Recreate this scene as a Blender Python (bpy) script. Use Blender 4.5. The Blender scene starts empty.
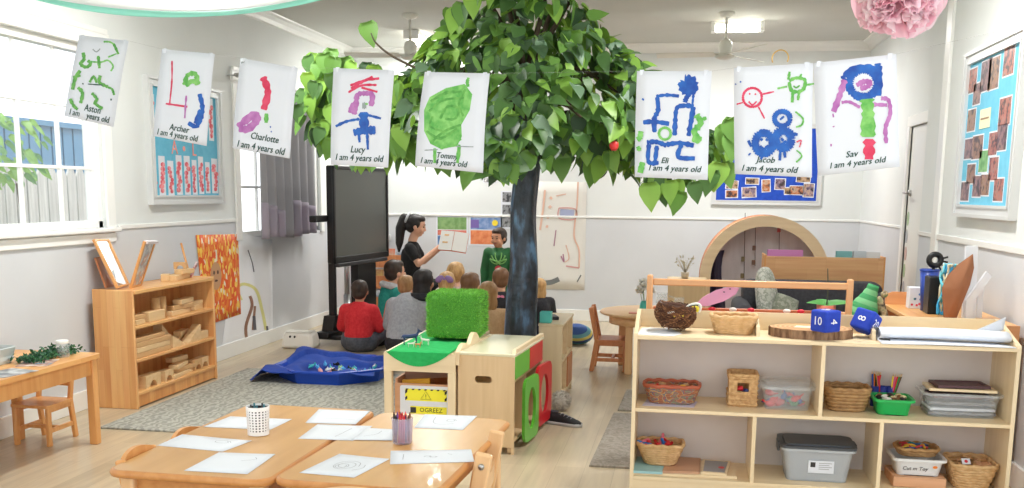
import bpy, bmesh, math, random
from mathutils import Vector, Matrix, noise
PI = math.pi
SC = bpy.context.scene
COL = SC.collection
rnd = random.Random(7)
# ------------------------------------------------------------------ camera model (pixel <-> room)
FPX, YAW, PITCH, ROLL, YP, CAMH = 1000.0, .167657806, .160307381, .0104584345, 354.046, 1.47
_f = Vector((-math.sin(YAW)*math.cos(PITCH), math.cos(YAW)*math.cos(PITCH), -math.sin(PITCH)))
_r = Vector((math.cos(YAW), math.sin(YAW), 0)); _u = _r.cross(_f)
CR = _r*math.cos(ROLL) + _u*math.sin(ROLL); CU = -_r*math.sin(ROLL) + _u*math.cos(ROLL)
CPOS = Vector((0, 0, CAMH))
def at(x, y, X=None, Y=None, Z=None, P=None, N=None):
    """room point seen at photo pixel (x, y) on a given plane"""
    d = _f + CR*((x-512)/FPX) - CU*((y-YP)/FPX)
    if X is not None: t = X/d.x
    elif Y is not None: t = Y/d.y
    elif Z is not None: t = (Z-CAMH)/d.z
    else: t = (Vector(P)-CPOS).dot(N)/d.dot(N)
    return CPOS + d*t
def camera():
    c = bpy.data.cameras.new('camera'); o = bpy.data.objects.new('camera', c); COL.objects.link(o)
    m = Matrix((CR, CU, -_f)).transposed().to_4x4(); m.translation = CPOS
    o.matrix_world = m
    c.sensor_width = 36; c.lens = FPX/1024*36; c.shift_y = (YP-244)/1024; c.clip_start = .05
    SC.camera = o
camera()
# ------------------------------------------------------------------ materials
def lin(c):
    r = []
    for v in c[:3]:
        v /= 255.0
        r.append(v/12.92 if v <= .04045 else ((v+.055)/1.055)**2.4)
    return (*r, 1)
_M = {}
def mat(name, col, rough=.5, metal=0, spec=.5, alpha=1, trans=0, emit=None, est=0, coat=0, sheen=0, ior=1.45, sss=0):
    if name in _M: return _M[name]
    m = bpy.data.materials.new(name); m.use_nodes = True
    b = m.node_tree.nodes['Principled BSDF']
    b.inputs['Base Color'].default_value = lin(col); b.inputs['Roughness'].default_value = rough
    b.inputs['Metallic'].default_value = metal; b.inputs['Specular IOR Level'].default_value = spec
    b.inputs['Alpha'].default_value = alpha; b.inputs['Transmission Weight'].default_value = trans
    b.inputs['Coat Weight'].default_value = coat; b.inputs['Sheen Weight'].default_value = sheen; b.inputs['IOR'].default_value = ior
    if sss: b.inputs['Subsurface Weight'].default_value = sss; b.inputs['Subsurface Scale'].default_value = .02
    if emit: b.inputs['Emission Color'].default_value = lin(emit); b.inputs['Emission Strength'].default_value = est
    _M[name] = m
    return m
def nodes(m): return m.node_tree.nodes, m.node_tree.links, m.node_tree.nodes['Principled BSDF']
def noisy(name, stops, scale=(1, 1, 1), nscale=5, detail=4, rough=.5, bump=0, bscale=None, dist=0, coat=0, spec=.5, sheen=0):
    """base colour from stretched noise through a ramp: wood, fabric, worn paint"""
    if name in _M: return _M[name]
    m = mat(name, stops[0][1], rough, coat=coat, spec=spec, sheen=sheen); n, l, b = nodes(m)
    tc = n.new('ShaderNodeTexCoord'); mp = n.new('ShaderNodeMapping'); mp.inputs['Scale'].default_value = scale
    tx = n.new('ShaderNodeTexNoise'); tx.inputs['Scale'].default_value = nscale; tx.inputs['Detail'].default_value = detail
    tx.inputs['Distortion'].default_value = dist
    rp = n.new('ShaderNodeValToRGB'); e = rp.color_ramp.elements
    while len(e) < len(stops): e.new(.5)
    for k, (p, c) in enumerate(stops): e[k].position = p; e[k].color = lin(c)
    l.new(tc.outputs['Object'], mp.inputs[0]); l.new(mp.outputs[0], tx.inputs['Vector']); l.new(tx.outputs['Fac'], rp.inputs[0]); l.new(rp.outputs[0], b.inputs['Base Color'])
    if bump:
        bp = n.new('ShaderNodeBump'); bp.inputs['Strength'].default_value = bump; bp.inputs['Distance'].default_value = .01
        if bscale:
            t2 = n.new('ShaderNodeTexNoise'); t2.inputs['Scale'].default_value = bscale; l.new(tc.outputs['Object'], t2.inputs['Vector']); l.new(t2.outputs['Fac'], bp.inputs['Height'])
        else: l.new(tx.outputs['Fac'], bp.inputs['Height'])
        l.new(bp.outputs[0], b.inputs['Normal'])
    return m
def wood(name, c1, c2, axis=2, rough=.42, coat=.15, grain=26):
    sc = [grain, grain, grain]; sc[axis] = 1.6
    return noisy(name, [(.3, c1), (.7, c2)], tuple(sc), 1.0, 3, rough, coat=coat, dist=.4)
def strips(name, cols, axis, width, along, rough=.4):
    """edge-glued staves: brick texture laid along an axis"""
    if name in _M: return _M[name]
    m = mat(name, cols[0], rough, coat=.15); n, l, b = nodes(m)
    tc = n.new('ShaderNodeTexCoord'); sp = n.new('ShaderNodeSeparateXYZ'); cb = n.new('ShaderNodeCombineXYZ')
    l.new(tc.outputs['Object'], sp.inputs[0]); l.new(sp.outputs[along], cb.inputs[0]); l.new(sp.outputs[axis], cb.inputs[1])
    br = n.new('ShaderNodeTexBrick'); br.inputs['Scale'].default_value = 1; br.inputs['Brick Width'].default_value = .42; br.inputs['Row Height'].default_value = width
    br.inputs['Mortar Size'].default_value = .0004; br.inputs['Color1'].default_value = lin(cols[0]); br.inputs['Color2'].default_value = lin(cols[1]); br.inputs['Mortar'].default_value = lin(cols[2])
    br.offset_frequency = 3; br.offset = .37
    l.new(cb.outputs[0], br.inputs['Vector'])
    mp = n.new('ShaderNodeMapping'); s = [30, 30, 30]; s[along] = 2; mp.inputs['Scale'].default_value = s
    nz = n.new('ShaderNodeTexNoise'); nz.inputs['Scale'].default_value = 1; l.new(tc.outputs['Object'], mp.inputs[0]); l.new(mp.outputs[0], nz.inputs['Vector'])
    mx = n.new('ShaderNodeMixRGB'); mx.blend_type = 'OVERLAY'; mx.inputs[0].default_value = .35
    l.new(br.outputs[0], mx.inputs[1]); l.new(nz.outputs['Fac'], mx.inputs[2]); l.new(mx.outputs[0], b.inputs['Base Color'])
    return m
# ------------------------------------------------------------------ mesh building
class MB:
    def __init__(s): s.bm = bmesh.new(); s.mi = 0
    def _add(s, vs, fs, M=None, smooth=False):
        v = [s.bm.verts.new(M @ Vector(p) if M else p) for p in vs]
        out = []
        for f in fs:
            try: fc = s.bm.faces.new([v[i] for i in f])
            except ValueError: continue
            fc.material_index = s.mi; fc.smooth = smooth; out.append(fc)
        return v, out
    def box(s, c, d, bev=0, rot=None, seg=2, taper=1):
        x, y, z = d[0]/2, d[1]/2, d[2]/2; t = taper
        M = Matrix.Translation(c)
        if rot is not None: M = M @ (rot if isinstance(rot, Matrix) else Matrix.Rotation(rot, 4, 'Z'))
        vs = [(-x*t, -y*t, -z), (x*t, -y*t, -z), (x*t, y*t, -z), (-x*t, y*t, -z), (-x, -y, z), (x, -y, z), (x, y, z), (-x, y, z)]
        v, f = s._add(vs, [(0, 3, 2, 1), (4, 5, 6, 7), (0, 1, 5, 4), (1, 2, 6, 5), (2, 3, 7, 6), (3, 0, 4, 7)], M)
        if bev:
            ed = {e for fc in f for e in fc.edges}
            r = bmesh.ops.bevel(s.bm, geom=list(ed), offset=min(bev, min(d)*.45), segments=seg, affect='EDGES', profile=.5)
            for fc in r['faces']: fc.material_index = s.mi; fc.smooth = True
        return s
    def bx(s, x0, x1, y0, y1, z0, z1, bev=0, seg=2):
        return s.box(((x0+x1)/2, (y0+y1)/2, (z0+z1)/2), (abs(x1-x0), abs(y1-y0), abs(z1-z0)), bev, None, seg)
    def bar(s, p0, p1, w, h, bev=0, up=(0, 0, 1)):
        p0, p1 = Vector(p0), Vector(p1); d = p1-p0; L = d.length; z = d.normalized(); u = Vector(up)
        if abs(z.dot(u)) > .99: u = Vector((0, 1, 0))
        x = u.cross(z).normalized(); y = z.cross(x)
        return s.box((p0+p1)/2, (w, h, L), bev, Matrix((x, y, z)).transposed().to_4x4())
    def tube(s, pts, r, seg=10, cap=True, closed=False, smooth=True, ecc=None):
        pts = [Vector(p) for p in pts]; n = len(pts)
        if not hasattr(r, '__len__'): r = [r]*n
        rings = []; prev = None
        for i, p in enumerate(pts):
            if closed: t = pts[(i+1) % n]-pts[i-1]
            else: t = pts[min(i+1, n-1)]-pts[max(i-1, 0)]
            t.normalize()
            if prev is None:
                u = Vector((0, 0, 1)) if abs(t.z) < .9 else Vector((1, 0, 0)); a = t.cross(u).normalized()
            else: a = (prev-t*prev.dot(t)).normalized()
            prev = a; b = t.cross(a)
            rings.append([p+(a*math.cos(2*PI*k/seg)*(ecc or 1)+b*math.sin(2*PI*k/seg))*r[i] for k in range(seg)])
        vs = [q for R in rings for q in R]; fs = []
        for i in range(n if closed else n-1):
            j = (i+1) % n
            for k in range(seg): fs.append((i*seg+k, i*seg+(k+1) % seg, j*seg+(k+1) % seg, j*seg+k))
        if cap and not closed: fs += [tuple(range(seg-1, -1, -1)), tuple((n-1)*seg+k for k in range(seg))]
        s._add(vs, fs, None, smooth); return s
    def cyl(s, p0, p1, r0, r1=None, seg=20, smooth=True): return s.tube([p0, p1], [r0, r0 if r1 is None else r1], seg, smooth=smooth)
    def lathe(s, prof, c=(0, 0, 0), seg=24, M=None, cap0=True, cap1=False, smooth=True):
        vs = []; n = len(prof)
        for r, z in prof: vs += [(c[0]+r*math.cos(2*PI*k/seg), c[1]+r*math.sin(2*PI*k/seg), c[2]+z) for k in range(seg)]
        fs = [(i*seg+k, i*seg+(k+1) % seg, (i+1)*seg+(k+1) % seg, (i+1)*seg+k) for i in range(n-1) for k in range(seg)]
        if cap0: fs.append(tuple(range(seg-1, -1, -1)))
        if cap1: fs.append(tuple((n-1)*seg+k for k in range(seg)))
        s._add(vs, fs, M, smooth); return s
    def ell(s, c, r, M=None, seg=16, rings=10):
        if not hasattr(r, '__len__'): r = (r, r, r)
        T = Matrix.Translation(c) @ (M or Matrix.Identity(4)) @ Matrix.Diagonal((*r, 1))
        vs = [(0, 0, -1)]+[(math.sin(PI*i/rings)*math.cos(2*PI*k/seg), math.sin(PI*i/rings)*math.sin(2*PI*k/seg), -math.cos(PI*i/rings)) for i in range(1, rings) for k in range(seg)]+[(0, 0, 1)]
        fs = [(0, 1+(k+1) % seg, 1+k) for k in range(seg)]
        for i in range(rings-2):
            for k in range(seg): a = 1+i*seg; fs.append((a+k, a+(k+1) % seg, a+seg+(k+1) % seg, a+seg+k))
        a = 1+(rings-2)*seg; L = len(vs)-1; fs += [(a+k, a+(k+1) % seg, L) for k in range(seg)]
        s._add(vs, fs, T, True); return s
    def cap(s, p0, p1, r0, r1=None, seg=14):
        """tapered capsule with round ends"""
        p0, p1 = Vector(p0), Vector(p1); r1 = r0 if r1 is None else r1; d = (p1-p0)
        if d.length < 1e-6: return s.ell(p0, r0)
        d.normalize(); pts = []; rr = []
        for a in (85, 60, 30): pts.append(p0-d*r0*math.sin(math.radians(a))); rr.append(r0*math.cos(math.radians(a)))
        pts += [p0, p1]; rr += [r0, r1]
        for a in (30, 60, 85): pts.append(p1+d*r1*math.sin(math.radians(a))); rr.append(r1*math.cos(math.radians(a)))
        return s.tube(pts, rr, seg)
    def chain(s, pts, rs):
        for i in range(len(pts)-1): s.cap(pts[i], pts[i+1], rs[i], rs[i+1])
        return s
    def prism(s, poly, plane='xz', a=0, b=.02, bev=0, holes=(), smooth=False):
        """extrude 2D polygon (optionally with holes) between a and b along the third axis"""
        def P(q, t): return {'xz': (q[0], t, q[1]), 'xy': (q[0], q[1], t), 'yz': (t, q[0], q[1])}[plane]
        from mathutils.geometry import tessellate_polygon
        loops = [list(poly)]+[list(h) for h in holes]
        flat = [q for L in loops for q in L]
        tri = tessellate_polygon([[Vector((q[0], q[1], 0)) for q in L] for L in loops])
        n = len(flat); vs = [P(q, a) for q in flat]+[P(q, b) for q in flat]
        fs = [tuple(t) for t in tri]+[tuple(n+i for i in reversed(t)) for t in tri]
        o = 0; sf = []
        for L in loops:
            m = len(L)
            for i in range(m): sf.append((o+i, o+(i+1) % m, n+o+(i+1) % m, n+o+i))
            o += m
        v, f = s._add(vs, fs+sf)
        bmesh.ops.recalc_face_normals(s.bm, faces=f)
        if smooth:
            for fc in f[len(fs):]: fc.smooth = True
        return s
    def grid(s, fn, nu, nv, smooth=True, closed_u=False):
        vs = [fn(i/(nu), j/(nv)) for j in range(nv+1) for i in range(nu+(0 if closed_u else 1))]
        w = nu if closed_u else nu+1
        fs = [(j*w+i, j*w+(i+1) % w, (j+1)*w+(i+1) % w, (j+1)*w+i) for j in range(nv) for i in range(nu)]
        return s._add(vs, fs, None, smooth)
    def slab(s, fn, nu, nv, th, smooth=True):
        """sheet with a thickness: fn(u,v)->(point, normal)"""
        A = [fn(i/nu, j/nv) for j in range(nv+1) for i in range(nu+1)]; w = nu+1
        vs = [Vector(p) for p, n in A]+[Vector(p)-Vector(n)*th for p, n in A]; N = len(A)
        fs = [(j*w+i, j*w+i+1, (j+1)*w+i+1, (j+1)*w+i) for j in range(nv) for i in range(nu)]
        fs += [tuple(N+k for k in reversed(f)) for f in fs]
        rim = [i for i in range(w)]+[j*w+nu for j in range(1, nv+1)]+[nv*w+i for i in range(nu-1, -1, -1)]+[j*w for j in range(nv-1, 0, -1)]
        for k in range(len(rim)): a, b = rim[k], rim[(k+1) % len(rim)]; fs.append((b, a, N+a, N+b))
        s._add(vs, fs, None, smooth); return s
    def text(s, body, size, M, ext=.0004, shear=0, bold=False):
        cu = bpy.data.curves.new('t', 'FONT'); cu.body = body; cu.size = size; cu.extrude = ext; cu.shear = shear; cu.align_x = 'CENTER'; cu.align_y = 'CENTER'; cu.resolution_u = 2
        o = bpy.data.objects.new('t', cu); me = bpy.data.meshes.new_from_object(o)
        k0 = len(s.bm.faces); t = bmesh.new(); t.from_mesh(me); t.transform(M)
        t.verts.ensure_lookup_table()
        for dx in ((-.022, .022) if bold else (0,)):
            sh_ = M.to_3x3() @ Vector((dx*size, dx*size*.6, 0)); s._add([q.co+sh_ for q in t.verts], [tuple(q.index for q in fc.verts) for fc in t.faces])
        t.free(); bpy.data.objects.remove(o); bpy.data.curves.remove(cu); bpy.data.meshes.remove(me)
        return s
    def xf(s, M): s.bm.transform(M); return s
    def build(s, name, mats, parent=None, world=False, kind=None, remesh=0, smooth_it=0, normals=True):
        if parent is not None and world:
            r = parent
            while r.parent: r = r.parent
            s.bm.transform(Matrix.Translation(-r.location))
        if normals and not remesh: pass
        me = bpy.data.meshes.new(name); s.bm.to_mesh(me); s.bm.free()
        for m in (mats if isinstance(mats, (list, tuple)) else [mats]): me.materials.append(m)
        o = bpy.data.objects.new(name, me); COL.objects.link(o)
        if remesh:
            md = o.modifiers.new('r', 'REMESH'); md.mode = 'VOXEL'; md.voxel_size = remesh; md.use_smooth_shade = True
            if smooth_it: sm = o.modifiers.new('s', 'SMOOTH'); sm.factor = .5; sm.iterations = smooth_it
            dg = bpy.context.evaluated_depsgraph_get(); dg.update()
            nm = bpy.data.meshes.new_from_object(o.evaluated_get(dg), depsgraph=dg)
            o.modifiers.clear(); o.data = nm; bpy.data.meshes.remove(me); nm.name = name
            if not nm.materials:
                for m in (mats if isinstance(mats, (list, tuple)) else [mats]): nm.materials.append(m)
            for p in nm.polygons: p.use_smooth = True
        if parent is not None: o.parent = parent
        if kind: o['kind'] = kind
        return o
def tag(o, label, cat, group=None):
    o['label'] = label; o['category'] = cat
    if group: o['group'] = group
    return o
def T(name, label, cat, loc=(0, 0, 0), rz=0, group=None):
    o = bpy.data.objects.new(name, None); COL.objects.link(o); o.location = loc; o.rotation_euler = (0, 0, rz); o.empty_display_size = .1
    return tag(o, label, cat, group)
def S(mb, name, mats, label, cat, group=None, origin=None):
    """a thing that is one mesh, built in room coordinates; its origin moves to the given base point"""
    if origin is not None: mb.bm.transform(Matrix.Translation(-Vector(origin)))
    global LAST
    o = LAST = mb.build(name, mats)
    if origin is not None: o.location = origin
    return tag(o, label, cat, group)
def struct(name, mb, mats, parent=None):
    o = mb.build(name, mats, parent); o['kind'] = 'structure'; return o
def copy_tree(o, parent=None):
    c = o.copy(); COL.objects.link(c)
    if parent: c.parent = parent
    for ch in list(o.children): copy_tree(ch, c)
    return c
def rrect(w, h, r, n=5, cx=0, cy=0):
    out = []
    for sx, sy, a0 in ((1, -1, -90), (1, 1, 0), (-1, 1, 90), (-1, -1, 180)):
        for k in range(n+1):
            a = math.radians(a0+90*k/n); out.append((cx+sx*(w/2-r)+r*math.cos(a), cy+sy*(h/2-r)+r*math.sin(a)))
    return out
def ellp(cx, cy, a, b, n=24): return [(cx+a*math.cos(2*PI*k/n), cy+b*math.sin(2*PI*k/n)) for k in range(n)]
def RX(a): return Matrix.Rotation(a, 4, 'X')
def RY(a): return Matrix.Rotation(a, 4, 'Y')
def RZ(a): return Matrix.Rotation(a, 4, 'Z')
def TR(*p): return Matrix.Translation(Vector(p) if len(p) == 3 else Vector(p[0]))
def spline(pts, n=6):
    P = [Vector(p) for p in pts]; out = []
    if len(P) < 3: return [P[0].lerp(P[-1], k/n) for k in range(n+1)]
    for i in range(len(P)-1):
        a, b, c, d = P[max(i-1, 0)], P[i], P[i+1], P[min(i+2, len(P)-1)]
        for k in range(n):
            t = k/n; out.append(.5*((2*b)+(c-a)*t+(2*a-5*b+4*c-d)*t*t+(3*b-a-3*c+d)*t**3))
    out.append(P[-1]); return out

def frame_mesh(plane, a0, a1, z0, z1, k, t0, t1):
    """moulded picture frame: outer bead, flat and inner bead"""
    b = MB(); o = lambda i: [(a0+i, z0+i), (a1-i, z0+i), (a1-i, z1-i), (a0+i, z1-i)]; d = t1-t0; wall_hi = abs(t1) > abs(t0)
    def lay(i, j, f):
        lo, hi = (t1-d*f, t1) if wall_hi else (t0, t0+d*f)
        b.prism(o(i), plane, lo, hi, holes=[o(j)])
    lay(0, k*.3, 1); lay(k*.3, k*.78, .7); lay(k*.78, k, .9)
    return b
# ------------------------------------------------------------------ palette
WHITE = mat('white_paint', (240, 240, 236), .45)
UPPER = noisy('upper_wall_paint', [(.3, (222, 226, 225)), (.7, (227, 231, 230))], nscale=2, rough=.7)
LOWER = noisy('lower_wall_paint', [(.3, (206, 209, 213)), (.7, (212, 215, 219))], nscale=2, rough=.55)
CEIL = noisy('ceiling_paint', [(.3, (196, 197, 190)), (.7, (202, 203, 197))], nscale=1.5, rough=.85)
TRIM = mat('trim_gloss_white', (238, 239, 236), .3)
PINE = strips('glued_pine', [(226, 168, 104), (208, 143, 80), (176, 112, 60)], 1, .06, 2)
PINEX = strips('glued_pine_lying', [(222, 164, 100), (205, 143, 82), (176, 112, 60)], 2, .07, 0)
PINEV = strips('glued_pine_upright', [(232, 180, 120), (214, 152, 92), (190, 128, 74)], 0, .045, 2)
PINE_T = strips('glued_pine_top', [(232, 180, 116), (218, 158, 94), (186, 124, 70)], 0, .06, 1)
PINEP = wood('plain_pine', (214, 150, 86), (228, 170, 106))
BEECH = wood('beech_upright', (219, 174, 124), (231, 190, 142), 2)
BEECHX = wood('beech_lying', (219, 174, 124), (231, 190, 142), 0)
BEECHY = wood('beech_lengthways', (219, 174, 124), (231, 190, 142), 1)
TABLE = wood('table_laminate', (200, 150, 88), (211, 164, 102), 1, .3, .1, 14)
TEDGE = wood('table_edge', (190, 126, 66), (206, 146, 84), 1)
BIRCH = wood('birch_ply', (228, 206, 168), (238, 218, 182), 0, .45)
BIRCHZ = wood('birch_ply_upright', (228, 206, 168), (238, 218, 182), 2, .45)
BIRCHY = wood('birch_ply_deep', (226, 203, 164), (236, 215, 180), 1, .45)
LAM = noisy('pale_grey_laminate', [(.3, (212, 204, 200)), (.7, (222, 214, 210))], (1, 1, 1), 4, 3, .5)
REDWOOD = wood('reddish_wood', (188, 118, 74), (206, 138, 92), 2)
BLOCK = wood('raw_block_wood', (214, 178, 128), (228, 196, 150), 1, .6, 0)
BLOCK2 = wood('raw_block_wood_dark', (196, 152, 102), (212, 170, 120), 1, .6, 0)
PAPER = mat('white_paper', (224, 228, 236), .7)
PAPERS = mat('sketch_paper', (218, 223, 230), .6)
BLACK = mat('black_plastic', (22, 22, 24), .4)
DKGREY = mat('dark_grey_plastic', (48, 49, 52), .45)
GREYM = mat('grey_metal', (150, 152, 155), .35, .6)
STEEL = mat('brushed_steel', (190, 190, 190), .3, .9)
CLEAR = mat('clear_plastic', (232, 238, 242), .18, 0, .5, alpha=.16)
CLOUDY = mat('cloudy_plastic', (214, 220, 226), .3, 0, .5, alpha=.42)
GLASS = mat('clear_glass', (240, 246, 248), .05, alpha=.22)
PANE = mat('window_glass', (245, 250, 252), .02, alpha=.06)
BLUEP = mat('blue_plastic', (22, 70, 178), .35)
def col(name, c, r=.5, **k): return mat(name, c, r, **k)
INK = col('dark_green_ink', (34, 78, 68)); PGREEN = noisy('green_paint', [(.35, (88, 172, 74)), (.65, (140, 206, 112))], nscale=30, rough=.5)
PDGREEN = noisy('mid_green_paint', [(.35, (70, 150, 60)), (.65, (112, 182, 84))], nscale=40)
PBLUE = noisy('blue_paint', [(.3, (20, 70, 160)), (.7, (36, 108, 196))], nscale=25); PRED = noisy('red_paint', [(.3, (206, 36, 76)), (.7, (226, 76, 112))], nscale=25)
PPURP = noisy('purple_paint', [(.3, (168, 92, 166)), (.7, (198, 134, 194))], nscale=25); PGREY = col('grey_paint', (150, 160, 160)); PENCIL = col('pencil_line', (150, 154, 162))
# ------------------------------------------------------------------ world, light
w = bpy.data.worlds.new('sky'); SC.world = w; w.use_nodes = True
bg = w.node_tree.nodes['Background']; bg.inputs[0].default_value = (.92, .965, 1, 1); bg.inputs[1].default_value = 1.3
# ------------------------------------------------------------------ room shell
XL, XR, XR2, YB, YF, HC = -3.93, 1.72, 1.90, 11.55, -1.6, 3.1
b = MB(); b.bx(-4.2, 2.2, YF, YB+.15, -.08, 0)
FLOOR = mat('vinyl_plank', (196, 180, 150), .3, coat=.1)
n, l, p = nodes(FLOOR)
tc = n.new('ShaderNodeTexCoord'); mp = n.new('ShaderNodeMapping'); mp.inputs['Rotation'].default_value = (0, 0, PI/2)
br = n.new('ShaderNodeTexBrick'); br.inputs['Scale'].default_value = 1; br.inputs['Brick Width'].default_value = 1.2; br.inputs['Row Height'].default_value = .16; br.inputs['Mortar Size'].default_value = .0012
br.inputs['Color1'].default_value = lin((196, 180, 153)); br.inputs['Color2'].default_value = lin((182, 166, 140)); br.inputs['Mortar'].default_value = lin((158, 142, 114)); br.offset = .37
m2 = n.new('ShaderNodeMapping'); m2.inputs['Scale'].default_value = (22, 1.6, 1); nz = n.new('ShaderNodeTexNoise'); nz.inputs['Scale'].default_value = 1; nz.inputs['Detail'].default_value = 5; nz.inputs['Distortion'].default_value = .6
mx = n.new('ShaderNodeMixRGB'); mx.blend_type = 'OVERLAY'; mx.inputs[0].default_value = .3
l.new(tc.outputs['Object'], mp.inputs[0]); l.new(mp.outputs[0], br.inputs['Vector']); l.new(tc.outputs['Object'], m2.inputs[0]); l.new(m2.outputs[0], nz.inputs['Vector'])
l.new(br.outputs[0], mx.inputs[1]); l.new(nz.outputs['Fac'], mx.inputs[2]); l.new(mx.outputs[0], p.inputs['Base Color'])
struct('floor', b, FLOOR)
struct('ceiling', MB().bx(-4.2, 2.2, YF, YB+.15, HC, HC+.08), CEIL)
def zpieces(b, fn, holes, z1=HC, dado=1.2):
    """fn(z0,z1): lower paint below the dado, upper above"""
    for a, c in holes:
        if a < dado: b.mi = 1; fn(a, min(c, dado))
        if c > dado: b.mi = 0; fn(max(a, dado), c)
W1 = (4.0, 6.38, 1.2, 2.40); W2 = (8.52, 10.52, 1.04, 2.40)
b = MB()
for y0, y1, sp in ((YF, -1.2, [(0, HC)]), (-1.2, 3.2, [(0, .5), (2.7, HC)]), (3.2, W1[0], [(0, HC)]), (W1[0], W1[1], [(0, W1[2]), (W1[3], HC)]), (W1[1], W2[0], [(0, HC)]), (W2[0], W2[1], [(0, W2[2]), (W2[3], HC)]), (W2[1], YB+.15, [(0, HC)])):
    zpieces(b, lambda a, c: b.bx(XL-.14, XL, y0, y1, a, c), sp)
struct('wall_left', b, [UPPER, LOWER])
b = MB(); zpieces(b, lambda a, c: b.bx(XL-.14, XR2+.14, YB, YB+.14, a, c), [(0, HC)]); struct('wall_back', b, [UPPER, LOWER])
D1 = (8.12, 9.25)
b = MB()
zpieces(b, lambda a, c: b.bx(XR, XR+.3, 4.3, 7.35, a, c), [(0, HC)]); zpieces(b, lambda a, c: b.bx(XR, XR+.3, YF, -1.3, a, c), [(0, HC)]); zpieces(b, lambda a, c: b.bx(XR, XR+.3, -1.3, 4.3, a, c), [(0, .2), (2.75, HC)])
zpieces(b, lambda a, c: b.bx(XR+.03, XR+.3, 7.35, D1[0]-.12, a, c), [(0, HC)])
zpieces(b, lambda a, c: b.bx(XR2, XR2+.12, D1[0]-.12, D1[0], a, c), [(0, HC)])
zpieces(b, lambda a, c: b.bx(XR2, XR2+.12, D1[0], D1[1], a, c), [(2.06, HC)])
zpieces(b, lambda a, c: b.bx(XR2, XR2+.12, D1[1], YB, a, c), [(0, HC)])
struct('wall_right', b, [UPPER, LOWER])
# skirting, dado rails, cornices
b = MB()
b.bx(XL, XL+.016, YF, YB, 0, .13, .004); struct('baseboard_left', b, TRIM)
struct('baseboard_back', MB().bx(XL, XR2, YB-.016, YB, 0, .13, .004), TRIM)
b = MB(); b.bx(XR-.016, XR, YF, 7.35, 0, .13, .004); b.bx(XR2-.016, XR2, D1[1]+.09, YB, 0, .13, .004); struct('baseboard_right', b, TRIM)
b = MB(); b.bx(XL, XL+.012, 3.3, W1[0]-.1, 1.185, 1.215, .004); b.bx(XL, XL+.012, W1[1]+.14, W2[0]-.1, 1.185, 1.215, .004); b.bx(XL, XL+.012, W2[1]+.1, YB, 1.185, 1.215, .004); struct('trim_1', b, TRIM)
struct('trim_2', MB().bx(XL, XR2, YB-.012, YB, 1.188, 1.212, .004), TRIM)
b = MB(); b.bx(XR-.014, XR, 4.4, 7.35, 1.18, 1.22, .005); b.bx(XR+.018, XR+.03, 7.35, D1[0]-.12, 1.185, 1.215, .004); b.bx(XR2-.012, XR2, D1[1]+.09, YB, 1.188, 1.212, .004); struct('trim_3', b, TRIM)
def cove(name, fn):
    pr = [(0, 0), (.095, 0), (.09, .012), (.06, .022), (.03, .05), (.016, .085), (0, .095)]
    b = MB(); fn(b, pr); struct(name, b, TRIM)
cove('trim_4', lambda b, pr: b.prism([(XL+q, HC-r) for q, r in pr], 'xz', YF, YB))
cove('trim_5', lambda b, pr: b.prism([(YB-q, HC-r) for q, r in pr], 'yz', XL, XR2))
cove('trim_6', lambda b, pr: (b.prism([(XR-q, HC-r) for q, r in pr], 'xz', YF, D1[0]-.12), b.prism([(XR2-q, HC-r) for q, r in pr], 'xz', D1[0]-.12, YB)))
# wall corner post by the door and the door with its casing
b = MB(); b.bx(XR-.02, XR+.03, 7.28, 7.42, 0, HC-.09, .006); struct('trim_7', b, TRIM)
b = MB(); b.bx(XR2-.02, XR2+.02, D1[0]-.09, D1[0], 0, 2.06, .005); b.bx(XR2-.02, XR2+.02, D1[1], D1[1]+.09, 0, 2.06, .005); b.bx(XR2-.02, XR2+.02, D1[0]-.09, D1[1]+.09, 2.06, 2.15, .005); struct('trim_8', b, TRIM)
dr = MB().bx(XR2+.01, XR2+.05, D1[0], D1[1], 0.01, 2.06, .003).build('door_1', mat('door_paint', (233, 234, 230), .4)); dr['kind'] = 'structure'
b = MB(); b.cyl((XR2+.01, D1[1]-.09, 1.5), (XR2-.008, D1[1]-.09, 1.5), .028); b.cyl((XR2-.006, D1[1]-.09, 1.5), (XR2-.05, D1[1]-.09, 1.5), .01); b.cap((XR2-.05, D1[1]-.09, 1.5), (XR2-.05, D1[1]-.2, 1.5), .01); b.build('door_handle', STEEL, dr)
b = MB()
for k in range(5):
    b.mi = k % 3; b.prism(ellp(D1[1]-.07+.01*(k % 2), 1.28-.15*k, .04, .06), 'yz', XR2+.0095, XR2+.007)
b.build('sticker_strip', [col('sticker_pale_green', (172, 196, 160)), col('sticker_grey', (176, 178, 186)), col('sticker_rose', (208, 176, 170))], dr)
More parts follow.
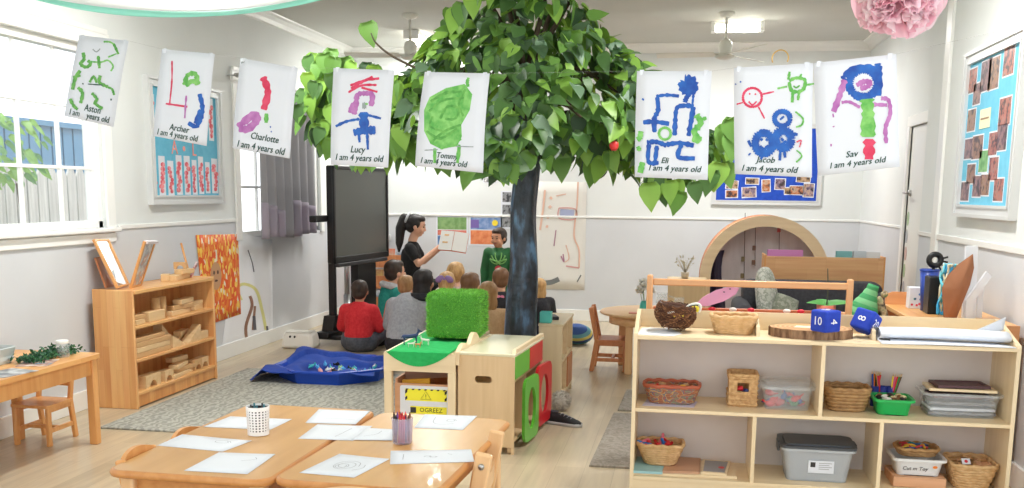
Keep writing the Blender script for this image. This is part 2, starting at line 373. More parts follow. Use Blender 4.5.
# windows
def window(name, y0, y1, z0, z1, ny, nz, sill=True):
    f = MB(); t = .05
    f.bx(XL-.10, XL-.02, y0, y0+t, z0, z1, .004); f.bx(XL-.10, XL-.02, y1-t, y1, z0, z1, .004); f.bx(XL-.10, XL-.02, y0, y1, z0, z0+t, .004); f.bx(XL-.10, XL-.02, y0, y1, z1-t, z1, .004)
    o = f.build(name, TRIM); o['kind'] = 'structure'
    m = MB()
    for k in range(1, ny): y = y0+(y1-y0)*k/ny; m.bx(XL-.075, XL-.05, y-.011, y+.011, z0, z1, .003)
    for k in range(1, nz): z = z0+(z1-z0)*k/nz; m.bx(XL-.077, XL-.048, y0, y1, z-.011, z+.011, .003)
    m.build('muntin', TRIM, o)
    MB().bx(XL-.066, XL-.061, y0+t, y1-t, z0+t, z1-t).build('pane', PANE, o)
    c = MB(); k = .1
    c.bx(XL, XL+.022, y0-k, y0, z0-.02, z1+k, .006); c.bx(XL, XL+.022, y1, y1+k, z0-.02, z1+k, .006); c.bx(XL, XL+.026, y0-k-.02, y1+k+.02, z1, z1+k, .006); c.bx(XL, XL+.03, y0-k, y1+k, z1+k-.01, z1+k+.03, .006)
    c.build('casing', TRIM, o)
    s = MB(); s.bx(XL-.14, XL+(.05 if sill else .02), y0-k-.02, y1+k+.02, z0-.03, z0, .008)
    if sill: s.bx(XL, XL+.018, y0-k, y1+k, z0-.1, z0-.035, .005); s.build('sill', TRIM, o)
window('window_1', *W1, 6, 3); window('window_2', *W2, 4, 3, False)
f = MB()  # added glazing out of view, lets sky light reach the left wall
for k in range(6): y = -1.3+5.6*k/5; f.bx(XR+.05, XR+.12, max(-1.3, y-.03), min(4.3, y+.03), .2, 2.75, .004)
f.bx(XR+.05, XR+.12, -1.3, 4.3, .2, .26, .004); f.bx(XR+.05, XR+.12, -1.3, 4.3, 2.69, 2.75, .004); w3 = f.build('added_window_3', TRIM); w3['kind'] = 'structure'
MB().bx(XR+.08, XR+.086, -1.3, 4.3, .26, 2.69).build('pane', PANE, w3)
f = MB()  # second added opening, unseen on the left wall, for more fill light
for k in range(5): y = -1.2+4.4*k/4; f.bx(XL-.12, XL-.05, max(-1.2, y-.03), min(3.2, y+.03), .5, 2.7, .004)
f.bx(XL-.12, XL-.05, -1.2, 3.2, .5, .56, .004); f.bx(XL-.12, XL-.05, -1.2, 3.2, 2.64, 2.7, .004); w4 = f.build('added_window_4', TRIM); w4['kind'] = 'structure'
MB().bx(XL-.086, XL-.08, -1.2, 3.2, .56, 2.64).build('pane', PANE, w4)
# outside the window
b = MB()
y = 3.0
while y < 10.4: b.prism([(y, 0), (y+.125, 0), (y+.125, 1.58), (y+.09, 1.65), (y+.035, 1.65), (y, 1.58)], 'yz', -5.62, -5.6); y += .145
b.bx(-5.66, -5.62, 3, 10.4, .3, .38); b.bx(-5.66, -5.62, 3, 10.4, 1.25, 1.33)
S(b, 'paling_fence', wood('weathered_paling', (176, 174, 170), (214, 212, 206), 2, .8), 'white paling fence with clipped tops standing outside the window', 'fence', origin=(-5.6, 8, 0))
b = MB(); y = 4
while y < 12: b.bx(-7.02, -7.0, y, y+.17, 0, 2.14); b.bx(-7.05, -7.02, y+.17, y+.2, 0, 2.14); y += .2
b.bx(-7.06, -6.96, 4, 12, 2.14, 2.2)
S(b, 'sheet_fence', mat('blue_sheet', (70, 118, 150), .5), 'taller blue ribbed metal fence behind the white palings', 'fence', origin=(-7, 10, 0))
struct('ground', MB().bx(-12, -4.2, 0, 18, -.5, -.05), noisy('garden_soil', [(.3, (150, 140, 120)), (.7, (176, 168, 146))], nscale=8))
# ------------------------------------------------------------------ leaves
def leafmat(name, c, tr=.3, rough=.4):
    m = mat(name, c, rough); n, l, b = nodes(m); out = n['Material Output']
    t = n.new('ShaderNodeBsdfTranslucent'); t.inputs[0].default_value = lin((min(255, c[0]*1.25), min(255, c[1]*1.15), c[2]*.8)); mx = n.new('ShaderNodeMixShader'); mx.inputs[0].default_value = tr
    l.new(b.outputs[0], mx.inputs[1]); l.new(t.outputs[0], mx.inputs[2]); l.new(mx.outputs[0], out.inputs[0]); return m
LEAFS = [leafmat('leaf_bright', (138, 182, 82)), leafmat('leaf_green', (104, 148, 70)), leafmat('leaf_mid', (80, 118, 64)), leafmat('leaf_deep', (60, 88, 58), .2), leafmat('leaf_bluish', (104, 134, 106), .2)]
HEART = [(0, 0), (.30, -.04), (.47, .16), (.46, .40), (.30, .68), (.10, .92), (0, 1.04)]
def leaf(b, p, tip, nrm, L, W, mi, fold=.18, curl=.15):
    """heart shaped leaf folded on its midrib: stalk at p, pointing to tip"""
    t = tip.normalized(); n = (nrm-t*nrm.dot(t)).normalized(); s = t.cross(n)
    mid = []; R = []; Lf = []
    for x, y in HEART:
        c = p+t*(y*L)-n*(curl*L*y*y); mid.append(c)
        R.append(c+s*(x*W)+n*(fold*x*W)); Lf.append(c-s*(x*W)+n*(fold*x*W))
    vs = mid+R[1:-1]+Lf[1:-1]; k = len(HEART); fs = []
    r = lambda i: 0 if i == 0 else (k-1 if i == k-1 else k+i-1)
    q = lambda i: 0 if i == 0 else (k-1 if i == k-1 else k+(k-2)+i-1)
    for i in range(k-1):
        fs.append(tuple(dict.fromkeys((i, r(i), r(i+1), i+1)))); fs.append(tuple(dict.fromkeys((i, i+1, q(i+1), q(i)))))
    b.mi = mi; b._add(vs, [f for f in fs if len(f) > 2], None, True)
def rv(a=1): return Vector((rnd.uniform(-a, a), rnd.uniform(-a, a), rnd.uniform(-a, a)))
# ------------------------------------------------------------------ the artificial tree
TX, TY = -1.075, 6.72
tree = T('artificial_tree', 'artificial tree with blackish trunk, painted blue sheen and wide leafy crown hung with red apples', 'tree', (TX, TY, 0))
tp = [(0, 0, 0), (0.0, 0, .3), (-.005, 0, .62), (.012, .01, .95), (0, .02, 1.3), (.02, .02, 1.62), (.01, .0, 1.9), (.03, 0, 2.3)]
P_ = spline(tp, 5); R_ = [.132, .122, .106, .094, .086, .086, .09, .05]
b = MB()
def trunk(u, v):
    i = v*(len(P_)-1); k = min(int(i), len(P_)-2); c = P_[k].lerp(P_[k+1], i-k); j = v*7; kk = min(int(j), 6); r = R_[kk]+(R_[kk+1]-R_[kk])*(j-kk)
    a = 2*PI*u; nn = noise.noise(Vector((math.cos(a)*2, math.sin(a)*2, v*7)))*.09+noise.noise(Vector((math.cos(a)*6, math.sin(a)*6, v*10)))*.05+.05*math.sin(5*a+v*9)
    return c+Vector((math.cos(a), math.sin(a), 0))*r*(1+nn)
b.grid(trunk, 48, 60, closed_u=True)
BARK = noisy('bark_with_blue_sheen', [(.40, (40, 46, 52)), (.54, (58, 70, 84)), (.68, (100, 136, 170))], (6, 6, 2.4), 2.2, 8, .34, bump=.9, bscale=22)  # blue patches put the window's sheen into the dark bark colour
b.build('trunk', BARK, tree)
b = MB(); TWIG = mat('twig_brown', (74, 62, 48), .8); rim = []
for k in range(22):
    a = 2*PI*k/22+rnd.uniform(-.1, .1); r = rnd.uniform(.6, 1.05); z = min(rnd.uniform(1.8, 2.5), 2.9-.95*r)
    e = Vector((r*math.cos(a), r*.85*math.sin(a), z)); s = Vector((0, 0, rnd.uniform(1.75, 2.2)))
    m = s.lerp(e, .5)+Vector((0, 0, .16)); pts = spline([s, m, e], 5); b.tube(pts, [.026-.02*i/(len(pts)-1) for i in range(len(pts))], 6); rim.append(e)
for k in range(6):
    a = k*1.05; s = Vector((0, 0, 2.2)); e = Vector((.45*math.cos(a), .4*math.sin(a), 2.95)); pts = spline([s, s.lerp(e, .5)+Vector((.03, 0, .06)), e], 5); b.tube(pts, [.024-.017*i/(len(pts)-1) for i in range(len(pts))], 6)
b.build('branches', TWIG, tree)
b = MB(); pts = spline([at(x_, y_, Y=6.4)-Vector((TX, TY, 0)) for x_, y_ in ((371, 33), (376, 43), (392, 56), (420, 70))], 5); b.tube(pts, [.004+.0004*i for i in range(len(pts))], 6); b.build('twig', TWIG, tree)
b = MB(); rnd.seed(11)
def ztop(r): return 3.06-1.0*r
cnt = 0
while cnt < 2350:
    x, y = rnd.uniform(-1.35, 1.35), rnd.uniform(-1.15, 1.15); r = math.hypot(x, y*1.15); th = math.atan2(y, x)
    rm = 1.22+.10*math.sin(3*th+.6)+.06*math.sin(7*th)
    if x < -.5: rm -= .16
    if r > rm: continue
    zt = ztop(r)+.10*noise.noise(Vector((x*3, y*3, 1))); zb = 1.80+.09*math.sin(5*th)+.07*noise.noise(Vector((x*5, y*5, 7)))-.17*(r/1.3)**2*(1 if x > 0 else .3)
    if zt < zb+.04: zt = zb+.08
    q = rnd.random()
    if q < .46: z = zt-abs(rnd.gauss(0, .08))
    elif q < .66: z = zb+abs(rnd.gauss(0, .09))
    else: z = rnd.uniform(zb, zt)
    if r < .8 and zb+.14 < z < zt-.2 and rnd.random() < .6: continue
    if noise.noise(Vector((x*3.2, y*3.2, z*4.5))) > .24: continue
    p = Vector((x, y, z)); out = Vector((x, y, 0)).normalized() if r > .05 else Vector((0, -1, 0)); up = max(0, min(1, (z-zb)/(zt-zb)))
    tip = out*rnd.uniform(.2, 1.0)+Vector((0, 0, -rnd.uniform(.25, 1.1)))+rv(.6)
    nrm = out*(.8-.3*up)+Vector((0, 0, .4+.6*up))+Vector((0, -.3, 0))+rv(.75)
    L = rnd.uniform(.085, .155); w_ = rnd.random()
    leaf(b, p, tip, nrm, L, L*rnd.uniform(.68, .86), 0 if w_ < .16 else 1 if w_ < .42 else 2 if w_ < .72 else 3 if w_ < .9 else 4, rnd.uniform(.08, .3), rnd.uniform(.05, .3)); cnt += 1
# the drooping side branch towards the windows, then inner fill behind the sheets
for cx_, cy_, cz_, rx_, ry_, rz_, n__ in ((-1.22, -.35, 2.02, .22, .3, .28, 150), (-1.12, -.35, 1.92, .22, .3, .2, 80), (-.98, -.3, 2.16, .26, .3, .16, 90), (-.80, -.35, 1.96, .28, .3, .22, 120)):
    for k in range(n__):
        q = rv(1)
        if q.length > 1: continue
        L = rnd.uniform(.10, .16); w_ = rnd.random(); leaf(b, Vector((cx_+q.x*rx_, cy_+q.y*ry_, cz_+q.z*rz_)), Vector((q.x*.5, -.2, -1))+rv(.4), Vector((q.x*.6, -1, .5))+rv(.6), L, L*.8, 0 if w_ < .3 else 1 if w_ < .6 else 2 if w_ < .85 else 3)
# sprays that stick out of the crown's outline
for px_, py_, Y_ in ((372, 38, 6.4), (470, 8, 6.2), (458, 14, 6.2), (722, 136, 6.2), (716, 176, 6.2), (684, 196, 6.2), (655, 186, 6.2), (664, 190, 6.25), (318, 96, 6.3), (316, 70, 6.3), (326, 62, 6.3), (340, 62, 6.3), (322, 120, 6.3), (330, 136, 6.3), (344, 152, 6.3), (380, 156, 6.2), (396, 152, 6.2), (404, 138, 6.0), (408, 120, 6.0), (402, 100, 6.0), (400, 135, 6.0), (368, 156, 6.2), (440, 158, 6.2), (470, 156, 6.2), (415, 146, 6.1), (690, 150, 6.3), (512, 154, 6.2), (560, 156, 6.2), (590, 162, 6.2), (610, 160, 6.2)):
    c = at(px_, py_, Y=Y_)-Vector((TX, TY, 0))
    for k in range(1 if px_ == 372 else 4):
        p = c+rv(.06); L = rnd.uniform(.11, .17); leaf(b, p+Vector((0, 0, .05)), Vector((rnd.uniform(-.4, .4), -.3, -1)), Vector((rnd.uniform(-.5, .5), -1, .4)), L, L*.82, rnd.choice((0, 0, 1, 1, 2)))
b.build('foliage', LEAFS, tree)
APPLE = noisy('apple_red', [(.4, (206, 44, 52)), (.7, (226, 92, 74))], nscale=6, rough=.3)
for k, (px_, py_, Y_) in enumerate(((318, 97, 6.35), (516, 129, 5.95), (509, 134, 6.0), (614, 146, 5.9))):
    c = at(px_, py_, Y=Y_)-Vector((TX, TY, 0)); b = MB()
    b.lathe([(0.003, -.036), (.02, -.04), (.036, -.022), (.042, .004), (.036, .03), (.02, .04), (.006, .032)], c, 16, cap1=True); b.cyl(c+Vector((0, 0, .03)), c+Vector((.004, 0, .06)), .003, seg=6)
    b.bm.transform(TR(c) @ Matrix.Scale(.66, 4) @ TR(-c)); b.build('apple', APPLE, tree)
# shrub outside the window
b = MB(); rnd.seed(5); bx_ = Vector((-5.25, 7.35, 0))
b.tube([(0, 0, -.2), (.03, .02, .8), (0, -.05, 1.5)], [.03, .022, .01], 7)
sh = T('garden_shrub', 'leafy shrub with pale green leaves against the fence outside the window', 'shrub', bx_); b.build('stem', TWIG, sh)
b = MB()
for k in range(260):
    q = rv(1)
    if q.length > 1: continue
    p = Vector((q.x*.3, q.y*.55-.25, 1.76+q.z*.30)); L = rnd.uniform(.07, .12); leaf(b, p, Vector((.5, rnd.uniform(-.8, .8), -.6)), Vector((1, -.5, .5))+rv(.5), L, L*.55, rnd.choice((0, 0, 1)))
b.build('foliage', [leafmat('shrub_lime', (120, 166, 84)), leafmat('shrub_green', (84, 136, 78))], sh)
# ------------------------------------------------------------------ paintings on the line
K_ = -.32; PN = Vector((K_, -1, 0)).normalized(); PN = Vector((-.32, -1, 0)).normalized()   # the line runs Y = 3.75 - .32 X
PP = Vector((0, 3.75, 0))
def onl(x, y): return at(x, y, P=PP, N=PN)
PMATS = [PAPER, INK, PGREEN, PDGREEN, PBLUE, PRED, PPURP, PGREY, PENCIL, col('tape_blue', (70, 150, 170))]
LINE = []
MI = dict(ink=1, g=2, dg=3, b=4, r=5, p=6, gy=7)
def ring(cx, cy, rx, ry, n=14, a0=0): return [(cx+rx*math.cos(a0+2*PI*k/n), cy+ry*math.sin(a0+2*PI*k/n)) for k in range(n+1)]
def painting(corners, crop, strokes, texts, label, curl=.006, fills=()):
    """a sheet of paper taped to the line; corners TL,TR,BR,BL and marks in crop coordinates"""
    ox, oy, z_ = crop; cv = lambda q: (ox+q[0]/z_, oy+q[1]/z_)
    TL, TR_, BR, BL = [onl(*c) for c in corners]; org = (BL+BR)/2; h = (TL.z-org.z)
    def off(p):
        v = (p.z-org.z)/h; return p+PN*(curl*math.sin(PI*max(0, min(1, v)))+.5*curl*(1-v)**2)
    b = MB()
    def sheet(u, v): q = BL.lerp(BR, u).lerp(TL.lerp(TR_, u), v); return off(q), PN
    b.slab(sheet, 6, 12, .0008)
    d = .0007
    for c, poly in fills:
        b.mi = MI[c]; pts = [onl(*cv(q)) for q in poly]; cen = sum(pts, Vector())/len(pts)
        vs = [off(cen)+PN*d]+[off(cen.lerp(q, t))+PN*d for t in (.5, 1) for q in pts]; n = len(pts)
        b._add(vs, [(0, 1+(k+1) % n, 1+k) for k in range(n)]+[(1+k, 1+(k+1) % n, 1+n+(k+1) % n, 1+n+k) for k in range(n)], None, False); d += .00012
    for c, wpx, pts in strokes:
        b.mi = MI[c]; sp = spline([Vector((*cv(q), 0)) for q in pts], 6); n = len(sp); vs = []
        for i, q in enumerate(sp):
            t = (sp[min(i+1, n-1)]-sp[max(i-1, 0)]); t = t.normalized() if t.length else Vector((1, 0, 0)); s_ = Vector((-t.y, t.x, 0)); ww = wpx/2*1.03*(1+.18*math.sin(i*2.3)+rnd.uniform(-.16, .16))*(.75 if i in (0, n-1) else 1)
            for e in (-1, 0, 1): vs.append(off(onl(*(q+s_*ww*e).xy))+PN*d)
        b._add(vs, [(3*i+j, 3*i+j+1, 3*i+j+4, 3*i+j+3) for i in range(n-1) for j in (0, 1)], None, False); d += .00012
    b.mi = 1
    for s, (tx, ty), size in texts:
        c = onl(*(lambda q: (q[0], q[1]-2.6))(cv((tx, ty)))); ux = (BR-BL).normalized(); uz = PN.cross(ux)*-1; uz = ux.cross(-PN) if uz.z < 0 else uz
        uz = (-PN).cross(ux); uz = uz if uz.z > 0 else -uz
        M = Matrix((ux, uz, PN)).transposed().to_4x4(); M.translation = off(c)+PN*.0012
        q_ = cv((tx, ty)); m_px = (onl(q_[0]+1, q_[1])-onl(*q_)).length
        b.text(s, size*m_px*.9, M, .0002, .22, True)
    LINE.extend(sorted((TL, TR_), key=lambda q: q.x))
    for k in (.07, .93):
        q = TL.lerp(TR_, k); b.mi = 0; b.bar(q+PN*.001-Vector((0, 0, .014)), q+PN*.001+Vector((0, 0, .004)), .016, .0008)
    o = b.build('hanging_painting', PMATS); o.data.transform(Matrix.Translation(-org)); o.location = org
    return tag(o, label, 'painting', 'paintings on the hanging line')
I4 = 'I am 4 years old'
painting([(79.5, 35), (129, 41), (114, 127), (65, 116)], (50, 20, 4.44), [
    ('dg', 3.4, [(150, 145), (155, 175), (140, 195), (165, 210), (185, 195), (172, 180)]), ('g', 1.6, [(180, 185), (230, 188), (262, 180), (285, 205), (275, 228)]), ('dg', 3, [(218, 160), (225, 215)]),
    ('g', 1.6, [(240, 97), (268, 98), (288, 110)]), ('dg', 2.4, [(285, 105), (308, 152)]), ('g', 1.4, [(262, 166), (300, 150)]), ('gy', 1, [(193, 130), (210, 142), (226, 128)]),
    ('dg', 3.6, [(140, 225), (118, 260), (106, 310)]), ('dg', 2.4, [(108, 255), (142, 248)]), ('dg', 3.4, [(130, 300), (150, 325), (141, 370)]), ('dg', 2.4, [(182, 278), (200, 252), (214, 280)]), ('dg', 3, [(230, 247), (226, 278), (264, 298)]),
    ('ink', 1.2, [(175, 285), (240, 290)]), ('dg', 2.2, [(264, 300), (282, 308), (291, 334)]), ('dg', 3.2, [(192, 325), (214, 352), (206, 370), (238, 395)]), ('dg', 3.2, [(95, 350), (110, 380), (128, 398)]), ('ink', 1.2, [(150, 282), (156, 286)]), ('ink', 1.4, [(277, 350), (278, 358)])],
    [('Aston', (192, 408), 7.5), ('I am    years old', (176, 438), 6.8)], 'white sheet with scattered green dabs hanging over the window')
painting([(162, 49), (215, 54), (207, 146), (154, 136)], (130, 40, 2.87), [
    ('r', 1.5, [(122, 60), (123, 120), (117, 185)]), ('r', 2, [(106, 183), (168, 192)]), ('p', 1.8, [(165, 160), (160, 225)]), ('g', 4.5, [(160, 130), (168, 102), (190, 98), (197, 125), (182, 118), (163, 132)]),
    ('b', 4.2, [(203, 155), (211, 190), (208, 222), (193, 248), (170, 238)]), ('b', 4, [(206, 200), (190, 240)])], [('Archer', (143, 262), 7.5), (I4, (137, 281), 7)], 'white sheet with thin pink lines and a blue curve below a green blob')
painting([(240.5, 58), (298, 68), (290, 158.6), (233, 148)], (225, 50, 2.44), [
    ('r', 6.5, [(94, 66), (107, 102), (97, 146)]), ('p', 7, [(34, 188), (70, 160), (82, 168), (60, 192), (36, 192)]), ('g', 4, [(104, 155), (103, 178)]), ('b', 1.2, [(113, 186), (114, 190)]), ('b', 1.2, [(115, 198), (116, 201)]), ('gy', 1.6, [(40, 32), (48, 28)])],
    [('Charlotte', (98, 221), 8), (I4, (88, 245), 8.2)], 'white sheet with one thick red stroke above a purple smudge')
painting([(333.6, 68), (394.5, 70.3), (388.5, 167.6), (331, 164.7)], (325, 60, 4.06), [
    ('r', 2.4, [(105, 104), (160, 84), (222, 75)]), ('r', 2.2, [(98, 132), (150, 104), (212, 102)]), ('r', 2.4, [(195, 68), (150, 92), (108, 116)]), ('r', 2.2, [(150, 112), (216, 130)]),
    ('p', 5, [(122, 222), (130, 175), (136, 142), (165, 136), (195, 142), (191, 188)]), ('p', 3.6, [(104, 215), (116, 182), (140, 188)]), ('gy', 6, [(155, 186), (172, 186)]), ('g', 2, [(168, 178), (178, 180)]),
    ('b', 9.5, [(162, 212), (164, 285)]), ('b', 2.6, [(145, 240), (92, 250), (48, 270)]), ('b', 2.6, [(178, 224), (232, 238)]), ('b', 7.5, [(120, 296), (165, 287), (210, 285)]), ('b', 2.6, [(142, 300), (145, 335)]), ('b', 2.6, [(176, 300), (178, 364)])],
    [('Lucy', (135, 375), 8.6), (I4, (140, 409), 8.2)], 'white sheet with a small blue dancer under pink and purple hair')
painting([(424.7, 71.8), (490, 73.5), (483.7, 173), (416, 166)], (410, 60, 4.07), [
    ('g', 3, [(240, 72), (236, 92), (240, 110)]), ('dg', 2.6, [(90, 170), (150, 135), (215, 130)]), ('dg', 2.4, [(85, 210), (140, 165), (225, 155)]), ('dg', 2.4, [(130, 240), (160, 190), (205, 200), (190, 240), (150, 240)]), ('dg', 2.6, [(75, 290), (130, 320), (200, 280)]),
    ('dg', 2.4, [(95, 335), (150, 290), (215, 265)]), ('dg', 2, [(100, 230), (90, 270), (140, 290)]), ('dg', 2.2, [(230, 120), (205, 180), (225, 230)]), ('g', 3, [(108, 360), (105, 420)]), ('g', 3.4, [(208, 345), (198, 420)]), ('g', 2.6, [(130, 360), (180, 345), (215, 320)]), ('gy', 1, [(66, 368), (120, 365)]), ('gy', 1, [(195, 352), (265, 354)])],
    [('Tommy', (155, 402), 7.6), (I4, (140, 428), 8)], 'white sheet almost filled by one big green head shape', .012,
    [('g', [(85, 152), (150, 115), (225, 98), (258, 140), (250, 205), (216, 265), (218, 312), (198, 352), (130, 362), (90, 342), (65, 290), (64, 205)])])
painting([(637, 71), (711.8, 71), (707.8, 180), (635, 177)], (630, 60, 3.755), [
    ('b', 10, [(205, 76), (230, 80), (238, 105), (218, 116), (202, 100), (210, 84)]), ('b', 4.6, [(232, 120), (215, 140), (208, 160)]), ('b', 4.4, [(242, 174), (205, 172), (178, 182), (172, 235), (170, 284)]), ('b', 4.8, [(240, 176), (232, 230), (222, 286)]), ('b', 2.4, [(240, 130), (236, 172)]),
    ('b', 3.2, [(100, 137), (140, 132), (186, 136)]), ('b', 4.4, [(104, 140), (108, 188), (94, 222), (95, 272)]), ('b', 4.4, [(52, 235), (92, 232), (150, 240)]), ('b', 1.8, [(48, 145), (54, 152)]),
    ('b', 4.4, [(66, 310), (102, 308), (140, 322)]), ('b', 4.2, [(74, 316), (72, 382), (110, 386)]), ('b', 4.2, [(104, 322), (96, 384)]), ('b', 4.6, [(140, 318), (190, 312), (242, 322)]), ('b', 4.4, [(196, 318), (184, 364), (246, 370)]),
    ('g', 2.6, ring(134, 277, 22, 22)), ('g', 6, [(252, 206), (268, 238), (244, 270), (262, 300), (236, 296)]), ('g', 3.4, [(270, 225), (290, 218)]), ('g', 5, [(44, 268), (40, 292), (30, 300)]), ('g', 4, [(32, 325), (40, 342)]), ('g', 6, [(50, 384), (40, 424)])],
    [('Eli', (132, 388), 8.6), (I4, (168, 418), 9)], 'white sheet with bold blue frames and a round blue head beside pale green dabs')
painting([(734, 67.8), (813, 63), (812, 177.5), (735, 174)], (725, 50, 3.49), [
    ('r', 2.4, ring(97, 166, 33, 33)), ('r', 1.6, [(130, 155), (172, 146)]), ('r', 1.6, [(118, 198), (140, 240)]), ('r', 1.4, [(42, 190), (64, 184)]), ('r', 1.6, [(84, 180), (97, 192), (112, 180)]), ('r', 1.6, [(85, 155), (90, 152)]), ('r', 1.6, [(105, 153), (110, 156)]),
    ('g', 3.4, [(225, 108), (250, 98), (280, 106), (272, 140), (236, 144), (224, 112)]), ('g', 2.6, [(222, 104), (226, 76)]), ('g', 2, [(262, 96), (268, 84)]), ('g', 2, [(184, 135), (218, 128)]), ('g', 1.8, [(276, 124), (312, 118)]), ('g', 3, [(238, 148), (236, 184)]), ('g', 2.6, [(260, 148), (256, 176)]), ('dg', 1.6, [(240, 126), (250, 132), (262, 124)]),
    ('b', 5, ring(202, 240, 27, 25)), ('b', 2.2, [(194, 244), (208, 232)]), ('b', 7.5, ring(138, 326, 30, 36)), ('b', 8, ring(206, 312, 27, 30)), ('b', 2.4, [(126, 316), (134, 310)]), ('b', 2.4, [(144, 312), (152, 316)]), ('b', 3, [(124, 336), (138, 346), (154, 334)]), ('b', 2.6, [(198, 308), (206, 318)]), ('b', 2.6, [(200, 330), (216, 318)]), ('b', 3, [(196, 345), (193, 386)]), ('b', 3, [(208, 345), (212, 376)]), ('b', 3, [(236, 292), (256, 296)]), ('b', 2.6, [(132, 362), (128, 382)]), ('b', 3, [(84, 316), (94, 338)]), ('b', 3, [(86, 362), (90, 366)]), ('b', 1.4, [(38, 122), (40, 118)]), ('b', 1.6, [(54, 110), (58, 114)]),
    ('g', 1.8, [(248, 216), (274, 240), (270, 262), (250, 270)]), ('g', 1.6, [(252, 350), (270, 370), (250, 392)]), ('r', 1.2, [(252, 322), (268, 316), (262, 340)])],
    [('Jacob', (143, 393), 9.4), (I4, (155, 425), 9.6)], 'white sheet with three blue round faces under a red sun and a green one')
painting([(813.6, 63), (896.4, 54), (899.8, 166.8), (818, 176)], (805, 40, 3.25), [
    ('b', 8, ring(190, 141, 46, 45)), ('b', 7, [(236, 76), (240, 110), (240, 182)]), ('b', 5, [(122, 128), (150, 96), (212, 88), (240, 104)]), ('p', 5, [(168, 148), (192, 136), (212, 138), (204, 152), (180, 158)]), ('p', 6, [(130, 130), (114, 180), (94, 234)]), ('p', 1.6, [(92, 240), (94, 252)]), ('p', 1.8, [(94, 280), (95, 284)]), ('p', 1.8, [(86, 338), (86, 346)]),
    ('p', 3, [(120, 204), (146, 202), (180, 220)]), ('p', 4, [(220, 210), (268, 212)]), ('p', 3.8, [(248, 190), (272, 196), (278, 240), (263, 285), (265, 336)]), ('g', 13, [(202, 192), (206, 240), (206, 316)]), ('r', 10.5, [(210, 322), (209, 388)])],
    [('Sav', (152, 380), 10), (I4, (170, 408), 9.6)], 'white sheet with a figure of blue ring head, green body and red leg')
b = MB(); pts = []
pts = [Vector((XL, 3.75-.32*XL, LINE[0].z+.18))]+[q-PN*.002 for q in sorted(LINE, key=lambda q: q.x)]+[Vector((XR, 3.75-.32*XR, LINE[-1].z+.2))]
b.tube(pts, .0004, 5)
S(b, 'hanging_line', mat('nylon_line', (230, 232, 232), .3, alpha=.25), 'thin clear line stretched wall to wall across the paintings', 'string', origin=(XL, 5, 2.3))
# gold hook above the painting of blue faces
b = MB(); c = onl(780, 62); u = Vector((1, -.32, 0)).normalized()
b.tube([c+u*.028*math.cos(a)+Vector((0, 0, .028*math.sin(a)+.012)) for a in [PI*(-.15+1.3*k/16) for k in range(17)]], .0022, 8)
S(b, 'hanging_hook', mat('brass', (206, 170, 96), .3, .8), 'thin brass ring hook above the sheet of blue round faces', 'hook', origin=c)
# ------------------------------------------------------------------ left wall
def wl(x, y, off=.03): return at(x, y, X=XL+off)
def yz(p): return (p.y, p.z)
bd = T('bulletin_board', 'blue pin board with white frame and paper strips of pink prints, between window and curtain', 'notice board', (XL, 7.54, 1.35))
y0, y1, z0, z1 = 6.95, 8.14, 1.35, 2.29
SILV = mat('pale_frame', (214, 216, 216), .35, .2)
frame_mesh('yz', y0, y1, z0, z1, .07, XL, XL+.045).build('frame', SILV, bd, True)
MB().bx(XL, XL+.02, y0+.06, y1-.06, z0+.06, z1-.06).build('pin_panel', noisy('sky_blue_felt', [(.3, (96, 178, 208)), (.7, (108, 188, 216))], nscale=20, rough=.8), bd, True)
PINK = noisy('pink_print', [(.4, (216, 84, 100)), (.6, (238, 150, 156))], nscale=30, rough=.7)
bc = lambda q: (130+q[0]/2.87, 40+q[1]/2.87)
for k, (xa, yt, xb, yb) in enumerate([(60, 338, 82, 446), (84, 332, 107, 446), (110, 346, 131, 446), (134, 330, 155, 444), (157, 332, 178, 444), (180, 344, 197, 444), (198, 334, 216, 442), (218, 350, 234, 440), (236, 340, 256, 440), (52, 152, 76, 272), (226, 166, 244, 290)]):
    b = MB(); A, B_ = wl(*bc((xa, yt))), wl(*bc((xb, yb))); b.bx(XL+.02, XL+.0215, A.y, B_.y, min(A.z, B_.z), max(A.z, B_.z)); b.mi = 1
    h = abs(A.z-B_.z); w_ = B_.y-A.y; rnd.seed(40+k)
    for j in range(7): b.prism(ellp(A.y+w_*rnd.uniform(.25, .75), min(A.z, B_.z)+h*(.12+.11*j), w_*rnd.uniform(.26, .44), h*.065, 10), 'yz', XL+.0215, XL+.0221+.0001*j)
    b.build('paper_strip', [PAPER, PINK], bd, True)
for s, q in (('A', (128, 310)), ('L', (184, 316))):
    c = wl(*bc(q), .022); M = Matrix(((0, 0, 1), (1, 0, 0), (0, 1, 0))).to_4x4(); M.translation = c
    MB().text(s, .15, M, .001).build('cut_out_letter', col('salmon_card', (236, 150, 136)), bd, True)
b = MB(); b.prism(ellp(wl(*bc((158, 312))).y, wl(*bc((158, 312))).z, .02, .02), 'yz', XL+.02, XL+.022); b.build('cut_out_dot', col('salmon_card', (236, 150, 136)), bd, True)
